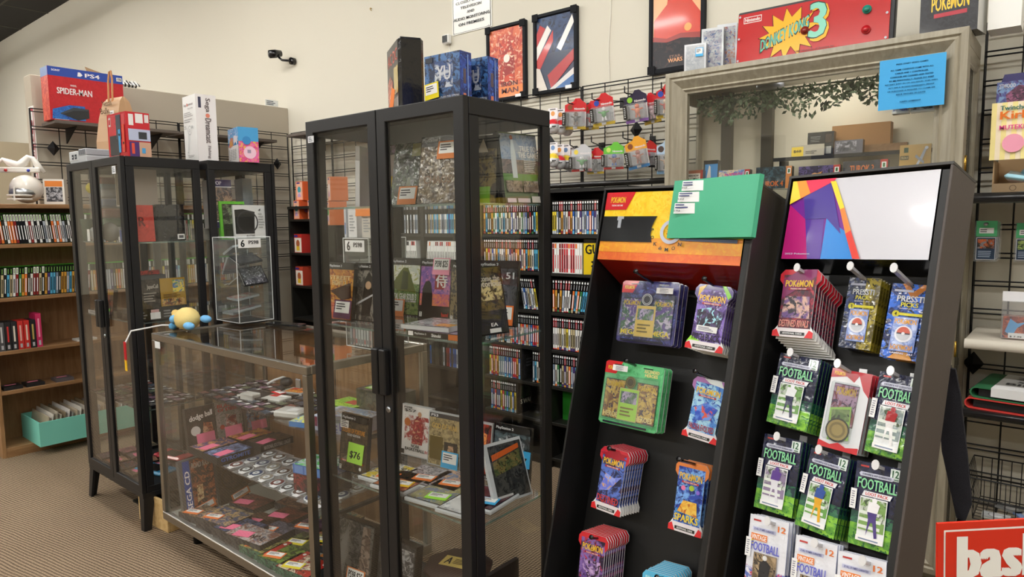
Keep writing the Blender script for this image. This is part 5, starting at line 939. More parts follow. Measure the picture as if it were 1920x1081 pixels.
for an, c_, it in ((-112, 'c8b880', [('R', .1, .35, .9, .85, 'c8b888'), ('L', .2, .45, .8, .75, 3, '5a5040')]), (-68, '7a2a20', [('R', .0, .1, 1, .95, '7a2a20'), ('P', [(.1, .1), (.2, .5), (.4, .15), (.6, .55), (.9, .1)], '9a3a2c')])):
    a_ = R(an); nx, ny = math.cos(a_), math.sin(a_); m = MB(); rx = Vector((-ny, nx, 0)); o0 = Vector((nx, ny, 0)) * .0845 - rx * .032 + Vector((0, 0, .03))
    m.deco(o0, rx, (0, 0, 1), .064, .11, it, e=.001, mat='matte'); m.build('side_label', t)
prod('dark_box', 'plain dark box standing at the glass end of the cabinet floor', 'box', .014, .24, .13, '241c18', loc=(RCX - .035, 1.35, z0), mat='card')

# ================================================================== INSIDE THE FAR CABINETS
def lx(u, y, v): return at(u, v, Y=y).x
t = thing('bagged_toy', 'clear bag of folded blue, white and green cloth on the top shelf by the aisle', 'bag', (-3.9, 1.36, 1.361))
m = MB()
for i, (c_, z_) in enumerate((('3a7a50', .1), ('b87060', .15), ('8ea0c0', .2), ('d8dce0', .25), ('a8bcc8', .29), ('b05040', .31))): m.box(-.07, -.01, z_ - .03, .075, .16, z_ + .012, c_, 'cloth', b=.008)
m.ball((-.03, -.01, .27), .03, 'd8c840', 'cloth', 10); m.build('cloth_bundle', t)
m = MB(); m.box(-.08, -.018, .02, .085, .165, .335, 'white', 'bag', b=.02); m.build('clear_bag', t)
m = MB(); m.lathe([(.028, 0), (.036, .11), (.037, .112)], '3c5a4c', 'gloss', 14); tag(m.build('ribbed_cup', loc=(-3.95, 1.325, 1.361)), 'dark green ribbed cup on the top shelf by the aisle', 'cup')
m = MB(); m.ball((0, 0, .035), .035, 'b0b4b4', 'gloss', 12, (1, 1, 1.1)); m.box(-.012, -.036, .0, .02, -.033, .06, 'white', 'matte'); tag(m.build('glass_jar', loc=(-3.85, 1.325, 1.361)), 'small clear jar with a white label beside the ribbed cup', 'jar')
m = MB(); m.ball((0, 0, .045), .042, 'a8a8a4', 'gloss', 12, (1, 1, 1.15)); tag(m.build('plastic_dome', loc=(-3.68, 1.33, 1.361)), 'clear rounded plastic dome behind the door handle side', 'dome')
prod('toy_box', 'boxed vinyl figure lettered in dark brown on top of white tubs by the bag', 'toy box', .165, .19, .12, 'c8bcb0', [('R', .04, .04, .96, .96, '6a5a4c'), ('R', .25, .82, .9, .93, '8a3a34'), ('A', .3, .1, .95, .8, '4a3c34', 'a08468', '2c2420'), ('C', .75, .2, .04, 'c8a830')], L=[('R', .1, .05, .9, .95, '7a3a34')], loc=(-3.56, 1.36, 1.53), yaw=R(4), group='boxed figures in the far cabinet')
m = MB(); m.lathe([(.055, 0), (.058, .1), (.06, .165), (.062, .168)], 'c8ccca', 'gloss', 20); tag(m.build('white_tub', loc=(-3.63, 1.43, 1.361)), 'white plastic tub under the boxed figure', 'tub')
gx('grey boxed game with a pale band beside the white tub', -3.47, 1.37, 1.361, 4, [('R', 0, .86, 1, 1, '6a6c70'), ('T', .3, .89, .8, .97, 'PS4', 'd8d8d8'), ('R', 0, 0, 1, .86, '2c2a28'), ('T', .6, .55, .9, .75, 'G', 'd8d8d8'), ('C', .3, .45, .06, '7a2020')], w=.12, h=.165)
gx('small blue and white card box on the top shelf next to the corner post', -3.45, 1.315, 1.361, 2, [('R', 0, 0, .2, 1, '2c4a90'), ('R', .2, 0, 1, 1, 'e8eaec'), ('L', .35, .3, .85, .7, 2, '4a5a80')], w=.13, h=.055, lean=0, d=.03, nm='card_box', cat='card box')
def side(label, u0, u1, v1, v0, x, z, d, F, c='1c1c1e', nm='game_case', cat='game case', mat='gloss', grp=None):
    """a box facing the glass side (+x) of a far cabinet"""
    a_, b_ = at(u0, v1, X=x), at(u1, v1, X=x); t_ = at(u0, v0, X=x); return prod(nm, label, cat, b_.y - a_.y, t_.z - z, d, c, F, loc=(x, (a_.y + b_.y) / 2, z + .0005), yaw=R(90), lean=3, mat=mat, group=grp)
side('red textured case with a dark letter R and a small star', 247, 292, 453, 384, -3.37, 1.361, .03, [('A', .0, .0, 1, 1, 'b8322c', 'c43c34', 'a82c28'), ('T', .34, .42, .64, .68, 'R', '6a1c1c'), ('P', burst(.68, .42, .07, .06, 5, 2), 'd83a34')], 'b03028', mat='card')
side('black glossy wrapped box with a white barcode, behind the side glass', 297, 349, 453, 383, -3.39, 1.361, .05, [('A', 0, 0, 1, 1, '141416', '1c1c20', '2a2a30'), ('R', .7, .04, .96, .18, 'e8e8e8'), ('R', .75, .07, .92, .15, '4a4a50')], mat='foil')
side('dark case back lettered in pale type, on the middle shelf of the far cabinet', 256, 304, 600, 526, -3.36, .986, .03, [('A', 0, .3, 1, 1, '2c2824', '4a4038', '1c1a18'), ('T', .5, .75, .95, .88, 'JapanCell', 'b8b0a8'), ('L', .35, .45, .95, .7, 4, '9a948c'), ('R', 0, 0, 1, .3, '18181a'), ('R', .55, .04, .95, .2, 'e8e8e8'), ('R', .58, .2, .9, .27, 'c8a0a0'), ('L', .05, .05, .45, .25, 3, '7a7a7c')])
side('dark and gold case back with small pictures, on the middle shelf of the far cabinet', 305, 352, 598, 522, -3.355, .986, .03, [('R', 0, .32, 1, 1, 'a88430'), ('A', .5, .65, .95, .95, '4a70a8', 'e8d060', '3a8a50'), ('A', .05, .33, .95, .5, '6a3020', 'c8a060', '3a5a50'), ('L', .1, .52, .9, .62, 3, '5a4010'), ('R', 0, 0, 1, .3, '18181a'), ('R', .55, .04, .95, .2, 'e8e8e8'), ('L', .05, .05, .45, .25, 3, '7a7a7c')])
side('red boxed game lying behind the dark case backs in the far cabinet', 258, 300, 522, 508, -3.45, 1.2, .05, [('A', 0, 0, 1, 1, '7a1c20', 'a8302c', '2c1214')], '7a1c20')
prod('box_riser', 'grey box carrying the red boxed game in the far cabinet', 'box', .16, .212, .06, '4a4a4c', loc=(-3.44, 1.4, .986), yaw=R(90), mat='card')
gx('small brown boxed game with a green sticker on the middle shelf', -3.80, 1.33, .986, 3, [('R', 0, 0, .2, 1, 'b8bcc4'), ('A', .2, 0, 1, 1, '3a2420', '8a3a28', '1c1412'), ('T', .25, .78, .98, .95, 'SPIDER-MAN', 'd8b040'), ('R', .5, .0, .8, .25, '8ad060'), ('T', .04, .1, .14, .9, 'I', '4a4a54')], w=.13, h=.13, d=.02, nm='game_box', cat='game box')
prod('flat_box', 'flat white edged case at the front of the middle shelf by the door handle', 'game case', .2, .018, .14, 'd8d8da', [('L', .1, .2, .6, .8, 2, '5a5a60')], T=[('R', 0, 0, 1, 1, '2c2c30')], loc=(-3.86, 1.3, .9865))
prod('flat_box', 'flat black case on the middle shelf right behind the near door', 'game case', .2, .03, .16, '1c1c1e', T=[('A', 0, 0, 1, 1, '2c2c30', '4a4a50', '1c1c20')], loc=(-3.56, 1.31, .9865))
# rear far cabinet
side('boxed vinyl figure with purple trim behind the side glass of the rear cabinet', 402, 439, 416, 336, -3.34, 1.42, .1, [('R', .0, .86, 1, 1, '3c2c60'), ('R', 0, 0, 1, .12, '3c2c60'), ('A', 0, .14, 1, .84, '5a5458', 'a88a78', '3a3438'), ('T', .1, .89, .5, .97, 'POP', 'e0d8e8')], 'e4e0e4', 'toy_box', 'toy box', grp='boxed figures in the far cabinet')
side('clear boxed orange figure standing behind the green game in the rear cabinet', 458, 476, 384, 334, -3.5, 1.43, .08, [('R', 0, 0, 1, 1, 'b0bcc8'), ('C', .5, .2, .1, 'd88a50')], 'b4c0cc', 'toy_box', 'toy box')
prod('box_riser', 'white box carrying figures in the rear cabinet', 'box', .3, .058, .14, 'b8b8b8', loc=(-3.45, 1.84, 1.361), yaw=R(90), mat='card')
side('green framed boxed game leaning on the side glass of the rear cabinet', 415, 462, 431, 377, -3.325, 1.361, .02, [('R', .1, .04, .97, .93, '2c3428'), ('A', .12, .4, .95, .92, '2c3428', '7a8a6a', '1c2018'), ('R', .55, .1, .85, .42, 'd05a9a'), ('R', .6, .12, .8, .4, '4a6ad8')], '6ac83a')
side('white headphone box with a round black cushion window in the rear cabinet', 440, 500, 431, 384, -3.31, 1.361, .012, [('P', [(.04, .15), (.62, .15), (.66, .8), (.3, .88), (.04, .86)], '1c1c1e'), ('O', .42, .5, .34, .3, '3a3a40'), ('T', .35, .05, .62, .12, 'ALCOVE', '4a4a4c'), ('L', .76, .3, .95, .78, 6, 'b8b8b8'), ('P', [(.76, .84), (.84, .9), (.84, .84)], 'ink')], 'f0f0f0', 'headphone_box', 'box', 'card')
# handhelds and games on the floor of the far cabinet
for i, (u, v, c_) in enumerate(((292, 880, '2c88b8'), (300, 860, 'd8505a'))):
    p = at(u, v, Z=.22); m = MB(); m.box(-.1, -.05, 0, .1, .05, .02, c_, 'gloss', b=.008); m.box(-.055, -.035, .02, .055, .035, .0215, '141416', 'gloss'); m.box(-.095, -.05, .002, -.06, .05, .0225, c_, 'gloss', b=.006)
    o = m.build('handheld_console', loc=(min(p.x, -3.44), min(max(p.y, 1.33), 1.52) + .07 * i, .212)); o.rotation_euler.z = R(15); tag(o, ('blue', 'red')[i] + ' handheld games console lying on the floor of the far cabinet', 'handheld console')
qq = random.Random(3)
GA = [('2c2c34', '6a4a5a', '8a8a90'), ('3a2c28', 'b06a4a', 'c8b8a0'), ('20242c', '4a5a78', 'a03a3a'), ('403a34', '8a7a60', '2c2620'), ('5a3a44', 'c07a88', '2a2228')]
for i in range(9):
    x, y = -3.92 + .125 * (i % 4), 1.33 + .1 * (i // 4); m = MB(); m.box(-.052, -.045, 0, .052, .045, .014, '1c1c20', 'gloss'); m.deco((-.052, -.045, .014), (1, 0, 0), (0, 1, 0), .104, .09, [('A', .04, .04, .96, .96, *GA[i % 5])])
    o = m.build('game_case', loc=(x, y, .2115)); o.rotation_euler.z = R(qq.uniform(-8, 8)); tag(o, '%s flat game on the far cabinet floor, %s from the aisle' % (('dark', 'rust', 'navy', 'brown', 'plum')[i % 5], ordinal(i)), 'game case', 'flat games on the floor of the far cabinet')
    if i % 2: ptag(o, .05, .035, 0, .0, 'f08aa8', '!', y=.016, flat=True)

# ================================================================== INSIDE THE COUNTER
def cart_mesh(i):
    m = MB(); m.box(-.03, -.024, 0, .03, .024, .009, ('26262c', '2c2c30', '3a3a40', '202430', '30282c', '24242a')[i], 'gloss', b=.0015)
    m.deco((-.03, -.024, .009), (1, 0, 0), (0, 1, 0), .06, .048, [('A', .12, .08, .88, .75, *(('3a3a58', '8a6a7a', '2a2a30'), ('4a3034', 'a05a50', '2a2226'), ('2c3a4c', '6a88a8', '20242c'), ('3c4a3a', '7a8a6a', '242a24'), ('5a3a5a', 'b890a8', '2a222c'), ('3a3a3a', '9a9a9a', '242424'))[i])] + ([('R', .62, .6, .98, .98, 'f0f0f0')] if i % 2 == 0 else []))
    return m.build('cartridge')
CP = [None] * 6
cn = ['violet', 'red', 'blue', 'green', 'pink', 'grey']
def carts(x0, y0, z, nx, ny, where, group, sx=.066, sy=.056, skip=lambda a, b: False, seed=4):
    q = random.Random(seed)
    for b in range(ny):
        for a in range(nx):
            if skip(a, b): continue
            i = q.randrange(6)
            if CP[i] is None: CP[i] = cart_mesh(i); o = CP[i]
            else: o = CP[i].copy(); C.objects.link(o)
            o.location = (x0 + a * sx, y0 + b * sy, z + .0006); o.rotation_euler.z = R(q.uniform(-3, 3))
            tag(o, '%s labelled cartridge, %s in %s row %s' % (cn[i], ordinal(a), ordinal(b), where), 'cartridge', group)
carts(-3.06, 1.46, .66, 12, 6, 'on the counter upper shelf', 'cartridges on the counter upper shelf', skip=lambda a, b: a > 8 and b < 3)
carts(-3.94, 1.31, .57, 9, 5, 'in the far glass cabinet', 'cartridges in the far glass cabinet', sx=.068, sy=.058, seed=8)
US = .6605
def blk(name, label, cat, x, y, z, w_, d_, h_, c_, yaw=0, T=(), F=(), Rr=(), mat='gloss', grp=None, tg=None, bev=0):
    o = prod(name, label, cat, w_, h_, d_, c_, F, T=T, Rr=Rr, loc=(x, y, z), yaw=R(yaw), mat=mat, group=grp, bev=bev)
    if tg: ptag(o, tg[2], tg[3], w_ * (tg[0] - .5), d_ * tg[1], tg[4], tg[5] if len(tg) > 5 else None, y=h_ + .003, flat=True, ry=tg[6] if len(tg) > 6 else 0)
    return o
def pz(u, v, z): return at(u, v, Z=z)
p = pz(462, 745, .68); t = thing('power_adapter', 'white power adapter with a coiled cord on the counter upper shelf', 'adapter', (p.x, max(p.y, 1.44), US), R(10))
m = MB(); m.box(-.045, 0, .002, .035, .05, .034, 'd0d0cc', 'card', b=.004); m.build('adapter_block', t)
m = MB(); m.tube([(-.045, .03, .015), (-.07, .01, .02), (-.085, .03, .012), (-.07, .05, .02), (-.055, .03, .03), (-.075, .015, .012), (-.1, .02, .006)], .004, 'd8d8d4', 'card', 6); m.build('cord', t)
blk('game_console', 'flat black console under the white adapter', 'console', p.x + .0, 1.52, US, .2, .1, .018, '1c1c20', 8, T=[('A', 0, 0, 1, 1, '1c1c20', '26262c', '34343a')])
p = pz(535, 775, .68); blk('handheld_console', 'pale grey handheld console shell nearest the counter lock', 'handheld console', p.x, p.y, US, .125, .085, .026, 'c4c4c0', 20, T=[('R', .1, .1, .9, .9, 'b8b8b4'), ('R', .4, .2, .8, .7, 'd8d8d8'), ('R', .5, .4, .75, .6, 'eeeeee')], tg=None, bev=.006, mat='card')
p = pz(505, 748, .68); blk('cartridge', 'pale grey cartridge with a red label behind the handheld shell', 'cartridge', p.x, p.y, US, .11, .08, .02, 'c8c8c4', 15, T=[('R', .1, .55, .5, .95, 'c83030'), ('R', .5, .6, .9, .9, 'f0f0f0')], bev=.004, mat='card')
p = pz(545, 735, .68); blk('cartridge', 'flat grey cartridge with a sunset label in the counter', 'cartridge', p.x, p.y, US, .12, .09, .018, 'b8b8b8', 18, T=[('A', .1, .1, .9, .9, 'c8302c', 'f0b040', '3a1c1c')])
p = pz(520, 722, .68); t = thing('headset', 'black and white corded headset lying on the counter upper shelf', 'headset', (p.x, p.y, US))
m = MB(); m.tube([(-.09, 0, .012), (-.07, .03, .03), (-.03, .05, .045), (.02, .05, .04)], .007, 'e8e8ea', 'gloss', 8); m.build('band', t)
m = MB(); m.ball((.03, .03, .035), .028, '1c1c20', 'card', 12, (1.2, 1, .8)); m.build('ear_pad', t)
blk('flat_box', 'flat black case with a red and white note near the counter lock', 'game case', pz(530, 735, .67).x + .02, 1.6, US, .16, .1, .014, '1c1c20', -6, tg=(.4, .5, .07, .04, 'd83038'))
p = pz(535, 790, .68); blk('game_box', 'small game box with a green top and blue front in the counter', 'game box', -2.16, 1.405, .50, .17, .12, .035, '4a70b8', 12, T=[('A', 0, 0, 1, 1, '5ab85a', 'e0e0f0', '3a5a90')], F=[('R', .05, .1, .3, .9, '6a90d0'), ('R', .35, .1, .6, .9, '6a90d0'), ('R', .65, .1, .95, .9, '6a90d0')])
blk('stacked_box', 'dark case carrying the green topped game box', 'game box', -2.16, 1.41, .4205, .18, .12, .078, '30282c', 12, F=[('A', 0, 0, 1, 1, '30282c', '8a3a3c', '1c1a1c')])
# right part of the upper shelf seen through the tall cabinet
gbp = pz(668, 765, .68)
blk('game_box', 'grey box with big blue lettering on the counter upper shelf', 'game box', -2.09, 1.47, US, .22, .15, .055, 'a8acc0', 10, F=[('R', 0, 0, 1, 1, 'a8acc0'), ('R', .02, .3, .12, .95, '7a3040'), ('T', .16, .25, .95, .85, 'GAME BOY', '34309a'), ('T', .2, .08, .6, .18, 'COMPACT VIDEO GAME', '5a5a8a')], T=[('R', 0, 0, 1, 1, 'b0b4c4'), ('T', .05, .05, .6, .25, 'GAME BOY', '34309a'), ('A', .1, .3, .95, .95, '8a7a70', '6a8ab0', 'c8c8c0')], mat='card')
blk('toy_package', 'lime green curved plastic package on the counter upper shelf', 'package', -2.25, 1.60, US, .16, .12, .05, '7ab83a', 0, T=[('A', 0, 0, 1, 1, '8ad03a', 'c0e848', '3a7a2c'), ('R', .4, .4, .8, .8, 'c84a40')], bev=.015)
blk('game_console', 'dark green glossy console box with a lime price note at the counter back', 'console', -2.08, 1.66, US, .22, .11, .12, '3c443c', 4, T=[('R', 0, 0, 1, 1, '50585a'), ('R', .1, .2, .5, .8, 'a0e060'), ('R', .15, .3, .45, .7, 'e8e8e8')], F=[('A', .0, 0, 1, 1, '4a4c40', '6a6450', '34382c'), ('R', .75, .2, 1, .8, '9ad030')])
blk('flat_box', 'bright comic coloured flat box just behind the brown game case', 'game box', -2.24, 1.44, US, .14, .1, .02, '3a7ac0', 18, T=[('A', 0, 0, 1, 1, '5a9ad0', 'e0e858', 'e8e8f0'), ('R', .1, .7, .9, 1, '9a2a34'), ('R', .4, .72, .7, .95, 'eee')] )
p = at(470, 790, Z=.41)
blk('cart_reader', 'grey cylinder cable wrapped with a beige band on the counter shelf', 'accessory', -2.03, 1.44, US + .056, .1, .03, .02, '6a6c70', 25, bev=.006)
# lower shelf standing boxes
LZ = .4205
def cbox(label, bl, br, vt, Z, F, tg, w=None, h=None, c_='242426', d=.025, lean=10, grp='boxed games in the counter', yaw=None, Yc=None):
    a_, b_ = at(*bl, Y=Yc), at(*br, Y=Yc); ww = w or (b_.x - a_.x); hh = h or (at(bl[0], vt, Y=Yc).z - Z)
    o = prod('game_box', label, 'game box', ww, hh, d, c_, F, loc=((a_.x + b_.x) / 2, Yc, Z), yaw=R(yaw or 0), lean=lean, mat='card', pm='gloss', group=grp)
    if tg: ptag(o, tg[2], tg[3], ww * (tg[0] - .5), hh * tg[1], tg[4], tg[5] if len(tg) > 5 else None, y=-.006, ry=tg[6] if len(tg) > 6 else 0)
    return o
NK = 'f07a9c'
def ybox(label, yc, x, w, h, Z, F, tg, c_='242426', d=.025, lean=8):
    o = prod('game_box', label, 'game box', w, h, d, c_, F, loc=(x, yc, Z), yaw=R(90), lean=lean, mat='card', pm='gloss', group='boxed games standing in the counter')
    if tg: ptag(o, tg[2], tg[3], w * (tg[0] - .5), h * tg[1], tg[4], tg[5] if len(tg) > 5 else None, y=-.006, ry=tg[6] if len(tg) > 6 else 0)
ybox('black game box with white bubble lettering and a pink note in the counter', 1.435, -3.055, .13, .185, LZ, [('A', 0, 0, 1, 1, '2a2422', '3a3030', '1c1818'), ('T', .12, .62, .95, .8, 'dodge ball', 'f0ece8', .08), ('C', .3, .42, .12, 'd8d4d0'), ('AP', [(.5, .2), (.95, .2), (.9, .55), (.6, .6)], 'a85a3c', 'd8a080', '5a2a20')], (.62, .2, .085, .05, NK, '!'))
ybox('grey game box with red lettering and a pink note in the counter', 1.575, -3.06, .13, .185, LZ, [('A', 0, 0, 1, 1, '8a8480', 'a89c98', '6a6460'), ('T', .1, .84, .9, .93, 'BLADES', 'c83a3a'), ('T', .1, .74, .85, .82, 'OF STEEL', 'c83a3a'), ('AP', [(.3, .2), (.8, .2), (.75, .6), (.4, .66)], '8a3a38', 'c8a8a0', '5a5458'), ('C', .2, .35, .06, 'b04030')], (.6, .2, .085, .05, NK, '!'))
ybox('boxed game with an arch and goblins and a pink note, third in the counter', 1.71, -3.065, .12, .165, LZ, [('R', 0, 0, 1, 1, '6a6868'), ('AP', [(.1, 0), (.9, 0), (.9, .6), (.7, .9), (.3, .9), (.1, .6)], '2c3c60', '7a8aa8', '9a5a3a'), ('T', .2, .6, .8, .76, 'GHOSTS', 'e0e0e8')], (.6, .2, .08, .045, NK, '!'))
FB = [(-2.90, 1.62, 'flat red game box with a yellow figure and a pink note', ('a8281c', 'e0b030', '3a1c18'), 0), (-2.90, 1.44, 'flat blue game box with a pink note beside the standing black box', ('2c3c80', 'd8a060', '1c1c28'), 0), (-2.77, 1.44, 'flat dark box with a pink note and blue lettered spine', ('20305c', '8aa0d0', '16161c'), 'GYROMITE'), (-2.77, 1.64, 'flat black box with a pink note, its pale lettered spine showing', ('1c1c1e', '5a3a2c', '3a302c'), 'NATIONAL FOOTBALL LEAGUE')]
for x, y, lab, art, txt in FB:
    blk('game_box', lab, 'game box', x, y, LZ, .17, .12, .03, '1c1c20', 92, T=[('A', .02, .02, .98, .98, *art)], F=([('T', .1, .2, .9, .8, txt, '4a70c8' if txt[0] == 'G' else 'a8a8a8')] if txt else ()), tg=(.3, .3, .075, .05, NK, '!', 10), mat='card', grp='flat boxed games in the counter')
# discs in sleeves
def disc_mesh(i):
    m = MB(); m.box(-.04, -.045, 0, .04, .045, .003, 'b8bcc0', 'bag'); m.M = Matrix.Translation((0, -.004, .0033))
    m.lathe([(.031, 0), (.031, .0035)], 'c8ccd0', 'gloss', 20); m.M = Matrix.Identity(4)
    m.deco((-.04, -.049, .0072), (1, 0, 0), (0, 1, 0), .08, .09, [('C', .5, .5, .29, ('5a4a44', '3a4a6a', '8a8478', '6a3a3a', '4a4a4c')[i]), ('C', .5, .5, .16, 'd8dcde'), ('C', .5, .5, .06, '8a8c90')] + [('R', .58, .02, .95, .24, 'f4f4f4')], e=.0004)
    return m.build('disc_sleeve')
DP = [None] * 5; q = random.Random(12); dn = ['brown', 'blue', 'sand', 'dark red', 'grey']; k_ = 0
for b in range(5):
    for a in range(11):
        x = -2.84 + a * .078 - b * .01; y = 1.40 + b * .082
        if x < -2.72 or x > -1.99 or (a < 2 and b > 2) or (x < -2.45 and b > 2): continue
        i = q.randrange(5)
        if DP[i] is None: DP[i] = disc_mesh(i); o = DP[i]
        else: o = DP[i].copy(); C.objects.link(o)
        o.location = (x, y, LZ + .001 + .0016 * ((a + b) % 3)); o.rotation_euler = (R(3), 0, R(q.uniform(-14, 14))); k_ += 1
        tag(o, '%s sleeved disc, %s in %s row, counter lower shelf' % (dn[i], ordinal(a), ordinal(b)), 'disc', 'sleeved discs on the counter lower shelf')
# deck
DZ = .1425
ybox('tall blue striped case with an orange label at the counter end', 1.38, -2.99, .155, .25, DZ, [('R', 0, 0, 1, 1, '5a5a5c'), ('R', .1, .02, .3, .98, '2c4a98'), ('A', .32, .02, .98, .98, '3a2420', 'a8603a', '2a1a18'), ('T', .36, .82, .92, .92, 'ROAD RASH', 'b8b0a8'), ('AP', [(.42, .2), (.62, .25), (.62, .5), (.45, .5)], 'e8d0a0', 'c89868', '7a4a30')] + [('TU', .13, .1, .27, .8, 'SEGA CD', 'e8e8f0')], (.6, .09, .1, .035, 'f08448', None, -12), c_='5a5a5c')
ybox('dark case with an orange label behind the blue striped case in the counter', 1.54, -2.99, .14, .22, DZ, [('A', 0, 0, 1, 1, '2c2820', '3a3428', '1c1a16'), ('O', .5, .5, .25, .22, '4a4438')], (.7, .12, .09, .035, 'c87a48', None, -14))
NB = [(352, 968, .17, .11, .03, 'flat dark box with a brown cover beside the blue striped case', ('5a4a3c', 'a89070', '2c2c34'), 'f08448', 0), (560, 940, .17, .12, .03, 'mottled brown flat box at the back of the counter deck', ('4a3430', '8a6a58', '241c1c'), None, 0), (475, 940, .17, .12, .03, 'dusky red flat box at the back of the counter deck', ('5a2a28', '8a4a40', '2c1a1a'), NK, 0), (372, 985, .2, .13, .055, 'blue brown flat box with an orange note at the front edge', ('4a5a80', 'c8a878', '2c2c30'), 'f08448', 0), (430, 965, .19, .13, .03, 'flat box with deer art and an orange note', ('6a5c48', 'b8a480', '2c3a50'), None, 0),
      (418, 1000, .19, .13, .05, 'dark blue flat box with a pink note', ('28304c', '5a6a90', '1c1c24'), NK, 0), (455, 1010, .22, .11, .055, 'thick white topped box stack with a pink note', ('c8c0bc', '8a5a44', '6a7088'), NK, 0),
      (490, 975, .15, .12, .03, 'brown flat box with a pink note deep in the counter', ('3a2a24', '6a4a3c', '241a18'), NK, 0), (520, 990, .15, .12, .03, 'grey dragon flat box with an orange note', ('3a3c4c', '6a6c80', '22222a'), 'f08448', 0),
      (497, 1022, .17, .12, .035, 'camouflage flat box with a green side and an orange note', ('3c3c24', 'b0a860', '1c1c14'), 'f08448', 1), (535, 1040, .17, .12, .035, 'green soldier flat box with an orange note', ('344a24', '7a9a40', '1c2410'), 'f08448', 1),
      (575, 1015, .15, .12, .03, 'dark jungle flat box with a yellow note', ('2c3824', '5a6a3c', '181c12'), 'e8d838', 0), (565, 1062, .17, .12, .035, 'red and cream flat box with a yellow note nearest the corner post', ('a83024', 'e8e0c8', '2c1a18'), 'f0e040', 1),
      (620, 1010, .17, .12, .03, 'green and red flat box seen through the tall cabinet', ('3a7a6a', 'c8503c', 'c8a850'), 'e8d838', 0), (590, 985, .15, .12, .03, 'purple brown flat box in the counter deck', ('4a3a4c', '8a7080', '2c2430'), 'f08448', 0),
      (540, 965, .15, .12, .03, 'dark red flat box deep on the counter deck', ('4a2420', '7a3a30', '241412'), NK, 0), (640, 970, .17, .12, .03, 'teal and tan flat box at the far end of the deck', ('5a8a80', 'c8b080', '3a4a40'), None, 0), (650, 1040, .16, .12, .03, 'small orange topped flat box behind the dark game box', ('c87a3a', '4a3a30', '8a8a50'), 'e8d838', 0)]
for u, v, w_, d_, h_, lab, art, tg, n64 in NB:
    p = at(u, v, Z=DZ + h_)
    T = [('A', .01, .01, .99, .99, *art)] + ([('R', .84, 0, 1, 1, 'b02a24'), ('C', .92, .8, .06, 'e8e8e8')] if n64 else [])
    T += [('T', .35, .25, .9, .5, 'VANDAL', 'ink')] if 'thick white' in lab else []
    blk('game_box', lab, 'game box', min(p.x, -2.05), min(max(CY0 + .03, p.y - d_ / 2), CY1 - d_ - .03), DZ, w_, d_, h_, '2a5a40' if n64 and 'red' not in lab else '242428', 8, T=T, F=[('A', 0, 0, 1, 1, '2c5a44' if n64 else '2a2a2e', '4a7a60' if n64 else '4a4a50', '1c1c1e')] + ([('R', .86, .15, .97, .85, 'e8e8e8'), ('R', .885, .25, .945, .75, '3a6a3a')] if n64 else []),
        tg=(.35, .3, .08, .045, tg, None if tg != NK else '!', 14) if tg else None, mat='card', grp='flat boxed games on the counter deck')

# ================================================================== ON THE COUNTER
def tower(label, x0, y0, w_, d_, h_, yaw=0, white=False):
    t = thing('acrylic_case', label, 'acrylic case', (x0, y0, CZT + .012), R(yaw), 'clear acrylic cases on the counter'); th = .004
    for b_, nm in (((0, 0, 0, w_, th, h_), 'front_wall'), ((0, d_ - th, 0, w_, d_, h_), 'back_wall'), ((0, th, 0, th, d_ - th, h_), 'side_wall'), ((w_ - th, th, 0, w_, d_ - th, h_), 'side_wall')):
        m = MB(); m.box(*b_, 'white', 'acrylic'); m.build(nm, t)
    for i in range(1, 5):
        m = MB(); m.box(th, th, h_ * i / 5, w_ - th, d_ - th, h_ * i / 5 + .003, 'white', 'acrylic'); m.build('shelf', t)
    m = MB(); m.box(0, 0, h_, w_, d_, h_ + th, 'white', 'acrylic')
    for (x, y) in ((0, 0), (w_, 0), (0, d_), (w_, d_)): m.tube([(x, y, 0), (x, y, h_ + th)], .002, 'd8dcdc', 'gloss', 5)
    for z in (0, h_ + th): m.tube([(0, 0, z), (w_, 0, z), (w_, d_, z), (0, d_, z), (0, 0, z)], .0018, 'd8dcdc', 'gloss', 5)
    m.build('top', t)
    m = MB(); m.box(.02, .02, -.011, w_ - .02, d_ - .02, 0, '18181a', 'card'); m.build('base', t)
    m = MB()
    if not white: m.M = Matrix.Translation((w_, 0, 0)) @ Matrix.Rotation(R(90), 4, 'Z')
    m.box(.012, -.0012, h_ - .045, .125, 0, h_ - .003, 'f0f0f0', 'matte'); m.deco((.012, -.0012, h_ - .045), (1, 0, 0), (0, 0, 1), .113, .042, [('T', .1, .1, .28, .9, '6', 'ink'), ('T', .45, .4, .9, .8, 'PS98', 'ink')], e=.0004, mat='matte'); m.build('price_card', t)
    return t
tx0, ty0, tw, td, tht = -3.21, 1.61, .215, .175, .395
tower('clear acrylic case of loose discs and games at the back of the glass counter', tx0, ty0, tw, td, tht)
tower('second clear acrylic case near the tall cabinet, stuffed with white spined games', -2.115, 1.56, .15, .175, .40, white=True)
aq = [(.06, .02, .325, -22, 'pale green and pink', ('c8e8c0', 'f090b0', 'e8e8e8'), 'e8608a'), (.02, .03, .25, -55, 'red and blue', ('8a3a40', '4a6ab0', 'c8c8c8'), None), (.11, .02, .275, 20, 'black', ('1c1c20', '3a3a40', '5a5a60'), None), (.03, .03, .165, -12, 'dark with an orange label', ('26262a', '4a4a50', '1c1c20'), 'e8783c'), (.09, .02, .18, -25, 'dark with a yellow label', ('2a2a2e', '50504c', '1c1c20'), 'f0b830'),
      (.16, .03, .2, 52, 'thin black', ('1c1c20', '4a4a50', 'a0a0a4'), None), (.05, .03, .09, 2, 'cream and red', ('d8d0c0', 'c8504a', 'e8e8e0'), None), (.02, .02, .02, 0, 'green and white', ('4a7a5a', 'd8d8d4', '8a8a88'), None), (.08, .02, .035, -4, 'red striped', ('a83030', 'e0d8d4', '5a2a2a'), None)]
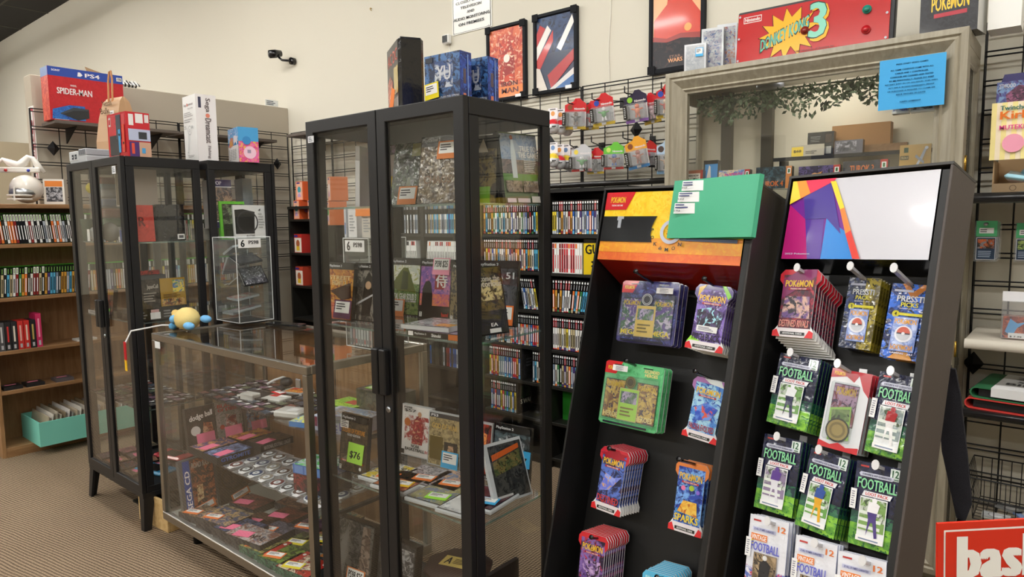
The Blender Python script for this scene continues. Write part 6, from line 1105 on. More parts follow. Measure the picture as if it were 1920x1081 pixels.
for i, (dx, dy, dz, tilt, nm_, art, tg) in enumerate(aq):
    m = MB(); m.box(-.05, 0, 0, .05, .115, .01, '1c1c20' if 'dark' in nm_ or 'black' in nm_ else 'c8ccd0', 'gloss'); m.deco((-.05, 0, .01), (1, 0, 0), (0, 1, 0), .1, .115, [('A', .04, .04, .96, .96, *art)])
    m.deco((-.05, 0, 0), (1, 0, 0), (0, 0, 1), .1, .01, [('R', .05, .2, .95, .8, 'a8aaac')])
    o = m.build('disc_case', loc=(tx0 + dx + .05 * math.cos(R(tilt)), ty0 + dy, CZT + .02 + dz)); o.rotation_euler = (R(8), R(tilt), 0); tag(o, '%s disc case, %s down inside the acrylic case' % (nm_, ordinal(i)), 'disc case', 'disc cases in the acrylic case')
    if tg: ptag(o, .05, .03, 0, .05, tg, '!', y=.014, flat=True)
q = random.Random(6)
for s in range(4):
    for i in range(8):
        c_ = q.choice(['d8d8d8', 'e8e8ea', 'b8b8bc', 'c8a0a0', 'a8b0b8', 'e0e0e0']); m = MB(); m.box(0, 0, 0, .0105, .12, .068, c_, 'gloss'); m.deco((0, 0, 0), (1, 0, 0), (0, 0, 1), .0105, .068, [('R', .2, .1, .8, .35, 'b83a40' if q.random() < .3 else '6a6a70')])
        o = m.build('disc_case', loc=(-2.108 + i * .0165 + (.01 if s % 2 else 0), 1.572, CZT + .016 + s * .08)); o.rotation_euler.y = R(q.uniform(-7, 7)) if s else 0
        tag(o, 'pale disc case, %s in the %s tier of the second acrylic case' % (ordinal(i), ordinal(s)), 'disc case', 'disc cases in the second acrylic case')
for i, (x, w_, c_, lab) in enumerate(((-2.125, .012, 'c8ccd4', 'thin white game on edge on top of the second acrylic case'), (-2.10, .05, 'e4e4e6', 'white printed box on top of the second acrylic case'), (-2.02, .06, 'd8d4cc', 'cream printed box behind the orange price note on the acrylic case'))):
    o = prod('white_box', lab, 'game box', w_, .11 - .01 * i, .1, c_, [('L', .15, .2, .85, .85, 6, 'a0a4a8')] if i else [('R', .2, .1, .8, .5, '6a80b0')], loc=(x + w_ / 2, 1.575, CZT + .419), mat='card')
    if i == 2: ptag(o, .085, .075, -.01, .115, 'f09048', 'PS98 $30', y=-.008)
m = MB(); m.box(0, 0, 0, .2, .06, .008, '141416', 'gloss', b=.002); o = m.build('flat_tablet', loc=(-2.93, 1.70, CZT + .0005)); o.rotation_euler.z = R(14); tag(o, 'flat black tray beside the acrylic case on the counter', 'tray')
# soft toy
p = at(350, 630, Z=CZT); t = thing('soft_toy', 'small yellow and pale blue soft toy lying on the counter corner', 'soft toy', (-3.03, 1.42, CZT + .001), R(-6)); t.scale = (1.3, 1.25, 1.25); t.location = (-3.065, 1.40, CZT + .001)
m = MB(); m.ball((0, 0, .042), .045, 'ecd48c', 'cloth', 18, (1.15, .95, .92)); m.ball((-.062, .0, .034), .034, 'e8cc84', 'cloth', 14); m.ball((-.085, -.01, .055), .014, 'e0c078', 'cloth', 10); m.build('body', t)
for (x, y, z, a_, b_) in ((.07, -.02, .025, .035, -.25), (.08, .035, .045, .04, .1)):
    m = MB(); m.ball((x, y, z), .03, '7ab8e8', 'cloth', 12, (1.15, .55, .45)); m.build('paw', t)
m = MB(); m.ball((-.06, -.03, .012), .014, '6ab0e0', 'cloth', 10); m.ball((-.05, -.028, .038), .016, '7ab8e8', 'cloth', 10); m.build('foot', t)
m = MB(); m.tube([(-.095, -.02, .01), (-.115, -.05, .012), (-.118, -.152, .002), (-.122, -.172, -.04)], .003, 'e8e8e8', 'matte', 6)
m.box(-.133, -.175, -.1, -.113, -.172, -.035, 'c02a30', 'cloth'); m.box(-.137, -.174, -.14, -.119, -.171, -.09, 'f0c030', 'cloth'); m.build('tag_ribbon', t)

# ================================================================== CARD PACKS ON THE STANDS
SLV = [(.1, 1), (.9, 1), (1, .93), (1, .84), (.9, .77), (.9, .17), (1, .08), (1, 0), (0, 0), (0, .08), (.1, .17), (.1, .77), (0, .84), (0, .93)]
RND = [(.04, 0), (.96, 0), (1, .03), (1, .97), (.96, 1), (.04, 1), (0, .97), (0, .03)]
SQ = [(0, 0), (1, 0), (1, 1), (0, 1)]
def pack_mesh(shape, w_, h_, items, th=.003, body='white', mat='gloss', edge=None, back='1c2c50', blister=None, pillow=0):
    m = MB(); m.slab([(x * w_, z * h_) for x, z in shape], 0, th, body, mat, back=back, side=edge or 'd8d8dc')
    if pillow:
        a, b, c, d = .08 * w_, .92 * w_, .12 * h_, .84 * h_; vs = [(a, 0, c), (b, 0, c), (b, 0, d), (a, 0, d), (a + .012, -pillow, c + .02), (b - .012, -pillow, c + .02), (b - .012, -pillow, d - .02), (a + .012, -pillow, d - .02)]
    m.deco((0, 0, 0), (1, 0, 0), (0, 0, 1), w_, h_, items, e=.00035, mat=mat)
    if blister: x0, z0, x1, z1_, dp = blister; m.box(x0 * w_, -dp, z0 * h_, x1 * w_, -.004, z1_ * h_, 'white', 'acrylic', b=.004)
    return m
def hang(S, name, cat, lab, lab2, grp, px, n0, shape, items, count, step, th=.003, body='white', mat='gloss', edge=None, back='1c2c50', blister=None, peg='101012', ext=.03, dz=0.0, tagat=None, dx=0.0, pegtop=None, tilt=0):
    TLp, TRp, BLp, BRp = px
    tl, tr, bl, br = S.L(*TLp, n0), S.L(*TRp, n0), S.L(*BLp, n0), S.L(*BRp, n0)
    w_ = ((tr[0] - tl[0]) + (br[0] - bl[0])) / 2; h_ = ((tl[1] - bl[1]) + (tr[1] - br[1])) / 2
    x0 = (tl[0] + bl[0]) / 2; z0 = (bl[1] + br[1]) / 2; ang = math.atan2((tr[1] - tl[1] + br[1] - bl[1]) / 2, w_)
    shy = math.atan2(bl[0] - tl[0], h_)
    m = pack_mesh(shape, w_, h_, items, th, body, mat, edge, back, blister)
    m2 = pack_mesh(shape, w_, h_, [it for it in items if it[0] in ('R', 'P', 'A')][:4], th, body, mat, edge, back)
    o = m.build(name); o2 = None; q = random.Random(int(px[0][0]))
    rr = Matrix.Rotation(-ang * .85, 4, 'Y')
    for i in range(count):
        if i == 0: c = o
        else:
            if o2 is None: o2 = m2.build(name); c = o2
            else: c = o2.copy(); C.objects.link(c)
        nn = n0 + i * step
        if nn > S.d - .026 - th: break
        loc = S.base + S.R @ Vector((x0 + dx * i + (q.uniform(-.001, .001) if i else 0), nn, z0 + dz * i))
        mw = Matrix.Translation(loc) @ S.R.to_4x4() @ Matrix.Rotation(-ang, 4, 'Y') @ Matrix.Rotation(R(tilt), 4, 'Z')
        c.location = mw.to_translation(); c.rotation_euler = mw.to_euler()
        tag(c, lab if i == 0 else lab2, cat, grp)
    # the peg, a part of the stand
    pt = (x0 + w_ * .5, z0 + h_ * .955)
    m = MB(); nf = n0 - ext
    if peg == 'white': rs = ext * .22; m.slab([(.0075 * math.cos(i * math.pi / 6), .0105 * math.sin(i * math.pi / 6) + rs) for i in range(12)], 0, .003, 'e0e0e2', 'gloss'); L0 = S.d - .02 - nf; m.add([(-.005, .001, rs - .006), (.005, .001, rs - .006), (.005, .001, rs + .001), (-.005, .001, rs + .001), (-.005, L0, -.008), (.005, L0, -.008), (.005, L0, -.003), (-.005, L0, -.003)], [(0, 1, 5, 4), (1, 2, 6, 5), (2, 3, 7, 6), (3, 0, 4, 7)], 'b4b4b8', 'gloss')
    else: m.tube([(0, 0, ext * .2 + .003), (0, .008, ext * .2), (0, S.d - .02 - nf, -.006)], .0034, peg, 'gloss', 8); m.tube([(0, -.003, ext * .2 + .004), (0, .001, ext * .2 + .003)], .0065, peg, 'gloss', 10)
    if peg == 'white': m.box(-.009, S.d - .024 - nf, -.02, .009, S.d - .02 - nf, .02, 'e0e0e2', 'gloss')
    p_ = m.build('peg', S.t); p_.location = (pt[0], nf, pt[1])
    if tagat:
        tm = MB(); a, b, tw, thh = tagat; tm.box(0, 0, 0, tw * w_, .0006, thh * h_, 'f0f0f0', 'matte'); tm.deco((0, 0, 0), (1, 0, 0), (0, 0, 1), tw * w_, thh * h_, [('L', .08, .2, .9, .85, 3, '6a6a80')] if tw > .3 else [('L', .2, .1, .8, .9, 7, '8a8a98')], e=.0003, mat='matte')
        st = tm.build('price_sticker', o); st.location = (a * w_, -(.0045 if not blister else blister[4] + .001), b * h_)
    return o
PKR = 'd8242c'
def booster(art, name, ncol, topc, bigart=None, mid=()):
    return [('A', .1, .12, .9, .8, *art), ('P', [(.1, 1), (.9, 1), (1, .93), (1, .84), (.9, .77), (.1, .77), (0, .84), (0, .93)], topc), ('A', .1, .7, .9, .92, *art)] + list(mid) + \
        ([('AP', bigart[0], *bigart[1])] if bigart else []) + [('T', .16, .74, .84, .84, 'POKéMON', 'f2c43c'), ('R', .25, .695, .75, .725, 'b02c38'), ('T', .3, .7, .7, .72, 'TRADING CARD GAME', 'f0e0e0'),
        ('T', .14, .15, .86, .25, name, ncol), ('P', [(0, 0), (1, 0), (1, .08), (.9, .13), (.1, .13), (0, .08)], 'e8e0e4'), ('P', [(0, 0), (.2, 0), (.1, .11), (0, .08)], PKR), ('P', [(.8, 0), (1, 0), (1, .08), (.9, .11)], PKR), ('R', .2, .03, .8, .075, '202024'), ('T', .26, .04, .74, .065, 'ADDITIONAL CARDS', 'e8e8e8')]
def blisterfront(bg, red, card, packart, name, nc, coin, coinc2):
    return [('A', .02, .02, .98, .98, *bg), ('P', [(.0, .8), (.2, .8), (.3, 1), (.04, 1), (0, .97)], red), ('T', .05, .86, .22, .92, 'POKéMON', 'f0c83c'), ('R', .16, .94, .32, .955, 'black'), ('R', .66, .94, .82, .955, 'black'),
        ('R', .05, .1, .4, .72, '26262c'), ('A', .06, .11, .39, .71, *packart), ('R', .6, .1, .95, .72, '26262c'), ('A', .61, .11, .94, .71, *packart), ('T', .08, .6, .37, .68, 'POKéMON', 'f2c83c'), ('T', .63, .6, .92, .68, 'POKéMON', 'f2c83c'), ('T', .08, .13, .37, .21, name, nc), ('T', .63, .13, .92, .21, name, nc),
        ('R', .32, .1, .66, .6, 'c8b488'), ('R', .33, .11, .65, .59, card), ('A', .35, .37, .63, .55, '5a7a5a', 'b8a8c8', '3a4a5a'), ('L', .37, .16, .6, .32, 3, '7a6a3a'), ('C', .49, .7, .095, coin), ('C', .49, .7, .08, coinc2), ('O', .49, .7, .07, .06, coin), ('R', .1, .02, .85, .05, '202030')]
hang(P1, 'card_blister', 'blister pack', 'purple twin pack blister with a silver coin, top of the yellow headed stand', 'purple card blister hanging behind the silver coin pack', 'purple blisters', ((1170, 527), (1279, 531), (1156, 640), (1262, 652)), .05, RND,
    blisterfront(('2a2850', '4a4888', '5a6ab0'), PKR, 'd8b860', ('3a6a4a', '6a4a9a', 'd8c8e0'), 'MEGA', 'e8d040', 'd0d0d4', '3a3a40'), 3, .022, ext=.09, body='3a3468', blister=(.04, .07, .96, .8, .014), tagat=(.66, .8, .28, .09))
hang(P1, 'card_blister', 'blister pack', 'green twin pack blister with a dull gold coin', 'card blister hanging behind the green pack', 'green blisters', ((1139, 675), (1249, 691), (1122, 790), (1230, 815)), .05, RND,
    blisterfront(('5ab878', '6ac888', '4aa868'), PKR, 'a8d858', ('8a5a3a', 'e8c060', '3a2a4a'), 'HEROES', 'f0e0a0', '7a7040', '3c3820') + [('T', .7, .88, .95, .93, 'ASCENDED', 'f0d890'), ('T', .72, .82, .93, .87, 'HEROES', 'f0d890')], 3, .02, ext=.05, body='5ab878', back='c8a0c8', blister=(.04, .07, .96, .8, .014), tagat=(.18, .85, .26, .09))
hang(P1, 'card_pack', 'card pack', 'violet stormy sleeved card pack, high on the yellow headed stand', 'sleeved card pack behind the violet storm one', 'violet storm packs', ((1305, 531), (1372, 535), (1283, 647), (1357, 664)), .03, SLV,
    booster(('4a3070', '8a70c8', 'c8c0e8'), 'PITCH BLACK', '1c1420', '5a4a90', ([(.2, .35), (.8, .35), (.85, .6), (.5, .66), (.15, .6)], ('2a2034', '5a4a7a', 'a8e0f0')), [('P', [(.1, .95), (.3, 1), (.1, .8)], 'e0b838'), ('P', [(.7, 1), (.8, 1), (.98, .85), (.9, .8)], '8ad040'), ('P', [(0, .1), (.1, .2), (.4, .12)], '9ae040')]), 8, .014, ext=.05, tagat=(.22, .28, .55, .09), dz=-.001)
hang(P1, 'card_pack', 'card pack', 'blue and white sleeved card pack with a red fish like shape', 'sleeved card pack behind the blue and white one', 'blue and white packs', ((1300, 703), (1357, 712), (1275, 808), (1347, 836)), .06, SLV,
    booster(('4a8ad8', 'a8d8f0', '2a50b0'), 'PALDEA EVOLVED', 'a83030', 'b078b8', ([(.3, .3), (.7, .35), (.85, .55), (.5, .62), (.2, .5)], ('2c50c0', '6a9ae8', 'e05a40')), [('P', [(.3, 1), (.8, 1), (.9, .9), (.5, .93)], 'e8eef0')]), 3, .02, ext=.07)
hang(P1, 'card_pack', 'card pack', 'dark blue sleeved card pack with a red top and a flying shape', 'sleeved card pack behind the dark blue one with the flying shape', 'flying shape packs', ((1127, 836), (1181, 846), (1110, 946), (1164, 972)), .05, SLV,
    booster(('22284c', '5a78d0', '3a2a4a'), 'DESTINED', 'c83a3a', 'c8283a', ([(.15, .3), (.5, .35), (.85, .6), (.6, .55), (.3, .6)], ('6a7ae0', '9aa8f0', 'e8b050')), [('P', burst(.5, .9, .5, .1, 7, 5), 'a81c30'), ('T', .3, .1, .8, .16, 'RIVALS', 'c83a3a')]), 8, .0125, dz=.001)
hang(P1, 'card_pack', 'card pack', 'blue sleeved card pack with an orange top and yellow lettering', 'sleeved card pack behind the orange topped blue one', 'orange topped packs', ((1277, 866), (1337, 874), (1249, 985), (1313, 1012)), .06, SLV,
    booster(('2a4ab0', '7ab0f0', '182c78'), 'SPARKS', 'f0d030', 'e0803c', ([(.2, .28), (.8, .25), (.75, .45), (.35, .45)], ('e8a838', 'f0c858', 'c87028')), [('C', .3, .62, .035, 'e878a8'), ('C', .55, .64, .04, 'a8c838'), ('C', .75, .6, .03, '8a6ad8'), ('T', .14, .26, .8, .32, 'SURGING', '3aa0d8')]), 3, .022, ext=.085)
hang(P1, 'card_pack', 'card pack', 'purple and red sleeved card pack, lowest on the yellow headed stand', 'sleeved card pack behind the lowest purple and red one', 'lowest purple packs', ((1094, 1000), (1150, 1012), (1075, 1115), (1130, 1140)), .035, SLV,
    booster(('2a1c38', '8a6ab8', 'b83048'), 'DESTINED', 'e8c0c0', 'd02834', ([(.2, .3), (.8, .3), (.8, .6), (.2, .6)], ('6a4a98', 'c8a8d8', '2a1c30'))), 10, .0105, dz=.0012)
hang(P1, 'card_pack', 'card pack', 'pale blue sleeved card pack at the bottom edge of the stand', 'sleeved card pack behind the pale blue one', 'pale blue packs', ((1217, 1074), (1275, 1088), (1195, 1185), (1255, 1210)), .03, SLV,
    booster(('4aa8c8', 'a0dce8', '2a6a80'), 'FORCES', 'e8e8f0', '5ab8e0'), 9, .011, dz=.0015)
# --- second stand
PW = 'white'
hang(P2, 'card_pack', 'card pack', 'red and black sleeved card pack with four cartoon heads, first on the white headed stand', 'sleeved card pack fanned out behind the red and black one', 'red and black packs', ((1470, 508), (1545, 504), (1447, 628), (1524, 638)), .0, SLV,
    booster(('7a2038', '3a2434', 'b83a4a'), 'DESTINED RIVALS', 'e8a090', 'c82838', ([(.15, .28), (.85, .28), (.8, .6), (.2, .6)], ('6a4a88', 'd8b0a0', '28202c')), [('P', [(.1, .85), (.5, 1), (.9, 1), (.9, .9), (.1, .55)], '8a3468')]), 9, .011, dz=-.0042, dx=.0016, peg=PW)
PB = [('A', 0, 0, 1, 1, '142040', '1c3470', '101828'), ('A', .55, 0, 1, 1, '5a5018', 'a8982c', '302c10')]
def pressti(top, w4):
    return [('C', 0, 0, .001, 'white')][:0] + [('R', .08, .89, .55, .92, 'b0b4c8'), ('T', .18, .76, .85, .84, 'PRESSTI', 'c8ccd0'), ('T', .3, .69, .72, .75, top, 'd8d040'), ('T', .28, .655, .75, .675, 'GAMING - JEU', 'd0d0d0'), ('R', .3, .575, .9, .61, 'd8d030'), ('C', .22, .59, .045, 'c8c028'), ('T', .19, .57, .25, .615, w4, '2a2a10'),
        ('R', .2, .1, .8, .555, '7a90d0'), ('A', .22, .11, .78, .545, '6a84c8', 'b8c8f0', '8aa0d8'), ('T', .24, .46, .76, .53, 'POKéMON', 'e8a838'), ('T', .24, .19, .76, .12, 'POKéMON', 'd89a40'), ('C', .5, .33, .11, 'e8eaf4'), ('C', .5, .33, .085, 'c8ccd4'), ('P', [(.5 + .16 * math.cos(i * math.pi / 9), .34 + .085 * math.sin(i * math.pi / 9)) for i in range(10)], 'c05038'), ('R', .34, .328, .66, .342, '3a3a44'), ('C', .5, .335, .02, 'e8e8ee')]
hang(P2, 'card_pack', 'card pack', 'navy and gold foil card pack with a long white peg', 'gold foil card pack behind the navy and gold one', 'gold foil packs', ((1592, 520), (1656, 521), (1571, 648), (1627, 657)), .05, SQ, PB + pressti('PACK', '3'), 4, .015, ext=.075, body='1c2440', mat='foil', back='8a7c20', edge='c8b838', peg=PW)
hang(P2, 'card_pack', 'card pack', 'blue foil card pack with light streaks, beside the gold one', 'dark foil card pack behind the blue streaked one', 'blue foil packs', ((1679, 530), (1757, 533), (1639, 664), (1717, 678)), .03, RND,
    [('A', 0, 0, 1, 1, '101c50', '2a6ad8', '0c1430'), ('P', [(.25, 1), (.4, 1), (.55, .9), (.75, 1), (.95, 1), (.6, .82), (.5, .82)], 'a8641c'), ('P', [(.2, 0), (.8, 0), (.65, .1), (.4, .1)], 'c88820')] + pressti('PICKS', '4') + [('T', .25, .055, .8, .085, 'GAMING - JEU', 'd8d8e8')], 3, .02, ext=.09, body='14204c', mat='foil', edge='2c4a98', peg=PW)
def fball(sk1, sk2, fieldc):
    return [('A', 0, .3, 1, 1, '161a38', '1c2244', '10142c'), ('A', 0, 0, 1, .34, '5a9a38', '8ac840', '2a6a38'), ('A', 0, .26, 1, .4, '1c4a40', '2c6a4c', '16303c'), ('R', .1, .94, .28, .96, 'b83a3a'), ('P', [(.74, .84), (.96, .84), (.96, .98), (.74, .98)], 'd8e4e0'), ('T', .78, .88, .92, .965, '12', '1f5a38'), ('R', .78, .85, .92, .865, '5a7a68'),
        ('P', [(.12, .83), (.8, .83), (.83, .855), (.8, .88), (.12, .88), (.09, .855)], 'c8cce0'), ('T', .16, .843, .78, .867, 'A ROOKIE & HOF GUARANTEED', '3a3e60'), ('T', .08, .68, .92, .81, 'FOOTBALL', '8ad8a0'), ('P', [(.2, .6), (.8, .6), (.84, .66), (.24, .66)], 'e8eaf0'), ('T', .28, .612, .76, .65, 'LOOT PACK', 'c83030'),
        ('R', .18, .07, .76, .59, 'e8ecee'), ('A', .2, .2, .74, .575, fieldc, 'c8d0c8', '4a5a44'), ('R', .2, .2, .74, .32, fieldc), ('L', .2, .2, .74, .45, 3, 'e0e8e0'), ('P', [(.38, .14), (.45, .3), (.5, .3), (.56, .13), (.62, .14), (.56, .36), (.6, .5), (.52, .55), (.42, .54), (.36, .44), (.4, .34)], sk1), ('P', [(.36, .42), (.58, .42), (.62, .52), (.52, .55), (.38, .54)], sk2), ('C', .5, .565, .03, sk2), ('R', .18, .07, .76, .13, 'f0f0f0'), ('R', .24, .09, .66, .105, '7a8aa8')]
def foot(px, lab, lab2, grp, n0, cnt, s1, s2, fc, tg=True):
    hang(P2, 'football_pack', 'card pack', lab, lab2, grp, px, n0, SQ, fball(s1, s2, fc), cnt, .014, ext=.035, body='161a38', mat='foil', back='1c2c3c', edge='3c7a48', peg=PW, tagat=(-.04, .42, .13, .24) if tg else None, dz=-.0012, dx=.0005)
foot(((1468, 659), (1541, 672), (1428, 785), (1506, 806)), 'green and navy football pack with a white shirted runner, upper one by side panel', 'green and navy pack behind the white shirted runner', 'runner packs', .02, 5, '2c3050', 'e8ecf0', '6a9a50')
foot(((1652, 695), (1734, 706), (1612, 838), (1692, 864)), 'green and navy football pack with a red shirted player', 'green and navy pack behind the red shirted player', 'red shirt packs', .02, 5, 'e8e8e8', 'a82830', '8a9a9a')
foot(((1438, 815), (1514, 827), (1411, 946), (1478, 972)), 'green and navy football pack with a purple shirted player, lower one by the side panel', 'green and navy pack behind the purple shirted player', 'purple shirt packs', .02, 4, 'e0e0e8', '5a3a90', '8a7a9a')
foot(((1523, 836), (1598, 858), (1481, 976), (1552, 1005)), 'green and navy football pack with a blue and yellow player in the middle column', 'magenta and white pack behind the blue and yellow player', 'middle column packs', .01, 5, 'e0a828', '2c50a0', '6aa050')
foot(((1613, 866), (1706, 882), (1588, 1015), (1672, 1044)), 'green and navy football pack with a purple trousered passer, lowest by the brown side', 'green and navy pack behind the purple trousered passer', 'passer packs', .01, 4, '4a3a80', 'f0f0f4', '7aa058')
hang(P2, 'card_blister', 'blister pack', 'white and red card blister with a gold coin in the middle column', 'white and red blister behind the gold coin one', 'gold coin blisters', ((1559, 686), (1636, 701), (1531, 832), (1603, 850)), .04, RND,
    [('R', 0, 0, 1, 1, 'e8eaee'), ('P', [(0, .88), (.4, .92), (.6, .86), (.7, .95), (.85, .78), (1, .7), (1, 1), (0, 1)], 'b8303a'), ('T', .08, .92, .35, .97, 'POKéMON', 'f0c83c'), ('R', .14, .3, .76, .82, '3a2434'), ('A', .15, .31, .75, .81, '8a3444', 'c8a0c0', '4a2a50'), ('T', .22, .68, .7, .78, 'POKéMON', 'f2c43c'),
     ('P', [(.2, .1), (.72, .14), (.66, .56), (.14, .5)], 'a8d860'), ('AP', [(.22, .34), (.66, .37), (.63, .52), (.18, .48)], '5a7a3a', '8aa060', '2c3420'), ('C', .42, .24, .15, '1c1810'), ('C', .42, .24, .13, 'b89a50'), ('O', .42, .24, .1, .07, '8a7030'), ('P', [(0, 0), (1, 0), (1, .08), (.7, .05), (.5, .09), (.3, .05), (0, .08)], 'd03038')], 4, .016, ext=.06, body='f0f0f2', edge='c03038', blister=(.1, .1, .8, .84, .014), peg=PW)
def vint(px, lab, lab2, grp, cnt, n0=.0):
    hang(P2, 'football_pack', 'card pack', lab, lab2, grp, px, n0, SQ, [('R', 0, 0, 1, 1, 'e4e6ee'), ('A', 0, 0, 1, .3, '5a70c0', 'e8e8f0', 'c04868'), ('R', .1, .92, .3, .945, 'b83a3a'), ('T', .74, .84, .94, .92, '12', 'e0783c'), ('P', [(.1, .79), (.7, .79), (.7, .84), (.1, .84)], 'c8cce8'), ('T', .14, .8, .66, .83, '3X HALL OF FAMERS GUARANTEED', '4a5090'), ('P', [(.08, .66), (.5, .66), (.5, .75), (.08, .75)], 'e8823c'), ('T', .1, .67, .48, .735, 'VINTAGE', 'f8f4f0'), ('P', [(.08, .6), (.14, .6), (.14, .66), (.08, .66)], 'e8d030'), ('T', .1, .52, .84, .64, 'FOOTBALL', '5a60c8'),
        ('R', .2, .06, .8, .5, '8a7a6a'), ('A', .22, .07, .78, .49, '6a5a44', 'b09878', '26262c'), ('P', [(.36, .1), (.6, .1), (.66, .36), (.5, .44), (.38, .36)], '24242a'), ('C', .5, .45, .035, 'e0e0e0')], cnt, .014, body='e4e6ee', mat='foil', back='c0c8e0', edge='a8b0d8', peg=PW, tagat=(-.03, .42, .14, .26))
vint(((1420, 968), (1494, 988), (1390, 1098), (1462, 1122)), 'white vintage football pack by the dark side panel, most of it in view', 'white vintage pack behind the first one', 'vintage packs by the side panel', 4)
vint(((1505, 1008), (1586, 1030), (1476, 1140), (1552, 1168)), 'white vintage football pack in the middle of the lowest row', 'white vintage pack behind the middle one', 'vintage packs in the middle', 3)
vint(((1588, 1040), (1682, 1064), (1560, 1175), (1650, 1205)), 'white vintage football pack at the brown side of the lowest row', 'white vintage pack behind the brown side one', 'vintage packs at the brown side', 3)
# black strap hanging between the stand and the grid
t0 = [at(1783, 690, Y=1.72), at(1779, 740, Y=1.72), at(1790, 850, Y=1.72), at(1804, 940, Y=1.72), at(1802, 972, Y=1.72)]
m = MB(); vs = []
wid = [.018, .045, .048, .036, .018]
for p, w_ in zip(t0, wid): vs += [(p.x - w_ / 2, p.y, p.z), (p.x + w_ / 2, p.y - .01, p.z), (p.x + w_ / 2, p.y + .004, p.z), (p.x - w_ / 2, p.y + .014, p.z)]
m.add(vs, [(i * 4 + j, i * 4 + (j + 1) % 4, i * 4 + 4 + (j + 1) % 4, i * 4 + 4 + j) for i in range(4) for j in range(4)] + [(3, 2, 1, 0), (16, 17, 18, 19)], '34343a', 'cloth')
m.tube([t0[4], t0[4] + Vector((-.01, .01, -.06))], .007, 'black', 'cloth', 6); m.tube([t0[0] + Vector((-.06, .02, .0)), t0[0] + Vector((0, 0, .004))], .004, 'black', 'blackmetal', 6)
tag(m.build('webbing_strap'), 'wide black webbing strap hanging beside the brown stand side', 'strap')

# ================================================================== CARDED FIGURES ON THE GRID
def figure(px, Yc, top, mid, strip, fig, lab, roll=0, grp='carded figures on the grid', w_=None, stack=1, fig2=None):
    (u0, v0), (u1, v1) = px; a, b = at(u0, v0, Y=Yc), at(u1, v1, Y=Yc); ww = w_ or b.x - a.x; hh = a.z - b.z
    t = thing('carded_figure', lab, 'carded figure', ((a.x + b.x) / 2, Yc, a.z), 0, grp); t.rotation_euler = (R(4), R(roll), R(8))
    m = MB(); m.slab([(-ww / 2, -hh), (ww / 2, -hh), (ww / 2, -hh * .18), (ww * .3, -hh * .08), (ww * .2, 0), (0, 0), (-ww * .1, -hh * .1), (-ww / 2, -hh * .2)], 0, .003, 'd8d4d4', 'gloss', side=top)
    m.deco((-ww / 2, 0, -hh), (1, 0, 0), (0, 0, 1), ww, hh, [('P', [(0, .56), (1, .56), (1, .82), (.8, .92), (.7, 1), (.5, 1), (.4, .9), (0, .8)], top), ('C', .25, .72, .09, mid), ('T', .45, .63, .95, .7, 'Nintendo', 'f0e8e8'), ('R', 0, 0, 1, .09, strip), ('R', .4, .02, .6, .1, 'f0f0f0')]); m.build('backing_card', t)
    m = MB(); m.box(-ww * .45, -.04, -hh * .92, ww * .47, -.001, -hh * .42, 'white', 'bag', b=.006); m.build('blister', t)
    m = MB(); m.box(-ww * .47, -.041, -hh * .88, -ww * .3, -.002, -hh * .46, '141416', 'gloss'); m.deco((-ww * .47, -.041, -hh * .88), (1, 0, 0), (0, 0, 1), ww * .17, hh * .42, [('L', .25, .1, .75, .9, 6, 'c8c8c8')], e=.0004); m.build('side_label', t)
    m = MB(); c1, c2 = fig; cx = ww * .1
    m.ball((cx, -.02, -hh * .52), .013, c1, 'gloss', 10); m.ball((cx, -.02, -hh * .66), .014, c2, 'gloss', 10, (1, .8, 1.4)); m.tube([(cx - .006, -.02, -hh * .74), (cx - .01, -.02, -hh * .86)], .005, c1, 'gloss', 6); m.tube([(cx + .006, -.02, -hh * .74), (cx + .01, -.02, -hh * .86)], .005, c1, 'gloss', 6)
    m.tube([(cx - .012, -.02, -hh * .62), (cx - .03, -.02, -hh * .58)], .004, c2, 'gloss', 6); m.tube([(cx + .012, -.02, -hh * .62), (cx + .03, -.02, -hh * .6)], .004, c2, 'gloss', 6); m.build('toy', t)
def hook(u, v, u1, v1, Yf, lab):
    f, b = at(u, v, Y=Yf), at(u1, v1, Y=GY - .012); m = MB(); m.tube([f + Vector((0, 0, .03)), f, f + Vector((.003, .015, -.004)), b], .0035, 'black', 'blackmetal', 6); m.box(b.x - .018, b.y - .004, b.z - .035, b.x + .018, b.y + .002, b.z + .02, 'black', 'blackmetal')
    tag(m.build('grid_hook'), lab, 'hook', 'hooks on the wire grid')
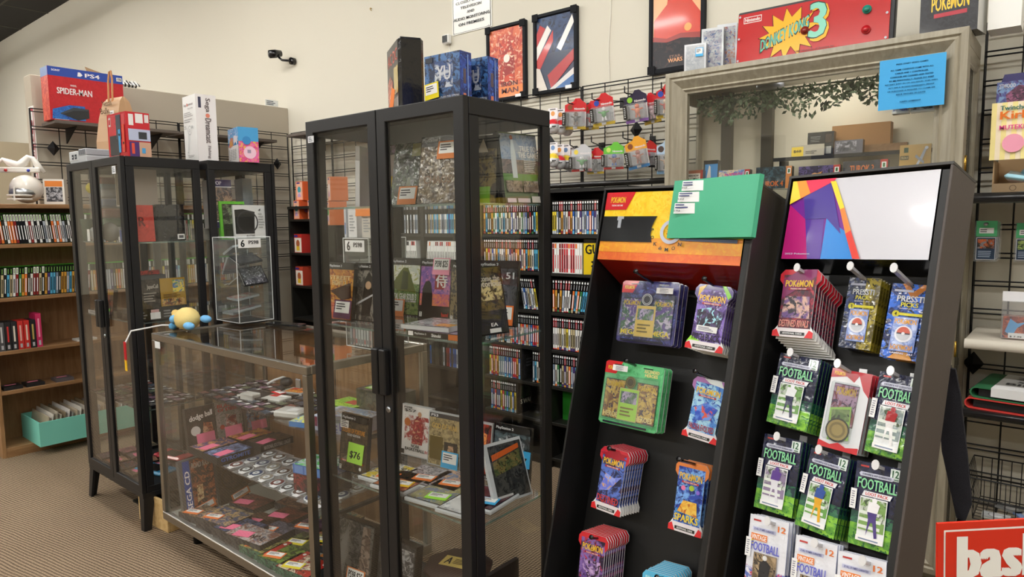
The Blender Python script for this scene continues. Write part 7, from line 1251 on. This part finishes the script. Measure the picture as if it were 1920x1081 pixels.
figs = [((1061, 187), (1098, 240), 3.2, 'c8242c', '8a4a30', 'e0c040', ('6a4a34', '2a2a2c'), 'red carded figure in brown behind a black price patch, upper row', 3),
 ((1093, 191), (1122, 241), 3.26, 'c8242c', '8a4a30', 'e0c040', ('f0f0f0', 'c83030'), 'red carded figure in white half covered by its neighbour, upper row', 2),
 ((1108, 178), (1146, 233), 3.18, 'c8242c', '2a4ab0', 'e0c040', ('f0f0f0', '3a9a3a'), 'red carded figure in green and white, upper row', -5),
 ((1170, 172), (1209, 227), 3.16, '241c3c', '8ac83a', '9a6ac0', ('e86a3c', 'e87a48'), 'black and purple carded orange squid figure, upper row', -5),
 ((1200, 177), (1229, 231), 3.22, 'c8242c', 'e0b0a0', 'e0c040', ('e8b0c0', 'c8a0a8'), 'red carded pink figure behind the squid card, upper row', -10),
 ((1231, 160), (1262, 219), 3.18, 'c8242c', '2a4ab0', 'e0c040', ('f0d0b0', 'c84a3a'), 'red carded figure touching the champagne case, upper row', 0),
 ((1072, 272), (1107, 320), 3.18, 'c8c8cc', 'e8d050', 'c83a3a', ('f0f0f0', '3a9a40'), 'grey carded turtle figure, lower row', 0),
 ((1101, 278), (1130, 325), 3.22, 'c8242c', 'e0b040', 'e0c040', ('26262c', '34343c'), 'red carded round black figure, lower row', 0),
 ((1133, 268), (1168, 316), 3.18, '6ac040', 'c8e070', 'c83a3a', ('2c5ab0', '8a4a2c'), 'green carded blue bird figure, lower row', 1),
 ((1170, 258), (1207, 315), 3.16, 'f0a830', '8a4a28', '4a90d0', ('a8584a', 'b0604c'), 'orange carded brown monkey figure, lower row', -10),
 ((1203, 264), (1231, 312), 3.26, 'd83a34', 'f0f0f0', '26262c', ('f070a0', '2c2c30'), 'red carded white labelled item with a pink note, lower row', 6),
 ((1232, 262), (1262, 325), 3.2, 'b8d0e8', '4a3a38', '8ab8e0', ('3a2a2a', 'c8a080'), 'pale blue tall card with a dark hatted figure, lower row', 0)]
for a_, b_, Yc, tc, mc, st, fg, lab, rl in figs: figure((a_, b_), Yc, tc, mc, st, fg, lab, rl)
for i, (u, v, u1, v1, Yf) in enumerate(((1065, 192, 1105, 199, 3.15), (1110, 185, 1168, 190, 3.12), (1171, 173, 1228, 182, 3.1), (1240, 166, 1236, 180, 3.12), (1069, 272, 1078, 280, 3.14), (1109, 266, 1128, 274, 3.12), (1168, 258, 1202, 266, 3.1), (1220, 262, 1224, 262, 3.2))):
    hook(u, v, u1, v1, Yf, 'black grid hook, %s counting along both rows of carded figures' % ordinal(i))
def pouch(u, v, Yc, c1, lab):
    p = at(u, v, Y=Yc); t = thing('ball_pouch', lab, 'pouch', p, R(6), 'ball pouches on the grid')
    m = MB(); m.ball((0, 0, -.07), .042, 'e0e0e4', 'gloss', 14, (.9, .8, 1), split=c1); m.build('ball_case', t)
    m = MB(); m.box(-.036, -.034, -.077, .036, -.031, -.072, 'ink', 'gloss'); m.tube([(0, -.036, -.075), (0, -.03, -.075)], .012, 'f0f0f0', 'gloss', 14); m.build('clasp', t)
    m = MB(); m.box(-.03, -.002, -.03, .03, .0, .03, 'ece8ea', 'card'); m.deco((-.03, -.002, -.03), (1, 0, 0), (0, 0, 1), .06, .06, [('C', .5, .5, .22, 'e8a05a' if c1 == 'd03038' else '7a9ac8'), ('R', .2, .85, .8, .92, 'ink')]); m.build('header_card', t)
for i, (u, v, Yc, c1) in enumerate(((1037, 213, 3.16, 'd03038'), (1051, 215, 3.2, 'd03038'), (1063, 218, 3.25, 'd03038'), (1037, 277, 3.16, 'e8c838'), (1049, 281, 3.2, 'd03038'), (1061, 281, 3.25, 'e8c838'), (1069, 286, 3.3, 'd03038'))):
    pouch(u, v, Yc, c1, '%s and white ball pouch, %s in the %s row beside the tall cabinet' % ('red' if c1[0] == 'd' else 'yellow', ordinal(i if i < 3 else i - 3), 'upper' if i < 3 else 'lower'))
m = MB(); p = at(1012, 330, Y=3.2); m.ball((0, 0, 0), .05, 'e88aa0', 'cloth', 14, (.9, .8, 1.2)); m.ball((.05, -.01, -.06), .022, 'e88aa0', 'cloth', 10); m.ball((-.01, -.03, -.07), .025, 'f09ab0', 'cloth', 10); tag(m.build('plush_toy', loc=p), 'pink hanging soft toy behind the tall cabinet corner', 'soft toy')

# ================================================================== SHELVES BESIDE THE DISPLAY CASE
def sx(u, y, v=500): return at(u, v, Y=y).x
m = MB(); m.box(-.315, 3.04, 1.49, .9, 3.4, 1.508, '26262a', 'greywoodx'); m.tube([(-.315, 3.02, 1.5), (.9, 3.02, 1.5)], .02, '1a1a1c', 'gloss', 12); tag(m.build('wall_shelf'), 'dark wall shelf with a rounded black edge bearing the pink striped box', 'shelf')
m = MB(); m.box(-.31, 3.02, .945, .9, 3.4, .98, 'd8d0c0', 'card', b=.003); m.tube([(-.31, 3.02, .962), (.9, 3.02, .962)], .0185, 'e0d8c8', 'card', 14); tag(m.build('wall_shelf'), 'cream bullnose wall shelf holding the bagged card box', 'shelf')
m = MB(); m.box(-.305, 3.02, .685, .9, 3.4, .715, '1e1e20', 'card', b=.003); m.tube([(-.305, 3.02, .7), (.9, 3.02, .7)], .0165, '1a1a1c', 'gloss', 12); tag(m.build('wall_shelf'), 'black wall shelf carrying the green and red binders', 'shelf')
# carton of bagged toys with its printed lid
t = thing('display_carton', 'open carton of bagged toys with a pink and yellow striped lid', 'carton', (-.26, 3.1, 1.5185))
m = MB(); cw = .42
for b_ in ((0, 0, 0, cw, .004, .035), (0, .2, 0, cw, .204, .16), (0, .004, 0, .004, .2, .12), (cw - .004, .004, 0, cw, .2, .12), (.004, .004, 0, cw - .004, .2, .004)): m.box(*b_, 'a88a64', 'card')
m.deco((0, 0, 0), (1, 0, 0), (0, 0, 1), cw, .035, [('R', 0, 0, 1, 1, '8a7458'), ('O', .15, .5, .3, .24, '5a4a3a'), ('O', .4, .5, .4, .34, '5a4a3a')]); m.build('carton_body', t)
m = MB(); m.box(-.012, -.012, .12, cw, -.008, .325, 'f4e4c8', 'card')
m.deco((-.012, -.012, .12), (1, 0, 0), (0, 0, 1), cw + .012, .205, [('R', i / 14, 0, (i + .5) / 14, 1, 'f4e49a') for i in range(14)] + [('T', .06, .86, .28, .94, 'Twinchees', '2a6a60'), ('T', .06, .66, .32, .84, 'Kirby', 'e0701c'), ('T', .36, .7, .6, .79, 'Soft Vinyl', 'd89018'), ('T', .5, .84, .6, .97, '8+', 'c83a3a'), ('T', .06, .52, .6, .6, 'MUTEKI SUTEKI CLOSET', 'e04890'), ('C', .16, .28, .16, 'f0a0b8'), ('C', .4, .28, .16, 'f0a0b8'), ('C', .62, .28, .15, 'e8d060'), ('R', .3, .02, .62, .1, 'f0f0e8'), ('T', .34, .03, .5, .09, 'WARNING', '4a4a50')], e=.0004); m.build('lid', t)
for i, (x, z, c_) in enumerate(((.05, .03, 'a8d8e8'), (.13, .055, '8ac0d8'), (.22, .03, 'e8c0d0'), (.3, .06, 'f0d8e0'), (.1, .01, 'e8e0f0'))):
    m = MB(); m.box(-.06, 0, 0, .06, .1, .02, c_, 'foil', b=.008); o = m.build('toy_bag', loc=(-.26 + x + .04, 3.12 + .015 * i, 1.5285 + z)); o.rotation_euler = (R(10), R((-1) ** i * 12), R(i * 20)); tag(o, ('pale blue', 'teal', 'pink', 'blush', 'lilac')[i] + ' foil toy bag lying in the open carton', 'toy bag', 'foil bags in the carton')
# purple card box hanging above
a, b = at(1865, 235, Y=3.3), at(1945, 235, Y=3.3); hh = at(1880, 140, Y=3.3).z - at(1880, 235, Y=3.3).z
t = thing('card_box', 'purple and blue hanging card box with a figure window above the striped lid', 'card box', (a.x, 3.3, a.z), R(-3))
m = MB(); bw_ = .2; m.box(0, 0, 0, bw_, .06, hh * .84, '4a4a98', 'gloss'); m.slab([(0.01, hh * .84), (bw_ - .01, hh * .84), (bw_ * .9, hh), (bw_ * .1, hh)], .02, .024, '34307a', 'gloss')
m.deco((0, 0, 0), (1, 0, 0), (0, 0, 1), bw_, hh * .84, [('A', 0, 0, 1, 1, '5a58a8', '8ab0e0', '4a2a6a'), ('AP', [(.2, .3), (.55, .3), (.6, .8), (.35, .9), (.15, .7)], '5a2a4a', 'a8608a', '2a1a34'), ('T', .04, .85, .3, .95, '2TWOOO', 'e8e8f0'), ('T', .6, .82, .95, .94, 'Poke', 'f0c83c'), ('R', .03, .02, .35, .12, 'f0f0f0')]); m.build('box_body', t)
# hanging card packs
def cpack(u0, u1, v0, v1, Yc, lab, art, i=0):
    a, b = at(u0, v0, Y=Yc), at(u1, v1, Y=Yc); w_, h_ = b.x - a.x, a.z - b.z
    t = thing('card_packet', lab, 'card packet', (a.x, Yc, b.z), 0, 'green topped card packets'); 
    m = MB(); m.box(0, 0, 0, w_, .008, h_, 'white', 'bag', b=.002); m.build('sleeve', t)
    m = MB(); m.box(w_ * .06, -.002, h_ * .62, w_ * .94, -.0005, h_, '4ab074', 'card'); m.deco((w_ * .06, -.002, h_ * .62), (1, 0, 0), (0, 0, 1), w_ * .88, h_ * .38, [('R', .15, .2, .85, .55, 'f0f0f0'), ('L', .2, .25, .6, .5, 2, '5a5a60'), ('C', .5, .82, .08, 'ink')]); m.build('green_header', t)
    m = MB(); m.box(w_ * .08, -.0016, h_ * .05, w_ * .92, -.0005, h_ * .6, 'c8ccd4', 'gloss'); m.deco((w_ * .08, -.0016, h_ * .05), (1, 0, 0), (0, 0, 1), w_ * .84, h_ * .55, [('R', .04, .03, .96, .97, '3a4a60'), ('A', .08, .5, .92, .92, *art), ('L', .12, .1, .88, .42, 4, 'a8b8d0')]); m.build('card', t)
for i in range(3): cpack(1829 + i * 3, 1869 + i * 3, 414 + i, 491 - i * 2, 3.2 + .03 * i, ('green topped packet with an orange picture card on the grid', 'green topped packet just behind the orange picture card', 'green topped packet third back from the orange picture card')[i], ('3a2c24', 'd87040', '8a8a90'))
cpack(1904, 1946, 418, 492, 3.2, 'green topped packet at the photo edge with a green picture card', ('4a7a4a', 'a8c070', '3a4a34'))
for (u, v) in ((1848, 420), (1925, 424)):
    f = at(u, v, Y=3.17); m = MB(); m.tube([f, (f.x, GY - .01, f.z + .004)], .004, 'silver', 'metal', 8); m.tube([f, f + Vector((0, .004, 0))], .007, 'silver', 'metal', 10); tag(m.build('grid_hook'), 'silver hook carrying the green topped packets, ' + ('near the case' if u < 1900 else 'by the photo edge'), 'hook', 'hooks on the wire grid')
t = thing('bagged_card_box', 'bagged red card box with a blue dragon shape on the cream shelf', 'card box', (sx(1877, 3.08, 600), 3.08, .9815), R(2))
m = MB(); m.box(.006, 0, .004, .15, .05, .085, 'a03824', 'gloss'); m.deco((.006, 0, .004), (1, 0, 0), (0, 0, 1), .144, .081, [('A', 0, 0, 1, 1, '8a2c20', 'c8603a', '4a2030'), ('P', [(.05, .3), (.15, .9), (.3, .7), (.5, .8), (.3, .5), (.2, .1)], '5aa8e0'), ('T', .55, .75, .95, .88, 'Pokemon', 'f0c83c'), ('R', .12, .02, .8, .26, 'f0f0f0'), ('T', .15, .05, .4, .13, '$ 7.99', 'ink')]); m.build('box_body', t)
m = MB(); m.box(0, -.003, 0, .156, .055, .14, 'white', 'bag', b=.004); m.box(.0, .024, .14, .156, .028, .175, 'e8e8ea', 'card'); m.build('clear_bag', t)
# binders
def binder(x, y, z, col, lab, inner=None):
    t = thing('card_binder', lab, 'binder', (x, y, z), R(-6), 'card binders'); m = MB(); w_, d_, h_ = .34, .3, .042
    pts = []
    for i in range(9): a_ = math.pi / 2 + math.pi * i / 8; pts.append((.024 + h_ / 2 * math.cos(a_), h_ / 2 + h_ / 2 * math.sin(a_)))
    prof = [(w_, h_)] + pts + [(w_, 0)] ; inn = [(w_, .005)] + [(.024 + (h_ / 2 - .005) * math.cos(math.pi / 2 + math.pi * i / 8), h_ / 2 + (h_ / 2 - .005) * math.sin(math.pi / 2 + math.pi * i / 8)) for i in range(8, -1, -1)] + [(w_, h_ - .005)]
    m.slab(prof + inn, 0, d_, col, 'card'); m.build('cover', t)
    m = MB(); m.box(.03, .01, .007, w_ - .01, d_ - .01, h_ - .007, '18181a', 'card'); m.build('pages', t)
    return t, w_, d_, h_
by_ = 3.03
binder(-.305, by_, .7165, 'c83a34', 'red edged card binder lying under the green one')
t, w_, d_, h_ = binder(-.29, by_, .7595, '2c6a44', 'green card binder with a white printed sleeve on the black shelf')
m = MB(); m.box(.07, -.002, h_ + .001, w_, d_, h_ + .003, 'e8e8e8', 'card'); m.box(.07, -.003, .012, w_, -.001, h_ + .003, 'e0e0e0', 'card')
m.deco((.07, 0, h_ + .003), (1, 0, 0), (0, 1, 0), w_ - .07, d_, [('T', .15, .68, .85, .85, 'ZIPPER', 'ink'), ('T', .2, .48, .8, .6, 'STOCK', 'dgrey'), ('T', .1, .3, .9, .42, 'BINDER', 'dgrey')], mat='card'); m.build('printed_sleeve', t)
# wire basket with small items
bx0, bx1, bz0, bz1 = -.29, .3, .27, .44
t = thing('wire_basket', 'black wire basket hooked on the grid with small sleeved items', 'basket', (bx0, 3.06, bz0)); m = MB(); W_, D_, H_ = bx1 - bx0, .3, bz1 - bz0
for z, s_ in ((0, .03), (H_ * .5, .015), (H_, 0)): m.tube([(s_, s_, z), (W_ - s_, s_, z), (W_ - s_, D_, z), (s_, D_, z), (s_, s_, z)], .003 if z else .0022, 'black', 'blackmetal', 5)
for i in range(17): x = .03 + (W_ - .06) * i / 16; m.tube([(x, 0, H_), (x, .03, 0), (x, D_, 0), (x, D_, H_)], .0018, 'black', 'blackmetal', 4)
for i in range(9): y = .03 + (D_ - .03) * i / 8; m.tube([(0, y, H_), (.03, y, 0), (W_ - .03, y, 0), (W_, y, H_)], .0018, 'black', 'blackmetal', 4)
m.build('wire_cage', t)
for i, (x, y, c_, nm_) in enumerate(((.1, .08, 'd8dcde', 'clear'), (.2, .16, '8aa8d8', 'blue'), (.27, .06, 'e8e8ea', 'white ringed'), (.36, .14, 'c8c070', 'yellow green'), (.42, .07, '34345a', 'navy'), (.14, .2, 'b8bcc0', 'grey'))):
    m = MB(); m.box(-.045, -.03, 0, .045, .03, .008, c_, 'foil'); m.lathe([(.022, .0085), (.026, .01), (.02, .0125)], 'e8e8ea', 'gloss', 16); o = m.build('sleeved_disc', loc=(bx0 + x, 3.06 + y, bz0 + .004)); o.rotation_euler.z = R(30 * i); tag(o, nm_ + ' sleeved item lying in the wire basket', 'sleeved item', 'items in the wire basket')
# red sign on a stand, in front
Ys = 1.0; a = at(1768, 981, Y=Ys); m = MB(); sw, sh = .235, .15
t = thing('basket_sign', 'red sign lettered baskets in white at the front', 'sign', (a.x, Ys, a.z - sh), R(39.7)); t.rotation_euler.y = R(-2.5)
m.box(0, 0, 0, sw, .004, sh, 'd8321e', 'gloss'); m.deco((0, 0, 0), (1, 0, 0), (0, 0, 1), sw, sh, [('R', .032, 0, .968, .94, 'f4f4f0'), ('R', .04, 0, .96, .925, 'd8321e'), ('TS', .1, .5, .92, .88, 'baskets', 'f4f4f0'), ('R', .17, .05, .86, .4, 'f4f4f0'), ('T', .28, .14, .78, .38, 'for your', 'd8321e')], e=.0006)
m.build('sign_panel', t)
m = MB(); m.tube([(sw / 2, .012, sh * .9), (sw / 2, .012, -(a.z - sh))], .008, 'grey', 'metal', 10); m.build('pole', t)
m = MB(); m.box(sw / 2 - .1, -.08, -(a.z - sh), sw / 2 + .1, .12, -(a.z - sh) + .012, 'black', 'blackmetal'); m.build('foot_plate', t)

# crate and frame under the far cabinet
t = thing('wooden_crate', 'small pale pine crate on the carpet under the far glass cabinet', 'crate', (-3.48, 1.30, .001), R(4))
cw, cd, ch = .27, .4, .15
for x in (0, cw - .012):
    for z in (0, .052, .104) if x == 0 else (0, .052):
        m = MB(); m.box(x, .013, z, x + .012, cd - .013, z + .045, 'tan', 'pine', b=.001); m.build('side_slat', t)
for y in (0, cd - .013): m = MB(); m.box(0, y, 0, cw, y + .012, ch, 'tan', 'pine', b=.002); m.build('end_board', t)
m = MB(); m.box(.012, .013, 0, cw - .012, cd - .013, .008, 'tan', 'pine'); m.build('base', t)
for i in range(9):
    m = MB(); m.box(.02, .02 + i * .04, .01, cw - .02, .032 + i * .04, .12, '1c241e', 'gloss'); m.M = Matrix.Identity(4)
    o = m.build('game_disc_case', loc=(-3.48, 1.30, .001)); o.rotation_euler = (R(0), 0, R(4)); tag(o, 'dark case in the pine crate, %s from its near board' % ordinal(i), 'disc case', 'dark cases in the pine crate')
m = MB(); m.tube([(0, 0, .22), (.01, .0, .012), (.03, 0, .006), (.2, .02, .006)], .011, 'black', 'blackmetal', 6); m.box(.02, -.05, 0, .2, .06, .008, 'black', 'blackmetal')
tag(m.build('stand_foot', loc=(-3.76, 1.42, 0)), 'black metal foot standing under the far glass cabinet', 'foot')
